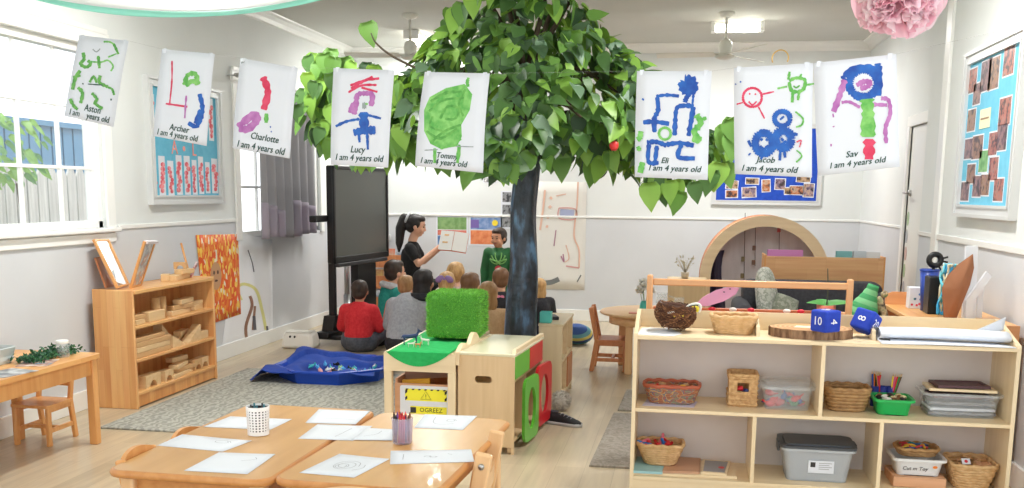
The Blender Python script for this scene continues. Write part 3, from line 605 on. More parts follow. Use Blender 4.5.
# two paintings taped low on the wall
def wallsheet(name, quad, off, mats, label, cat, extra=None):
    P4 = [wl(*q, off) for q in quad]; b = MB()
    b.slab(lambda u, v: (P4[3].lerp(P4[2], u).lerp(P4[0].lerp(P4[1], u), v)+Vector((.0008*math.sin(9*u+4*v), 0, 0)), Vector((1, 0, 0))), 8, 8, .001)
    if extra: extra(b)
    return S(b, name, mats, label, cat, origin=(P4[2]+P4[3])/2)
def wstroke(b, mi, w_, pts, off):
    b.mi = mi; sp = spline([Vector((*q, 0)) for q in pts], 5); vs = []; n = len(sp)
    for i, q in enumerate(sp):
        t = (sp[min(i+1, n-1)]-sp[max(i-1, 0)]).normalized(); s_ = Vector((-t.y, t.x, 0))*w_/2
        vs += [wl(*(q-s_).xy, off), wl(*(q+s_).xy, off)]
    b._add(vs, [(2*i, 2*i+1, 2*i+3, 2*i+2) for i in range(n-1)])
FLAME = mat('flame_paint', (240, 120, 30), .6); n, l, p = nodes(FLAME)
tc = n.new('ShaderNodeTexCoord'); mp = n.new('ShaderNodeMapping'); mp.inputs['Scale'].default_value = (1, 26, 15); vo = n.new('ShaderNodeTexVoronoi'); vo.inputs['Scale'].default_value = 1.6; sp = n.new('ShaderNodeSeparateColor'); rp = n.new('ShaderNodeValToRGB'); rp.color_ramp.interpolation = 'CONSTANT'
for k, (q, c) in enumerate(((0, (232, 96, 44)), (.40, (238, 128, 50)), (.62, (242, 158, 62)), (.74, (246, 204, 92)), (.93, (238, 228, 200)))):
    e = rp.color_ramp.elements[k] if k < 2 else rp.color_ramp.elements.new(q); e.position = q; e.color = lin(c)
nz = n.new('ShaderNodeTexNoise'); nz.inputs['Scale'].default_value = 9; ad = n.new('ShaderNodeMixRGB'); ad.blend_type = 'ADD'; ad.inputs[0].default_value = .8
l.new(tc.outputs['Object'], mp.inputs[0]); l.new(tc.outputs['Object'], nz.inputs['Vector']); l.new(mp.outputs[0], ad.inputs[1]); l.new(nz.outputs['Color'], ad.inputs[2]); l.new(ad.outputs[0], vo.inputs['Vector']); l.new(vo.outputs['Color'], sp.inputs[0]); l.new(sp.outputs[0], rp.inputs[0]); l.new(rp.outputs[0], p.inputs['Base Color'])
def ex(b):
    wstroke(b, 1, 3, [(203, 322), (205, 335), (204, 350)], .0085); wstroke(b, 1, 2, [(220, 318), (221, 338)], .0085)
wp = wallsheet('wall_painting', [(236, 232), (272, 240), (273, 337), (221, 356)], .003, [mat('big_white_paper', (238, 240, 243), .7), col('wp_brown', (150, 112, 92)), col('wp_yellow', (224, 222, 150)), col('wp_dark', (92, 92, 100))], 'big white painting with faint brown and yellow legs taped low under the curtain', 'painting',
    lambda b: (wstroke(b, 2, 3, [(236, 288), (244, 284), (256, 290), (262, 310), (266, 330)], .0042), wstroke(b, 1, 3, [(247, 342), (246, 326), (252, 306), (250, 296)], .0044), wstroke(b, 1, 2.4, [(253, 330), (255, 306)], .0046), wstroke(b, 3, 3, [(255, 330), (254, 316)], .0048), wstroke(b, 3, 2, [(268, 336), (267, 326)], .0048), wstroke(b, 2, 2, [(238, 292), (242, 300)], .0049), wstroke(b, 3, 1, [(248, 250), (252, 262), (254, 272)], .0048)))
def face(b):
    b.mi = 1; c = wl(216, 276, .009); b.prism(ellp(c.y, c.z, .10, .12, 20), 'yz', XL+.0085, XL+.0098)
    for dy in (-.035, .035): b.mi = 2; b.prism(ellp(c.y+dy, c.z+.03, .016, .018, 10), 'yz', XL+.0098, XL+.0104)
    b.mi = 2; b.prism(ellp(c.y, c.z-.04, .03, .01, 10), 'yz', XL+.0098, XL+.0104)
wallsheet('wall_painting', [(196, 235), (238, 234), (241, 314), (205, 326)], .0075, [FLAME, col('lion_face', (204, 156, 116)), col('lion_eye', (90, 60, 46))], 'orange and yellow flame painting with a small brown face taped above the white one', 'painting', face)
# curtain
cu = T('curtain', 'grey curtain with a lilac hem drawn across the far window', 'curtain', (XL+.1, 9.4, 1.0))
CG = noisy('curtain_grey', [(.3, (158, 155, 158)), (.7, (172, 168, 172))], (1, 8, 1), 3, rough=.85); CL = noisy('curtain_lilac', [(.3, (200, 186, 206)), (.7, (210, 198, 216))], (1, 6, 1), 3, rough=.85)
def curtmat(nm, c_):
    if nm in _M: return _M[nm]
    m = leafmat(nm, c_, .5, .9); [q for q in m.node_tree.nodes if q.type == 'BSDF_TRANSLUCENT'][0].inputs[0].default_value = lin(c_); return m
def cfold(u, v):
    y = 8.76+1.32*u; a = .035*math.sin(u*2*PI*6.5)+.012*math.sin(u*41+v); return Vector((XL+.095+a*(1.1-.3*v), y, 1.02+1.4*v+.012*math.sin(u*9))), Vector((1, 0, 0))
b = MB(); b.slab(cfold, 90, 16, .004); b.build('drape', curtmat('drape_grey', (190, 188, 190)), cu, True)
for u0, u1, v0, v1 in ((.0, .34, .0, .24), (.60, .98, .0, .26)):
    b = MB(); b.slab(lambda u, v: (cfold(u0+(u1-u0)*u, v0+(v1-v0)*v*(1-.25*u))[0]+Vector((.004, 0, 0)), Vector((1, 0, 0))), 40, 6, .003); b.build('hem_panel', curtmat('drape_lilac', (214, 206, 218)), cu, True)
b = MB(); b.cyl((XL+.095, 8.3, 2.44), (XL+.095, 10.7, 2.44), .012)
for y in (8.35, 10.65): b.ell((XL+.095, y, 2.44), .02); b.bx(XL, XL+.1, y-.01, y+.01, 2.435, 2.445)
b.build('curtain_rod', STEEL, cu, True)
# ------------------------------------------------------------------ interactive screen on a stand
tv = T('interactive_screen', 'big black flat screen on a rolling floor stand facing into the room', 'screen', (-3.2, 9.6, 0))
A, B_ = Vector((-3.235, 9.0, 0)), Vector((-3.07, 10.20, 0)); d = (B_-A); L = d.length; ang = math.atan2(d.y, d.x)
M = TR(-3.152, 9.6, 0) @ RZ(ang)      # local x along the panel, local -y faces the room
def tb(): return MB()
ZT, ZB = 1.70, .79
b = tb(); b.box((0, .03, (ZT+ZB)/2), (L, .07, ZT-ZB), .012); b.bx(-L/2, L/2, -.02, 0, ZB, ZB+.06, .006); b.bx(-L/2, L/2, -.02, 0, ZT-.035, ZT, .006); b.bx(-L/2, -L/2+.035, -.02, 0, ZB, ZT, .006); b.bx(L/2-.035, L/2, -.02, 0, ZB, ZT, .006); b.xf(M); hs_ = b.build('housing', BLACK, tv, True)
b = tb(); b.bx(-L/2+.03, L/2-.03, -.008, .0, ZB+.055, ZT-.03); b.xf(M); b.build('screen_glass', mat('screen_glass', (84, 88, 84), .3, spec=.5), hs_, True)  # greyish base colour stands in for the sheen of the reflected room
b = tb(); b.bx(-L/2+.02, L/2-.1, -.05, .0, ZB-.035, ZB+.0, .006); b.xf(M); b.build('pen_tray', DKGREY, tv, True)
b = tb(); b.bx(-.34, .0, .05, .12, 1.18, 1.24, .01); b.xf(TR(-3.152, 9.6, 0) @ RZ(ang) @ TR(-.50, 0, 0)); b.build('side_bracket', BLACK, tv, True)
b = tb(); b.bx(.08, .52, .09, .17, .1, ZB+.3, .01); b.bx(-.40, -.35, .1, .17, .1, ZB+.2, .01); b.xf(M); b.build('column', BLACK, tv, True)
b = tb(); b.cyl((-.20, .07, .1), (-.20, .07, .46), .034); b.cyl((-.20, .07, .46), (-.20, .07, .95), .026); b.xf(M); b.build('lift_tube', mat('silver_tube', (186, 188, 190), .3, .7), tv, True)
b = tb(); b.bx(-.62, .55, .06, .22, .07, .13, .015); b.prism([(-.5, .1), (-.18, .1), (-.30, .27), (-.44, .27)], 'xz', .08, .2); b.xf(M); b.build('base_beam', BLACK, tv, True)
for sx in (-.52, .45):
    b = tb(); b.bx(sx-.04, sx+.04, -.10, .34 if sx < 0 else .66, .055, .095, .01); b.xf(M); fb_ = b.build('foot_bar', BLACK, tv, True)
    for sy in (-.06, .30 if sx < 0 else .60):
        b = tb(); b.cyl((sx-.02, sy, .03), (sx+.02, sy, .03), .03); b.bx(sx-.012, sx+.012, sy-.012, sy+.012, .03, .06); b.xf(M); b.build('caster', BLACK, fb_, True)
# white step stool
st = T('step_stool', 'small white plastic step stool against the wall near the screen', 'stool', (-3.535, 8.90, 0))
b = MB(); b.box((0, 0, .075), (.28, .2, .15), .03, taper=1.0); b.xf(Matrix.Identity(4))
for v in b.bm.verts: k = 1.18-.2*v.co.z/.15; v.co.x *= k; v.co.y *= k
b.build('body', mat('white_plastic', (236, 234, 226), .4), st)
b = MB(); b.bx(-.125, .125, -.085, .085, .15, .156, .003); b.build('tread', mat('white_tread', (226, 224, 216), .6), st)
b = MB()
for x in (-.06, -.015): b.prism(ellp(x, .115, .008, .011, 10), 'xz', -.122, -.108)
b.build('finger_holes', BLACK, st)
# ------------------------------------------------------------------ rugs
RUG = mat('grey_patterned_rug', (150, 150, 142), .95); n, l, p = nodes(RUG)
tc = n.new('ShaderNodeTexCoord'); wv = n.new('ShaderNodeTexWave'); wv.inputs['Scale'].default_value = 6; wv.inputs['Distortion'].default_value = 9; wv.inputs['Detail'].default_value = 2; wv.inputs['Detail Scale'].default_value = 2.2; rp = n.new('ShaderNodeValToRGB')
rp.color_ramp.elements[0].position = .42; rp.color_ramp.elements[0].color = lin((146, 146, 138)); rp.color_ramp.elements[1].position = .56; rp.color_ramp.elements[1].color = lin((170, 169, 160))
vo = n.new('ShaderNodeTexVoronoi'); vo.inputs['Scale'].default_value = 20; vo.feature = 'DISTANCE_TO_EDGE'; r2 = n.new('ShaderNodeValToRGB'); r2.color_ramp.elements[0].position = .06; r2.color_ramp.elements[0].color = (1.12, 1.12, 1.1, 1); r2.color_ramp.elements[1].position = .12; r2.color_ramp.elements[1].color = (.94, .94, .93, 1)
mx = n.new('ShaderNodeMixRGB'); mx.blend_type = 'MULTIPLY'; mx.inputs[0].default_value = 1
l.new(tc.outputs['Object'], wv.inputs['Vector']); l.new(wv.outputs['Fac'], rp.inputs[0]); l.new(tc.outputs['Object'], vo.inputs['Vector']); l.new(vo.outputs['Distance'], r2.inputs[0]); l.new(rp.outputs[0], mx.inputs[1]); l.new(r2.outputs[0], mx.inputs[2]); l.new(mx.outputs[0], p.inputs['Base Color'])
S(MB().bx(-3.52, -1.70, 5.52, 7.68, 0, .012, .004), 'floor_rug', RUG, 'large grey patterned rug in front of the block shelf', 'rug', origin=(-2.35, 6.6, 0))
RUG2 = noisy('brownish_rug', [(.4, (134, 126, 116)), (.6, (158, 150, 140))], (14, 14, 1), 1.6, 3, .95, dist=2)
S(MB().prism([(-.46, 5.27), (.5, 5.27), (.5, 6.62), (-.42, 6.62)], 'xy', 0, .011), 'floor_rug', RUG2, 'grey patterned rug running under the birch shelf unit', 'rug', origin=(0, 5.9, 0))
S(MB().prism([(-.40, 6.72), (.55, 6.72), (.55, 7.45), (-.38, 7.45)], 'xy', 0, .011), 'floor_rug', RUG2, 'second grey rug on the floor beside the round table chair', 'rug', origin=(0, 7.1, 0))
# ------------------------------------------------------------------ pine shelf unit with blocks
X0, X1, Y0, Y1, ZS = -3.87, -3.575, 6.07, 7.25, .80
sh = T('pine_shelf_unit', 'three tier pine shelf unit filled with wooden blocks against the window wall', 'shelf', (-3.72, 6.66, 0))
b = MB(); b.bx(X0, X1, Y0, Y0+.022, 0, ZS+.005, .006); b.build('side_panel', PINEV, sh, True)
b = MB(); b.bx(X0, X1, Y1-.022, Y1, 0, ZS+.005, .006); b.build('side_panel', PINEV, sh, True)
MB().bx(X0, X0+.012, Y0+.02, Y1-.02, .05, ZS).build('back_panel', PINE, sh, True)
MB().bx(X0-.003, X1+.004, Y0+.022, Y1-.022, ZS-.025, ZS, .004).build('top', PINE_T, sh, True)
SHZ = (.11, .335, .56)
for z in SHZ: MB().bx(X0+.012, X1-.004, Y0+.022, Y1-.022, z-.022, z, .004).build('shelf_board', PINE_T, sh, True)
MB().bx(X1-.03, X1-.012, Y0+.022, Y1-.022, .01, .088, .003).build('plinth', PINE, sh, True)
def block(dims, loc, rz, kind, label, group, m=BLOCK, rx=0):
    b = MB()
    if kind == 'cyl': b.cyl((0, 0, 0), (0, 0, dims[2]), dims[0]/2, seg=18)
    elif kind == 'tri': b.prism([(-dims[0]/2, 0), (dims[0]/2, 0), (-dims[0]/2, dims[2])], 'xz', -dims[1]/2, dims[1]/2)
    elif kind == 'arch':
        r = dims[2]*.55; pr = [(-dims[0]/2, 0), (-r, 0)]+[(r*math.cos(PI-PI*k/10), r*math.sin(PI-PI*k/10)) for k in range(11)]+[(dims[0]/2, 0), (dims[0]/2, dims[2]), (-dims[0]/2, dims[2])]; b.prism(pr, 'xz', -dims[1]/2, dims[1]/2)
    else: b.box((0, 0, dims[2]/2), dims, .004)
    if rx: b.xf(TR(0, 0, .0) @ RX(rx))
    o = b.build('wooden_block', m); o.location = loc; o.rotation_euler.z = rz; return tag(o, label, 'block', group)
rnd.seed(21)
g1, g2, g3 = 'blocks on the upper shelf', 'blocks on the middle shelf', 'blocks on the bottom shelf'
def row(spec, z, group, label):
    for kind, dims, y, x, dz, rz in spec:
        block(dims, (x, y, z+dz), rz, kind, label, group, rnd.choice((BLOCK, BLOCK, BLOCK2)))
XF = X1-.06
row([('box', (.07, .22, .07), 6.42, XF, .0, .0), ('box', (.07, .14, .035), 6.20, XF, 0, .1), ('box', (.06, .14, .03), 6.20, XF, .036, -.1), ('box', (.07, .30, .035), 6.80, XF-.02, 0, .05), ('box', (.07, .28, .035), 6.84, XF-.02, .036, -.06), ('box', (.07, .24, .035), 6.90, XF-.02, .072, .12), ('box', (.06, .16, .04), 7.10, XF-.03, 0, .1), ('box', (.05, .16, .03), 7.09, XF-.03, .041, -.1), ('box', (.06, .15, .05), 6.44, XF-.09, 0, .1)], SHZ[2], g1, 'plain wooden building block on the upper shelf of the pine unit')
for y in (6.50, 6.585): block((.062, .062, .15), (XF-.02, y, SHZ[2]), 0, 'cyl', 'upright wooden cylinder block on the upper shelf of the pine unit', 'cylinder blocks on the upper shelf', BLOCK2)
row([('box', (.08, .46, .035), 6.35, XF, 0, 0), ('box', (.08, .45, .035), 6.35, XF, .036, .01), ('box', (.08, .46, .035), 6.36, XF, .072, -.01), ('box', (.07, .40, .03), 6.32, XF, .108, .02), ('tri', (.2, .07, .09), 6.72, XF, 0, PI/2), ('tri', (.2, .07, .17), 6.72, XF-.08, 0, PI/2), ('tri', (.2, .07, .12), 6.95, XF, 0, -PI/2), ('box', (.06, .12, .06), 7.12, XF, 0, 0), ('box', (.07, .2, .05), 6.62, XF-.09, .0, .2), ('box', (.06, .2, .04), 6.97, XF-.09, 0, 0), ('box', (.06, .18, .04), 6.98, XF-.09, .041, .15)], SHZ[1], g2, 'raw wooden building block on the middle shelf of the pine unit')
row([('arch', (.2, .07, .085), 6.33, XF, 0, PI/2), ('arch', (.12, .07, .075), 6.55, XF, 0, PI/2), ('box', (.07, .34, .03), 6.76, XF, 0, .1), ('box', (.07, .30, .03), 6.80, XF-.02, .031, -.12), ('box', (.07, .26, .03), 6.77, XF-.01, .062, .2), ('box', (.06, .2, .035), 6.84, XF-.06, .093, -.1), ('arch', (.11, .06, .08), 7.00, XF, 0, PI/2), ('arch', (.11, .06, .08), 7.13, XF-.01, 0, PI/2), ('box', (.06, .1, .06), 7.05, XF-.09, 0, .2)], SHZ[0], g3, 'pale wooden building block on the bottom shelf of the pine unit')
# blocks and frames on top
for k, (y, x, d_, dz, rz) in enumerate(((6.92, -3.72, (.08, .22, .04), 0, .2), (7.02, -3.70, (.07, .16, .035), .041, -.1), (7.10, -3.74, (.06, .14, .045), 0, .1), (6.83, -3.75, (.06, .10, .05), 0, .4))): block(d_, (x, y, ZS+dz), rz, 'box', 'wooden block lying loose on top of the pine unit', 'blocks on top of the pine unit')
block((.09, .05, .05), (-3.715, 6.99, ZS+.077), .3, 'arch', 'arched wooden block crowning the pile on the pine unit', None, BLOCK2)
def panel(quad_b, quad_t, th, name, mats, label, cat):
    """leaning board between a bottom edge and a top edge"""
    p0, p1 = Vector(quad_b[0]), Vector(quad_b[1]); q0, q1 = Vector(quad_t[0]), Vector(quad_t[1]); nrm = (p1-p0).cross(q0-p0).normalized()
    def sub(a0, a1, c0, c1, t0, t1):
        f = lambda u, v: (p0.lerp(p1, u).lerp(q0.lerp(q1, u), v)); vs = [f(u, v)+nrm*t for t in (t0, t1) for u, v in ((a0, c0), (a1, c0), (a1, c1), (a0, c1))]
        bb._add(vs, [(0, 3, 2, 1), (4, 5, 6, 7), (0, 1, 5, 4), (1, 2, 6, 5), (2, 3, 7, 6), (3, 0, 4, 7)])
    r = T(name, label, cat, (p0+p1)/2)
    for nm, m, spec in mats:
        bb = MB()
        for s_ in spec: sub(*s_)
        bmesh.ops.recalc_face_normals(bb.bm, faces=bb.bm.faces[:]); bb.build(nm, m, r, True)
    return r
FR = lambda k, t: [(0, k, 0, 1, 0, t), (1-k, 1, 0, 1, 0, t), (k, 1-k, 0, .04, 0, t), (k, 1-k, .96, 1, 0, t)]
p = lambda x, y, Y: tuple(at(x, y, Y=Y))
zt = ZS+.006
def gp(x, y, Y): v = at(x, y, Y=Y); return (v.x, v.y, max(v.z, zt))
panel([gp(116, 290, 6.12), gp(128, 290, 6.34)], [gp(92, 240, 6.12), gp(107, 240, 6.34)], .015, 'propped_mirror', [('frame', PINEP, FR(.08, .018)), ('glass', mat('mirror', (228, 230, 232), .08, .9), [(.08, .92, .04, .96, .004, .010)])], 'mirror in a thin wooden frame leaning on top of the pine unit', 'mirror')
panel([gp(105, 290, 6.15), gp(121, 290, 6.36)], [gp(94, 258, 6.15), gp(106, 256, 6.36)], .015, 'wooden_easel_board', [('board', REDWOOD, [(0, 1, 0, 1, 0, .012)])], 'plain brown board leaning behind the mirror on the pine unit', 'board')
panel([gp(129, 291, 6.22), gp(140, 289, 6.46)], [gp(143, 241, 6.22), gp(154, 241, 6.46)], .015, 'propped_picture', [('frame', PINEP, FR(.10, .016)), ('picture', noisy('sketchy_print', [(.4, (222, 224, 226)), (.52, (170, 178, 190)), (.6, (214, 160, 130)), (.7, (236, 236, 234))], nscale=14, rough=.5), [(.1, .9, .04, .96, .004, .010)]), ('clip', mat('white_clip', (232, 226, 232), .4), [(.1, 1.1, .96, 1.02, .0, .025)])], 'framed sketch leaning the opposite way from the mirror on the pine unit', 'picture')
b = MB(); A, B_ = at(190, 277, Y=7.18), at(181, 243, Y=7.24); A.z = ZS; b.bar(A, B_, .014, .014, .003); S(b, 'wooden_stick', PINEP, 'thin wooden stick leaning at the far end of the pine unit', 'stick', origin=A)
b = MB(); A, B_ = at(191, 278, Y=7.15), at(197, 262, Y=7.15); A.z = ZS; b.bar(A, B_, .035, .012, .003); S(b, 'small_print_card', noisy('print_card', [(.4, (222, 214, 220)), (.6, (190, 110, 110))], nscale=30), 'small white and red card standing by the thin stick on the pine unit', 'card', origin=A)
# ------------------------------------------------------------------ pine table by the window and its chair
tbx = T('pine_table', 'honey coloured pine table under the window holding greenery', 'table', (-3.62, 4.6, 0))
b = MB(); b.prism(rrect(.58, 1.10, .04, 5, -3.575, 4.675), 'xy', .505, .53); b.build('table_top', PINE_T, tbx, True)
b = MB(); b.bx(-3.86, -3.36, 4.16, 4.18, .41, .505); b.bx(-3.82, -3.33, 5.17, 5.19, .41, .505); b.bx(-3.87, -3.85, 4.16, 5.17, .41, .505); b.bx(-3.34, -3.32, 4.16, 5.18, .41, .505); b.build('apron', PINEP, tbx, True)
for x in (-3.82, -3.33):
    for y in (4.18, 5.18): MB().bx(x-.024, x+.024, y-.024, y+.024, 0, .505, .006).build('leg', PINEP, tbx, True)
CHAIRW = wood('chair_beech', (206, 146, 92), (222, 166, 112), 2, .4)
def small_chair(loc, rz, label, m=CHAIRW, curved=False, bolts=False, group=None):
    """child's chair, sitter faces local +y"""
    t = T('child_chair', label, 'chair', loc, rz, group); w_, d_, h = .30, .28, .27
    b = MB(); b.prism(rrect(w_, d_, .03, 4, 0, .0), 'xy', h-.018, h); b.build('seat', m, t)
    for sx in (-1, 1):
        x = sx*(w_/2-.025)
        MB().bar((x, d_/2-.03, 0), (x, d_/2-.035, h-.015), .028, .036, .006).build('leg', m, t)
        b = MB(); b.bar((x, -d_/2-.03, 0), (x, -d_/2+.012, h), .026, .038, .006); b.bar((x, -d_/2+.012, h-.02), (x, -d_/2-.045, .535 if not bolts else .565), .026, .038 if not bolts else .06, .008); rp_o = b.build('rear_post', m, t)
        b = MB(); b.bar((x, d_/2-.03, .10), (x, -d_/2-.01, .10), .018, .03, .004); b.bar((x, d_/2-.03, h-.035), (x, -d_/2+.01, h-.035), .018, .035, .004); b.build('side_rail', m, t)
        if bolts: b = MB(); b.cyl((x+sx*.012, -d_/2-.036, .52), (x+sx*.017, -d_/2-.036, .52), .011); b.build('bolt', STEEL, rp_o)
    b = MB(); b.bx(-w_/2+.03, w_/2-.03, -.012, .012, .09, .115, .004); b.build('stretcher', m, t)
    for z0, z1, nm_ in (((.455, .525, 'backrest') if not bolts else (.40, .46, 'backrest')), (.345, .385, 'lower_rail')):
        b = MB()
        ps = [(-w_/2+.035+(w_-.07)*k/12, 0) for k in range(13)]
        top = [(x, z1+(.03*(1-(x/(w_/2))**2) if curved and z1 > .5 else 0)) for x, _ in ps]
        for k in range(12):
            (xa, za), (xb, zb) = top[k], top[k+1]; ya, yb = (-d_/2-.028-.02*(1-(x/(w_/2))**2)-(z0-.40)*.2 for x in (xa, xb))
            b._add([(xa, ya, z0), (xb, yb, z0), (xb, yb, zb), (xa, ya, za), (xa, ya+.016, z0), (xb, yb+.016, z0), (xb, yb+.016, zb), (xa, ya+.016, za)], [(0, 1, 2, 3), (5, 4, 7, 6), (3, 2, 6, 7), (1, 0, 4, 5)]+([(0, 3, 7, 4)] if k == 0 else [])+([(1, 5, 6, 2)] if k == 11 else []))
        b.build(nm_, m, t)
    return t
small_chair((-3.645, 5.16, 0), PI, 'honey wooden child chair tucked under the pine window table', PINEP, True).scale = (.82, .9, .9)
pl = T('planter_tray', 'grey planter tray at the edge of the pine window table', 'planter', (-3.72, 4.62, .53))
b = MB(); b.prism(rrect(.3, .46, .05, 5), 'xy', 0, .012)
def traywall(u, v):
    q = rrect(.3+.04*v, .46+.04*v, .05, 5); k = int(u*len(q)) % len(q); return Vector((*q[k], .085*v))
b.grid(traywall, 24, 3, closed_u=True); b.grid(lambda u, v: traywall(u, 1)+Vector((0, 0, .004))*v if v < .5 else Vector((traywall(u, 1).x*.94, traywall(u, 1).y*.96, .089-.07*(v-.5)*2)), 24, 4, closed_u=True)
b.build('tray', mat('grey_enamel', (196, 204, 204), .4), pl)
MB().prism(rrect(.28, .44, .05, 5), 'xy', .012, .06).build('soil', noisy('potting_soil', [(.3, (54, 44, 36)), (.7, (78, 64, 50))], nscale=60, rough=.9, bump=.6), pl)
b = MB(); rnd.seed(9)
for k in range(900):
    y = rnd.uniform(-.2, .22); x = rnd.gauss(0, .035); z = abs(rnd.gauss(0, .018)); L = rnd.uniform(.012, .022); p = Vector((-3.47+x+(y*.05), 4.98+y*1.0, .531+z+.01)); leaf(b, p, rv(1)+Vector((0, 0, -.2)), Vector((0, 0, 1))+rv(.8), L, L*.9, rnd.choice((0, 0, 1)))
o = b.build('trailing_greenery', [leafmat('ivy_dark', (44, 92, 66), .15), leafmat('ivy_mid', (66, 122, 84), .2)]); o.data.transform(Matrix.Translation((3.47, -4.98, -.53))); o.location = (-3.47, 4.98, .53); tag(o, 'dark green trailing greenery spread along the pine window table', 'plant')
jr = T('glass_jar', 'small glass jar with a white lid on the corner of the pine window table', 'jar', at(63, 357, Z=.53))
b = MB(); b.lathe([(.034, 0), (.036, .006), (.036, .07), (.031, .078), (.031, .084)], seg=20); b.build('jar', GLASS, jr)
b = MB(); b.lathe([(.033, .078), (.034, .08), (.034, .094), (.03, .096), (.002, .096)], seg=20); b.build('lid', mat('white_lid', (232, 232, 228), .4), jr)
for (qx, qy, w_, h_, rz, m, lb) in ((38, 363, .16, .22, .3, noisy('magazine_page', [(.4, (216, 206, 196)), (.52, (176, 120, 100)), (.62, (120, 150, 170))], nscale=16), 'printed page lying on the pine window table beside the greenery'), (8, 373, .18, .22, -.2, noisy('magazine_grey', [(.4, (200, 204, 206)), (.6, (120, 124, 130))], nscale=12), 'grey printed page under the planter tray on the window table')):
    c = at(qx, qy, Z=.5305); b = MB(); b.box((0, 0, .001), (w_, h_, .002)); o = b.build('magazine_page', m); o.location = c; o.rotation_euler.z = rz; tag(o, lb, 'page')
c = at(50, 357, Z=.531); b = MB(); b.lathe([(.002, 0), (.05, 0), (.055, .004), (.05, .006), (.002, .004)], seg=20); S(b, 'wooden_disc', PINEP, 'thin wooden disc lying behind the jar on the window table', 'disc'); bpy.data.objects['wooden_disc'].location = c
# ------------------------------------------------------------------ blue tray with cloth and sea toys
tr = T('sand_tray', 'shallow blue plastic play tray with a crumpled blue cloth in it, on the floor', 'tray', (-2.70, 7.52, .0125))
OCT = [(.47*math.cos(PI/8+k*PI/4), .47*math.sin(PI/8+k*PI/4)) for k in range(8)]
def octp(u, r):
    k = u*8; i = int(k) % 8; a, c = OCT[i], OCT[(i+1) % 8]; t = k-int(k); return Vector((a[0]+(c[0]-a[0])*t, a[1]+(c[1]-a[1])*t, 0))*r
b = MB(); prof = [(.0, .012), (.86, .012), (.93, .095), (1.0, .105), (1.03, .10), (1.03, .085), (.97, .08), (.93, .0), (0, 0)]
b.grid(lambda u, v: octp(u, prof[round(v*8)][0])+Vector((0, 0, prof[round(v*8)][1])), 48, 8, closed_u=True, smooth=False)
b.build('tub', BLUEP, tr)
CLOTH = noisy('royal_blue_cloth', [(.3, (18, 52, 140)), (.7, (30, 74, 172))], nscale=6, rough=.8)
def cloth(u, v):
    K = .6
    x = -.56+.98*u; y = -.46+1.0*v
    h = .12*math.exp(-((y-.30)/.2)**2)*(1-.5*u)+.13*math.exp(-((x+.34)/.16)**2)*(.5+.5*v)+.035*math.sin(17*x+5*y)+.026*math.sin(13*y-9*x+1)+.05*noise.noise(Vector((x*7, y*7, .3)))
    r = math.hypot(x, y); inn = .055 if r < .40 else .085
    z = inn+max(0, h)*K*.55
    if x < -.46: z = max(.02, z-(-.46-x)*1.1)
    q_ = math.hypot((x-.10)/.30, (y+.05)/.24); z = z if q_ > 1.15 else .03+max(0, z-.03)*max(0, (q_-.85)/.3)
    return Vector((x+.03*math.sin(9*y), y*(.98-.1*u)+.02*math.sin(8*x), z)), Vector((0, 0, 1))
b = MB(); b.slab(cloth, 70, 60, .006); b.build('cloth', CLOTH, tr)
rnd.seed(31)
for k in range(26):
    a = rnd.uniform(0, 6.28); r = rnd.uniform(.05, .27); x = -2.60+r*math.cos(a)*1.1; y = 7.47+r*math.sin(a)*.8; b = MB()
    m, nm = rnd.choice(((PAPER, 'white'), (PAPER, 'white'), (col('teal_toy', (60, 176, 186)), 'teal'), (col('sky_toy', (80, 170, 232)), 'light blue'), (col('pink_toy', (226, 160, 160)), 'pink'), (col('lime_toy', (150, 200, 130)), 'green'), (BLACK, 'black')))
    L = rnd.uniform(.03, .06); b.ell((0, 0, .012), (L*.6, L*.3, .014)); b.prism([(L*.45, .012), (L*.95, .028), (L*.95, -.0)], 'xz', -.004, .004); b.ell((-L*.2, 0, .024), (.006, L*.12, .012), None, 8, 6)
    o = b.build('sea_toy', m); o.location = (x, y, .055 if r < .2 else .075); o.rotation_euler = (rnd.uniform(-.4, .4), rnd.uniform(-.4, .4), rnd.uniform(0, 6.28)); tag(o, 'small %s plastic sea animal in the blue play tray' % nm, 'toy', '%s sea toys in the blue tray' % nm)
# ------------------------------------------------------------------ two low tables pushed together
def low_table(loc, rz, w_, L, label):
    """origin at the near corner on its side away from the shelf unit"""
    t = T('child_table', label, 'table', loc, rz)
    b = MB(); b.prism(rrect(w_, L, .05, 6, w_/2, L/2), 'xy', .502, .53); b.mi = 1
    q = rrect(w_, L, .05, 6, w_/2, L/2); b.tube([(x, y, .516) for x, y in q], .0145, 8, closed=True); b.build('table_top', [TABLE, TEDGE], t)
    b = MB(); k = .05
    b.bx(k, w_-k, k, k+.02, .42, .502); b.bx(k, w_-k, L-k-.02, L-k, .42, .502); b.bx(k, k+.02, k, L-k, .42, .502); b.bx(w_-k-.02, w_-k, k, L-k, .42, .502); b.build('apron', TEDGE, t)
    for x in (.05, w_-.05):
        for y in (.055, L-.055): b = MB(); b.bx(x-.026, x+.026, y-.026, y+.026, 0, .502, .008); b.build('leg', BEECH, t)
    return t
low_table((-1.893, 3.005, 0), math.radians(-1.3), .572, 1.09, 'low beech table carrying the white perforated cup')
low_table((-1.302, 3.018, 0), math.radians(-3), .556, 1.04, 'low beech table carrying the cup of crayons')
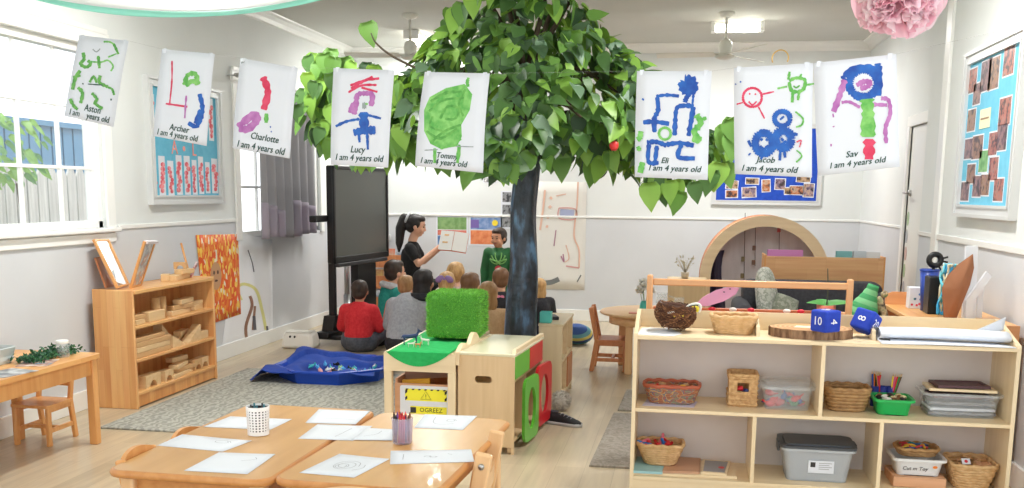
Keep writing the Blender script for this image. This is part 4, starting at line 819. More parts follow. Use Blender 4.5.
def flat_sheet(name, quad, z, label, cat, group, marks=(), m=PAPERS):
    P4 = [at(*q, Z=z) for q in quad]; c = sum(P4, Vector())/4; b = MB(); rr = rnd.uniform(0, 6)
    b.slab(lambda u, v: (P4[3].lerp(P4[2], u).lerp(P4[0].lerp(P4[1], u), v)+Vector((0, 0, .0012+.0015*(u*v)**4)), Vector((0, 0, 1))), 5, 5, .0008)
    b.mi = 1
    for pts in marks:
        sp = [P4[3].lerp(P4[2], u).lerp(P4[0].lerp(P4[1], u), v)+Vector((0, 0, .0016)) for u, v in pts]; sp = spline(sp, 5)
        vs = []; n_ = len(sp)
        for i, q in enumerate(sp):
            t = (sp[min(i+1, n_-1)]-sp[max(i-1, 0)]).normalized(); s_ = Vector((-t.y, t.x, 0))*.0012; vs += [q-s_, q+s_]
        b._add(vs, [(2*i, 2*i+1, 2*i+3, 2*i+2) for i in range(n_-1)])
    return S(b, name, [m, PENCIL], label, cat, group, origin=(c.x, c.y, z))
def scr(cx, cy, r, n_=10): return [(cx+r*math.cos(k*.8)*(1-.04*k), cy+r*math.sin(k*.8)*(1-.04*k)) for k in range(n_)]
G_ = 'drawing sheets on the low tables'
zt = .5305
flat_sheet('drawing_sheet', [(230.4, 416.5), (292, 419.7), (269.8, 430), (203.5, 427)], zt, 'blank sheet lying under the white perforated cup', 'paper', G_)
flat_sheet('drawing_sheet', [(182, 434.5), (251.8, 441.2), (222.6, 451.8), (157.4, 445.7)], zt, 'sheet between the white cup and the first chair back, touching another at one corner', 'paper', G_, [scr(.7, .7, .12)])
flat_sheet('drawing_sheet', [(219, 452.5), (275.4, 454.7), (247.3, 474.3), (184, 470.9)], zt, 'sheet at the near end of the table with the white cup', 'paper', G_, [[(.6, .6), (.8, .7), (.75, .8)]])
flat_sheet('drawing_sheet', [(318.8, 409.5), (370, 411.5), (355.4, 424.6), (305.4, 423)], zt, 'sheet at the far end of the tables where they meet', 'paper', G_, [[(.2, .3), (.6, .35), (.9, .3)]])
flat_sheet('drawing_sheet', [(317.6, 424.4), (372.4, 426.6), (353, 440.7), (298, 438.8)], zt, 'sheet lying across the gap between the two low tables', 'paper', G_, [[(.6, .2), (.65, .5), (.7, .8)]])
flat_sheet('drawing_sheet', [(367, 428), (394.4, 429.8), (392, 440.7), (351.7, 440)], zt+.0012, 'sheet slipped between the gap sheet and the crayon cup', 'paper', G_, [[(.2, .3), (.5, .5), (.6, .8)]])
flat_sheet('drawing_sheet', [(424.9, 414.4), (477.3, 416.3), (462.7, 430.2), (414, 427.8)], zt, 'sheet behind the crayon cup with a faint curved line', 'paper', G_, [[(.25, .8), (.3, .4), (.5, .3), (.7, .4)], scr(.6, .6, .1)])
flat_sheet('drawing_sheet', [(339.5, 454), (389.5, 459.5), (354, 477.8), (299.3, 473)], zt, 'slanted sheet with a round pencil scribble on the crayon table', 'paper', G_, [scr(.5, .5, .24, 16), scr(.45, .45, .12), [(.75, .3), (.85, .45), (.8, .6)]])
flat_sheet('drawing_sheet', [(390.7, 451), (471.2, 450), (474.4, 462), (390, 464.4)], zt, 'long narrow sheet beside the chair posts on the crayon table', 'paper', G_, [[(.15, .3), (.16, .7)], scr(.45, .5, .05), scr(.52, .45, .05), [(.7, .7), (.75, .6)]])
# cups
cp = T('pencil_cup', 'white perforated plastic cup standing on a sheet', 'cup', at(258.5, 434, Z=.532))
b = MB(); seg, nz_ = 40, 21; prof = lambda j: (.041+.004*j/nz_, .112*j/nz_)
vs = []; fs = []
for ro in (0, .0025):
    for j in range(nz_+1):
        r, z = prof(j); vs += [((r-ro)*math.cos(2*PI*k/seg), (r-ro)*math.sin(2*PI*k/seg), z) for k in range(seg)]
o_ = (nz_+1)*seg
for j in range(nz_):
    for k in range(seg):
        if k % 2 and j % 2 == 1 and 1 < j < nz_-2: continue
        a = j*seg+k; c = j*seg+(k+1) % seg; fs.append((a, c, c+seg, a+seg)); fs.append((o_+c, o_+a, o_+a+seg, o_+c+seg))
fs += [(nz_*seg+k, nz_*seg+(k+1) % seg, o_+nz_*seg+(k+1) % seg, o_+nz_*seg+k) for k in range(seg)]
b._add(vs, fs, None, False); b.cyl((0, 0, 0), (0, 0, .004), .041, seg=48); b.build('basket', mat('white_perforated', (240, 240, 240), .4), cp)
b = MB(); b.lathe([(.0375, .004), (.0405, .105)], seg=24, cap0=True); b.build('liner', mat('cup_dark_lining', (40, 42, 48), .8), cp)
rnd.seed(3)
for k in range(5):
    a = k*1.25; q = cp.location+Vector((.022*math.cos(a), .022*math.sin(a), .006)); b = MB(); b.cyl((0, 0, 0), (.004*math.cos(a), .004*math.sin(a), .113), .0035, seg=6); S(b, 'pencil', [col('pencil_teal', (40, 110, 120)), DKGREY][k % 2:][:1], 'short %s pencil inside the white perforated cup' % ('teal', 'dark grey')[k % 2], 'pencil', 'pencils in the white cup'); LAST.location = q
cc = at(402.5, 443, Z=.531); cp = T('crayon_cup', 'clear plastic cup packed with crayons on the low table', 'cup', cc)
b = MB(); b.lathe([(.034, 0), (.037, .004), (.041, .098), (.039, .098), (.035, .006), (.002, .005)], seg=28); b.build('cup', mat('lilac_clear_plastic', (206, 196, 222), .2, alpha=.34), cp)
b = MB(); b.lathe([(.041, .094), (.0435, .097), (.041, .1)], seg=28, cap0=False); b.build('rim', CLEAR, cp)
CRC = [('red', (204, 36, 48)), ('black', (34, 30, 36)), ('orange', (236, 124, 50)), ('yellow', (238, 206, 70)), ('navy', (40, 48, 100)), ('pink', (226, 90, 130)), ('purple', (130, 80, 160)), ('brown', (120, 72, 50))]
rnd.seed(8)
for k in range(16):
    nm, c = CRC[(0, 1, 0, 2, 1, 4, 0, 3, 1, 6, 0, 5, 1, 7, 2, 0)[k]]; a = 2.4*k; r = .006+.026*math.sqrt(k/16); q = cc+Vector((r*math.cos(a), r*math.sin(a), .006)); h = rnd.uniform(.088, .105)
    b = MB(); b.cyl((0, 0, 0), (0, 0, h), .0042, seg=8); b.cyl((0, 0, h), (0, 0, h+.012), .004, .0015, 8); b.mi = 1; b.cyl((0, 0, .012), (0, 0, h-.012), .0045, seg=8)
    o = b.build('crayon', [col('crayon_'+nm, c), col('wrap_'+nm, tuple(int(v*.7+60) for v in c))]); o.location = q; o.rotation_euler = (rnd.uniform(-.05, .05), rnd.uniform(-.05, .05), 0); tag(o, nm+' crayon standing in the clear cup on the low table', 'crayon', nm+' crayons in the clear cup')
# chairs round the low tables
def chair_at(pa, pb, face, label, **k):
    a, c = at(*pa, Z=.555), at(*pb, Z=.555); m = (a+c)/2; ang = math.atan2(face[1], face[0])-PI/2
    d_ = Vector((*face, 0)).normalized(); o = small_chair((m.x+d_.x*.185, m.y+d_.y*.185, 0), ang, label, **k); o.scale.x = max(.8, min(1.35, (a-c).length/.25)); return o
chair_at((117, 454), (153, 440), (1, .02), 'curved beech child chair back at the near end beside the white cup table', curved=True, m=PINEP)
small_chair((-1.775, 3.66, 0), -PI/2+.02, 'curved beech child chair back further along beside the white cup table', curved=True, m=PINEP).scale = (.9, 1, .93)
chair_at((476, 459), (505, 431), (-1, -.05), 'pale beech child chair with bolted posts on the side of the crayon table', bolts=True, m=BEECH)
small_chair((-.985, 3.085, 0), 0, 'beech child chair at the near end of the crayon table', curved=True, m=BEECHX)
# ------------------------------------------------------------------ play kitchen
kt = T('play_kitchen', 'low birch play kitchen with green and red doors and a slot handle in its side', 'play kitchen', (-1.07, 5.8, 0))
KPAN = wood('kitchen_panel', (212, 182, 140), (224, 196, 156), 2, .4)
KX0, KX1, KY0, KY1 = -1.235, -.905, 5.43, 6.17
hole = rrect(.10, .04, .0199, 6, -1.085, .425)
b = MB(); b.prism([(KX0, .04), (KX1-.015, .04), (KX1-.015, .0), (KX1, .0), (KX1, .56), (KX0, .56)], 'xz', KY0, KY0+.018, holes=[hole]); b.build('end_panel', KPAN, kt, True)
b = MB(); b.bx(KX0, KX1, KY1-.018, KY1, 0, .56, .003); b.build('end_panel', KPAN, kt, True)
MB().bx(KX0-.002, KX1+.006, KY0-.004, KY1+.004, .56, .578, .005).build('worktop', mat('worktop_cream', (226, 220, 190), .25), kt, True)  # cream made paler, with the worktop's glare put into the colour
MB().bx(KX0, KX0+.012, KY0+.018, KY1-.018, .04, .56).build('back_panel', KPAN, kt, True)
b = MB(); b.bx(KX0+.012, KX1-.02, KY0+.018, KY1-.018, .05, .068); b.bx(KX1-.034, KX1-.02, KY0+.018, KY1-.018, .40, .56); b.bx(KX0+.012, KX1-.02, (KY0+KY1)/2-.009, (KY0+KY1)/2+.009, .068, .40); b.build('carcass', KPAN, kt, True)
b = MB(); b.prism([(KY0-.004, .56), (KY0+.03, .60), (KY1, .60), (KY1, .56)], 'yz', KX1-.016, KX1+.004); b.build('edge_strip', BIRCHY, kt, True)
KG = mat('kitchen_green', (96, 178, 60), .3); KR = mat('kitchen_red', (196, 36, 44), .3); ym = (KY0+KY1)/2
MB().bx(KX1-.02, KX1+.004, KY0+.02, ym-.004, .43, .56, .004).build('drawer_front', KG, kt, True)
MB().bx(KX1-.02, KX1+.004, ym+.004, KY1-.02, .43, .56, .004).build('drawer_front', KR, kt, True)
for nm, m, y0, y1, an, z0, z1 in (('green', KG, KY0+.17, ym+.10, -3, .02, .40), ('red', KR, ym+.13, KY1+.09, -3, .04, .42)):
    w_ = y1-y0; b = MB(); b.prism(rrect(w_, z1-z0, .06, 6, w_/2, (z0+z1)/2), 'yz', -.009, .009, holes=[ellp(w_/2, (z0+z1)/2, w_*.27, (z1-z0)*.33, 24)])
    b.xf(TR(KX1+.016, y0, 0) @ RZ(math.radians(an))); b.build('door', m, kt, True)
for x in (KX0+.03, KX1-.03):
    for y in (KY0+.03, KY1-.03): b = MB(); b.cyl((x, y, 0), (x, y, .045), .014, .018); b.build('foot', KPAN, kt, True)
pr = [(KY0-.012, .50), (KY0-.012, .575)]+[(KY0+.20*t, .578+.034*math.sin(PI*t)) for t in (.08, .25, .4, .55, .7, .9)]+[(KY0+.20+.22*t, .580+.068*math.sin(PI*t)) for t in (.06, .2, .35, .5, .65, .8, .94)]+[(KY1, .578), (KY1, .50)]
b = MB(); b.prism(pr, 'yz', KX0-.014, KX0+.012); b.build('wavy_side', BIRCHY, kt, True)
kt.location = (-1.041, 5.813, 0); kt.rotation_euler.z = math.radians(-4.5)
# ------------------------------------------------------------------ nature table with felt
nt = T('nature_table', 'low birch display table draped with green felt beside the play kitchen', 'table', (-1.46, 5.75, 0))
NX0, NX1, NY0, NY1, NZ = -1.665, -1.245, 5.44, 6.46, .565
b = MB(); b.prism([(NX0, .455), (NX1, .455), (NX1, NZ-.004), (NX1-.02, NZ), (NX0+.02, NZ), (NX0, NZ-.004)], 'xz', NY0, NY0+.02); b.build('front_rail', BIRCH, nt, True)
MB().bx(NX0, NX1, NY0+.02, NY1, NZ-.02, NZ-.002, .003).build('table_top', BIRCH, nt, True)
for x in (NX0, NX1-.045):
    for y in (NY0, NY1-.045): MB().bx(x, x+.045, y, y+.045, 0, .455 if y == NY0 else NZ-.021, .004).build('leg', BIRCHZ, nt, True)
MB().bx(NX0+.045, NX1-.045, NY1-.02, NY1-.005, .10, NZ-.02).build('back_panel', BIRCHZ, nt, True)
b = MB(); b.bx(NX0+.01, NX1-.01, NY0+.01, NY1-.01, .10, .118); b.build('lower_shelf', BIRCH, nt, True)
FELT = noisy('green_felt', [(.3, (34, 164, 84)), (.7, (48, 182, 100))], nscale=30, rough=.95)
b = MB(); b.slab(lambda u, v: (Vector((NX0+.03+(NX1-NX0-.06)*u, NY0-.004+(NY1-NY0-.02)*v, NZ+.004+.002*math.sin(20*u+9*v))), Vector((0, 0, 1))), 14, 14, .003)
b.prism([(NX0+.015, NZ+.003)]+[(NX0+.015+(NX1-NX0-.045)*t, NZ+.003-.082*math.sin(PI*t)**.85) for t in [k/16 for k in range(1, 16)]]+[(NX1-.03, NZ+.003)], 'xz', NY0-.006, NY0-.003)
o = b.build('felt_cloth', FELT); o.location = (0, 0, 0); o.data.transform(TR(1.46, -5.75, -NZ)); o.location = (-1.46, 5.75, NZ); tag(o, 'green felt cloth hanging in a curve over the front of the birch table', 'cloth')
# crate under it with sign
cr = T('wooden_crate', 'open wooden crate with a slatted lid under the green felt table', 'crate', (-1.46, 5.72, .118))
RAW = wood('raw_pinkish_wood', (206, 152, 112), (222, 172, 134), 0, .6)
b = MB(); b.bx(NX0+.05, NX1-.05, NY0+.05, NY0+.064, .118, .375); b.build('front_board', RAW, cr, True)
b = MB(); b.bx(NX0+.05, NX0+.062, NY0+.064, NY1-.05, .118, .40); b.bx(NX1-.062, NX1-.05, NY0+.064, NY1-.05, .118, .40); b.bx(NX0+.062, NX1-.062, NY1-.064, NY1-.05, .118, .42); b.bx(NX0+.062, NX1-.062, NY0+.064, NY1-.064, .118, .13); b.build('crate_body', RAW, cr, True)
for k in range(4):
    b = MB(); y = NY0+.20+k*.09; b.bar((NX0+.07, y, .40+.006*k), (NX1-.07, y+.05, .425+.006*k), .012, .075, .003); b.build('lid_slat', wood('greyed_slat', (150, 112, 92), (172, 132, 108), 0, .7), cr, True)
S(MB().prism([(-1.585, .33), (-1.42, .34), (-1.42, .40), (-1.585, .385)], 'xz', NY0+.10, NY0+.12), 'yellow_block', col('yellow_ochre', (222, 164, 40)), 'yellow wooden board standing inside the crate behind the sign', 'board', origin=(-1.5, NY0+.11, .33))
sg = T('caution_sign', 'laminated caution sign with striped yellow label on the front of the crate', 'sign', (-1.45, NY0+.045, .13))
A, B_ = at(400, 385, Y=NY0+.046), at(452, 427, Y=NY0+.046); sx0, sx1, sz1, sz0 = A.x, B_.x, A.z, .135
YEL = col('sign_yellow', (246, 238, 60)); b = MB(); b.prism(rrect(sx1-sx0, sz1-sz0, .012, 4, (sx0+sx1)/2, (sz0+sz1)/2), 'xz', NY0+.045, NY0+.048); b.build('sheet', PAPER, sg, True)
def sq(x0, x1, z0, z1, y, m, nm): MB().bx(sx0+(sx1-sx0)*x0, sx0+(sx1-sx0)*x1, y, y+.0008, sz1-z1, sz1-z0).build(nm, m, sg, True)
sq(.10, .90, .018, .088, NY0+.0442, YEL, 'warning_label'); sq(.20, .90, .120, .165, NY0+.0442, YEL, 'lower_label')
b = MB(); X_ = lambda t: sx0+(sx1-sx0)*t
for k in range(7): t = .12+.12*k; b.prism([(X_(t), sz1-.018), (X_(t+.045), sz1-.018), (X_(t+.03), sz1-.026), (X_(t-.015), sz1-.026)], 'xz', NY0+.0434, NY0+.0441)
for t in (.10, .86): b.prism([(X_(t), sz1-.03), (X_(t+.05), sz1-.02), (X_(t+.04), sz1-.04), (X_(t), sz1-.05)], 'xz', NY0+.0434, NY0+.0441); b.prism([(X_(t), sz1-.07), (X_(t+.04), sz1-.06), (X_(t+.04), sz1-.078), (X_(t), sz1-.088)], 'xz', NY0+.0434, NY0+.0441)
tri = [(X_(.5), sz1-.030), (X_(.40), sz1-.078), (X_(.60), sz1-.078)]
for k in range(3): p0, p1 = tri[k], tri[(k+1) % 3]; b.bar((p0[0], NY0+.0438, p0[1]), (p1[0], NY0+.0438, p1[1]), .0008, .004, up=(0, 1, 0))
b.bx(X_(.495), X_(.505), NY0+.0434, NY0+.0441, sz1-.066, sz1-.048); b.bx(X_(.495), X_(.505), NY0+.0434, NY0+.0441, sz1-.073, sz1-.070); b.build('warning_marks', BLACK, sg, True)
M = Matrix(((1, 0, 0), (0, 0, -1), (0, 1, 0))).to_4x4(); M.translation = (X_(.60), NY0+.0438, sz1-.142); b = MB(); b.text('OGREEZ', .036, M, .0003); MB().bx(X_(.20), X_(.31), NY0+.0434, NY0+.0441, sz1-.16, sz1-.126).build('dark_panel', DKGREY, sg, True); b.build('lettering', BLACK, sg, True)
# turf cube
tc_ = Vector((-1.366, 6.035, .572)); s_ = .358; b = MB(); b.box((0, 0, s_/2), (s_-.03, s_-.03, s_-.03), .042, seg=4); rnd.seed(2); b.mi = 1
GB = 0
for face_ in range(5):
    for k in range(1900 if face_ in (0, 4) else 1000):
        u, v = rnd.uniform(-.5, .5)*(s_-.015), rnd.uniform(-.5, .5)*(s_-.015)
        if face_ == 0: p, nn = Vector((u, -s_/2+.012, v+s_/2)), Vector((0, -1, 0))
        elif face_ == 1: p, nn = Vector((u, s_/2-.012, v+s_/2)), Vector((0, 1, 0))
        elif face_ == 2: p, nn = Vector((-s_/2+.012, u, v+s_/2)), Vector((-1, 0, 0))
        elif face_ == 3: p, nn = Vector((s_/2-.012, u, v+s_/2)), Vector((1, 0, 0))
        else: p, nn = Vector((u, v, s_-.012)), Vector((0, 0, 1))
        H_ = s_/2-.014; rr_ = .045; pc = p-Vector((0, 0, s_/2)); cl = Vector([max(-H_+rr_, min(H_-rr_, q)) for q in pc]); nn = (pc-cl).normalized(); p = cl+nn*rr_+Vector((0, 0, s_/2))
        t = (nn+rv(.55)).normalized(); sd = t.cross(rv(1)).normalized()*.0028; L = rnd.uniform(.014, .024); b.mi = rnd.choice((1, 1, 2, 3)); p = p-nn*.006
        b._add([p-sd, p+sd, p+t*L*.6+sd*.7+rv(.002), p+t*L], [(0, 1, 2), (0, 2, 3)])
o = b.build('turf_cube', [mat('turf_base', (84, 150, 56), .9), mat('turf_a', (124, 194, 74), .7), mat('turf_b', (104, 174, 62), .7), mat('turf_c', (146, 210, 94), .7)]); o.location = tc_; o.scale = (1, 1, .84); tag(o, 'cube pouf covered in bright green artificial turf on the felt table', 'pouf')
def quadruped(name, loc, rz, s, m, label, horns=True):
    b = MB(); k = s
    b.chain([(-.5*k, 0, .62*k), (-.2*k, 0, .6*k), (.2*k, 0, .64*k), (.42*k, 0, .7*k)], [.13*k, .14*k, .15*k, .12*k]); b.chain([(.42*k, 0, .72*k), (.56*k, 0, 1.0*k)], [.10*k, .075*k]); b.chain([(.54*k, 0, 1.02*k), (.78*k, 0, .93*k)], [.085*k, .045*k])
    for x, sx in ((-.45, -1), (.36, 1)):
        for y in (-.08, .08): b.chain([(x*k, y*k, .55*k), ((x+.03*sx)*k, y*k, .32*k), ((x-.02)*k, y*k, .04*k)], [.07*k, .045*k, .03*k]); b.cap(((x-.02)*k, y*k, .03*k), ((x+.03)*k, y*k, .025*k), .03*k)
    for y in (-.05, .05):
        b.cap((.5*k, y*k, 1.07*k), (.46*k, y*1.8*k, 1.17*k), .03*k, .012*k)
        if horns: b.chain([(.54*k, y*k, 1.06*k), (.46*k, y*1.6*k, 1.22*k), (.34*k, y*2*k, 1.28*k)], [.02*k, .016*k, .006*k])
    b.chain([(-.6*k, 0, .66*k), (-.7*k, 0, .45*k)], [.03*k, .02*k])
    o = b.build(name, m, remesh=.035*s, smooth_it=2); o.location = loc; o.rotation_euler.z = rz; return tag(o, label, 'toy')
quadruped('toy_animal', (-1.57, 5.68, NZ+.005), .35, .085, mat('toy_navy', (38, 58, 96), .45), 'dark blue four legged toy animal standing on the green felt')
quadruped('toy_animal', (-1.49, 5.70, NZ+.005), 2.9, .05, mat('toy_white', (222, 218, 206), .5), 'small white toy animal beside the dark blue one', False)
quadruped('toy_animal', (-1.545, 5.60, NZ+.005), .2, .035, mat('toy_white', (222, 218, 206), .5), 'tiny white toy animal at the feet of the dark blue one', False)
quadruped('toy_animal', (-1.50, 5.585, NZ+.005), -.3, .034, mat('toy_orange', (216, 140, 90), .5), 'tiny orange toy animal near the turf cube', False)
# ------------------------------------------------------------------ second unit, trunk side
u2 = T('birch_cabinet', 'narrow birch cabinet with open pigeonholes behind the play kitchen', 'cabinet', (-.88, 7.12, 0))
ux0, ux1, uy0, uy1, uz = -.965, -.80, 6.80, 7.46, .575
for y in (uy0, uy1-.018): MB().bx(ux0, ux1, y, y+.018, 0, uz-.018, .003).build('end_panel', BIRCHZ, u2, True)
MB().bx(ux0-.004, ux1+.006, uy0-.004, uy1+.004, uz-.018, uz, .004).build('top', BIRCHY, u2, True)
MB().bx(ux0, ux0+.012, uy0+.018, uy1-.018, .03, uz-.018).build('back_panel', BIRCHZ, u2, True)
b = MB(); b.bx(ux0+.012, ux1, uy0+.018, uy1-.018, .05, .068); b.bx(ux0+.012, ux1, uy0+.018, uy1-.018, .30, .318); b.bx(ux0+.012, ux1-.004, (uy0+uy1)/2-.009, (uy0+uy1)/2+.009, .068, uz-.018); b.build('shelf_board', BIRCHY, u2, True)
MB().bx(ux1-.012, ux1+.004, (uy0+uy1)/2+.02, uy1-.02, .07, .29, .003).build('door', REDWOOD, u2, True)
tb_ = T('teal_box', 'open teal card box standing on the narrow birch cabinet', 'box', (-.97, 6.86, uz))
c1 = at(540, 327, Y=6.86); c2 = at(551, 327, Y=6.86); b = MB(); xx0, xx1 = c1.x, c2.x; zz = at(545, 312, Y=6.86).z
b.bx(xx0, xx1, 6.84, 6.845, uz, zz); b.bx(xx0, xx1, 6.92, 6.925, uz, zz); b.bx(xx0, xx0+.004, 6.845, 6.92, uz, zz); b.bx(xx1-.004, xx1, 6.845, 6.92, uz, zz); b.bx(xx0, xx1, 6.84, 6.925, uz, uz+.004); b.build('shell', col('teal_card', (92, 200, 190)), tb_, True)
S(MB().box((-.90, 7.1, uz+.012), (.05, .16, .024), .005, .3), 'small_tool', DKGREY, 'dark toy tool lying on the narrow birch cabinet', 'toy', origin=(-.9, 7.1, uz))
# shoe, fluffy ball, striped cushion
def shoe(loc, rz, label, group=None):
    t = T('sneaker', label, 'shoe', loc, rz, group); L = .25
    out = [(0, -.035), (.05, -.038), (.11, -.034), (.18, -.043), (.225, -.035), (.25, 0), (.235, .033), (.18, .042), (.11, .032), (.05, .036), (0, .032), (-.012, 0)]
    b = MB(); b.prism([(x-.12, y) for x, y in out], 'xy', 0, .022, smooth=True); b.build('sole', mat('sole_grey', (178, 178, 178), .6), t)
    b = MB()
    secs = [(-.128, .030, .075), (-.10, .034, .085), (-.05, .033, .078), (.0, .034, .068), (.05, .040, .052), (.09, .038, .040), (.125, .012, .028)]
    def up(u, v):
        i = min(int(v*6), 5); f = v*6-i; x, w_, h = [secs[i][k]+(secs[i+1][k]-secs[i][k])*f for k in range(3)]; a = PI*u; return Vector((x, -w_*math.cos(a), .02+(h-.02)*math.sin(a)**.7))
    b.grid(up, 14, 24); b.ell((-.122, 0, .05), (.012, .03, .032)); b.build('upper', mat('shoe_black', (28, 28, 32), .7), t)
    b = MB(); b.mi = 0; b.prism(ellp(-.085, 0, .045, .022), 'xy', .078, .086); b.build('collar', mat('shoe_lining', (70, 70, 76), .8), t)
    b = MB()
    for k in range(4): x = -.02+.024*k; h = .072-.0075*k; b.tube([(x, -.018, h-.004), (x+.006, 0, h+.006), (x+.012, .018, h-.004)], .0028, 6)
    b.build('laces', mat('lace_grey', (150, 150, 156), .7), t)
shoe(at(564, 425, Z=0), math.radians(-20), 'black sneaker with grey sole lying beside the red door')
b = MB(); c = at(556, 414, Z=.0); rnd.seed(4); b.ell((0, 0, .075), .06)
for k in range(900):
    q = rv(1)
    if q.length < .1: continue
    q.normalize(); p = Vector((0, 0, .075))+q*.056; t = (q+rv(.5)).normalized(); sd = t.cross(rv(1)).normalized()*.003; b._add([p-sd, p+sd, p+t*.024], [(0, 1, 2)])
S(b, 'fluffy_ball', mat('greyish_fluff', (196, 190, 182), .9), 'fluffy grey white pompom toy on the floor behind the sneakers', 'toy'); LAST.location = c+Vector((.02, .12, -.006))
b = MB(); r = .16
for k in range(7): b.mi = k % 3; z0, z1 = -r+2*r*k/7, -r+2*r*(k+1)/7; b.lathe([(math.sqrt(max(0, r*r-z*z)), z) for z in (z0, (z0*2+z1)/3, (z0+2*z1)/3, z1)], seg=24, cap0=False)
b.xf(TR(0, 0, .09) @ RX(1.0) @ Matrix.Diagonal((1, .55, 1, 1)))
c = at(577, 347, Z=0); S(b, 'striped_ball', [col('st_blue', (46, 82, 150)), col('st_yellow', (206, 196, 110)), col('st_teal', (90, 150, 170))], 'blue and yellow striped cushion ball on the floor behind the narrow cabinet', 'cushion'); LAST.location = (c.x-.02, c.y+.15, .015)
# ------------------------------------------------------------------ round table at the back
rt = T('round_table', 'round beech table by the back wall with jugs on it', 'table', (-.22, 8.42, 0))
b = MB(); b.lathe([(.01, .475), (.44, .475), (.452, .482), (.452, .494), (.444, .5), (.002, .5)], seg=48, cap1=True); b.build('table_top', BEECHX, rt)
b = MB(); b.lathe([(.36, .40), (.375, .40), (.375, .475), (.36, .475)], seg=48, cap0=False); b.build('apron', BEECHX, rt)
for a in (235, 325, 55, 145): x, y = .33*math.cos(math.radians(a)), .33*math.sin(math.radians(a)); MB().bx(x-.03, x+.03, y-.03, y+.03, 0, .475, .008).build('leg', BEECH, rt)
small_chair((-.55, 8.36, 0), -PI/2, 'beech child chair standing beside the round table', m=REDWOOD)
z = .5
b = MB(); b.box((0, 0, .004), (.12, .08, .008), .003); o = b.build('felt_pad', col('faded_red', (210, 130, 110))); o.location = (-.36, 8.22, z); tag(o, 'small faded red pad lying on the round table', 'pad')
jg = T('glass_jug', 'clear jug with a handle on the round table', 'jug', (at(662, 300, Y=8.35).x, 8.35, z))
b = MB(); b.lathe([(.045, 0), (.055, .01), (.052, .10), (.042, .14), (.05, .16), (.047, .16), (.038, .14), (.047, .1), (.05, .014), (.002, .008)], seg=24); b.build('jug_body', CLEAR, jg)
b = MB(); b.tube(spline([(.05, 0, .135), (.10, 0, .12), (.095, 0, .06), (.054, 0, .03)], 6), .007, 8); b.build('handle', CLEAR, jg)
gl = T('drinking_glass', 'clear straight drinking glass beside the jug on the round table', 'glass', (at(672, 300, Y=8.3).x+.06, 8.3, z)); b = MB(); b.lathe([(.035, 0), (.037, .004), (.04, .13), (.037, .13), (.034, .008), (.002, .006)], seg=20); b.build('glass_body', CLEAR, gl)
vs_ = T('flower_vase', 'teal vase of fluffy white flowers on the round table', 'vase', (at(645, 300, Y=8.25).x, 8.25, z)); b = MB(); b.lathe([(.035, 0), (.045, .02), (.04, .08), (.03, .10), (.026, .10), (.034, .08), (.002, .01)], seg=20); b.build('vase', col('teal_glaze', (84, 190, 176)), vs_)
for k in range(6):
    b = MB(); a = k*1.1; q = Vector((.045*math.cos(a), .045*math.sin(a), .19+.03*(k % 3))); b.tube([(0, 0, .02), q*.6, q], .003, 5); b.mi = 1
    for j in range(40): d_ = rv(1).normalized(); leaf(b, q, d_, rv(1), .045, .03, 1)
    b.build('flower', [col('stem_green', (120, 150, 100)), mat('white_petal', (236, 232, 224), .8)], vs_)
pc = T('pale_wood_cabinet', 'pale wooden box cabinet against the back wall beside the arch', 'cabinet', (-.02, 9.6, 0)); A, B_ = at(668, 281, Y=9.5), at(706, 281, Y=9.5); zc = A.z
b = MB(); b.bx(A.x, B_.x, 9.5, 9.52, 0, zc); b.bx(A.x, A.x+.018, 9.52, 9.8, 0, zc); b.bx(B_.x-.018, B_.x, 9.52, 9.8, 0, zc); b.build('carcass', wood('pale_oak', (206, 180, 138), (218, 194, 152), 2), pc, True); MB().bx(A.x-.01, B_.x+.01, 9.49, 9.81, zc, zc+.018, .004).build('top', wood('pale_oak', (206, 180, 138), (218, 194, 152), 2), pc, True)
dp = T('dried_plant', 'wispy dried plant in a small pot on the pale wooden cabinet', 'plant', ((A.x+B_.x)/2-.02, 9.62, zc+.018)); b = MB(); b.lathe([(.03, 0), (.04, .06), (.036, .06), (.002, .05)], seg=16); b.build('pot', col('pot_beige', (196, 182, 160)), dp)
b = MB(); rnd.seed(6)
for k in range(26): q = Vector((rnd.uniform(-.09, .09), rnd.uniform(-.06, .06), rnd.uniform(.12, .2))); b.tube([(0, 0, .05), q*.6+Vector((0, 0, .03)), q], [.002, .0016, .001], 4); leaf(b, q, rv(1)+Vector((0, 0, .3)), rv(1), .03, .016, 0)
b.build('twigs', col('dry_leaf', (182, 174, 148)), dp)
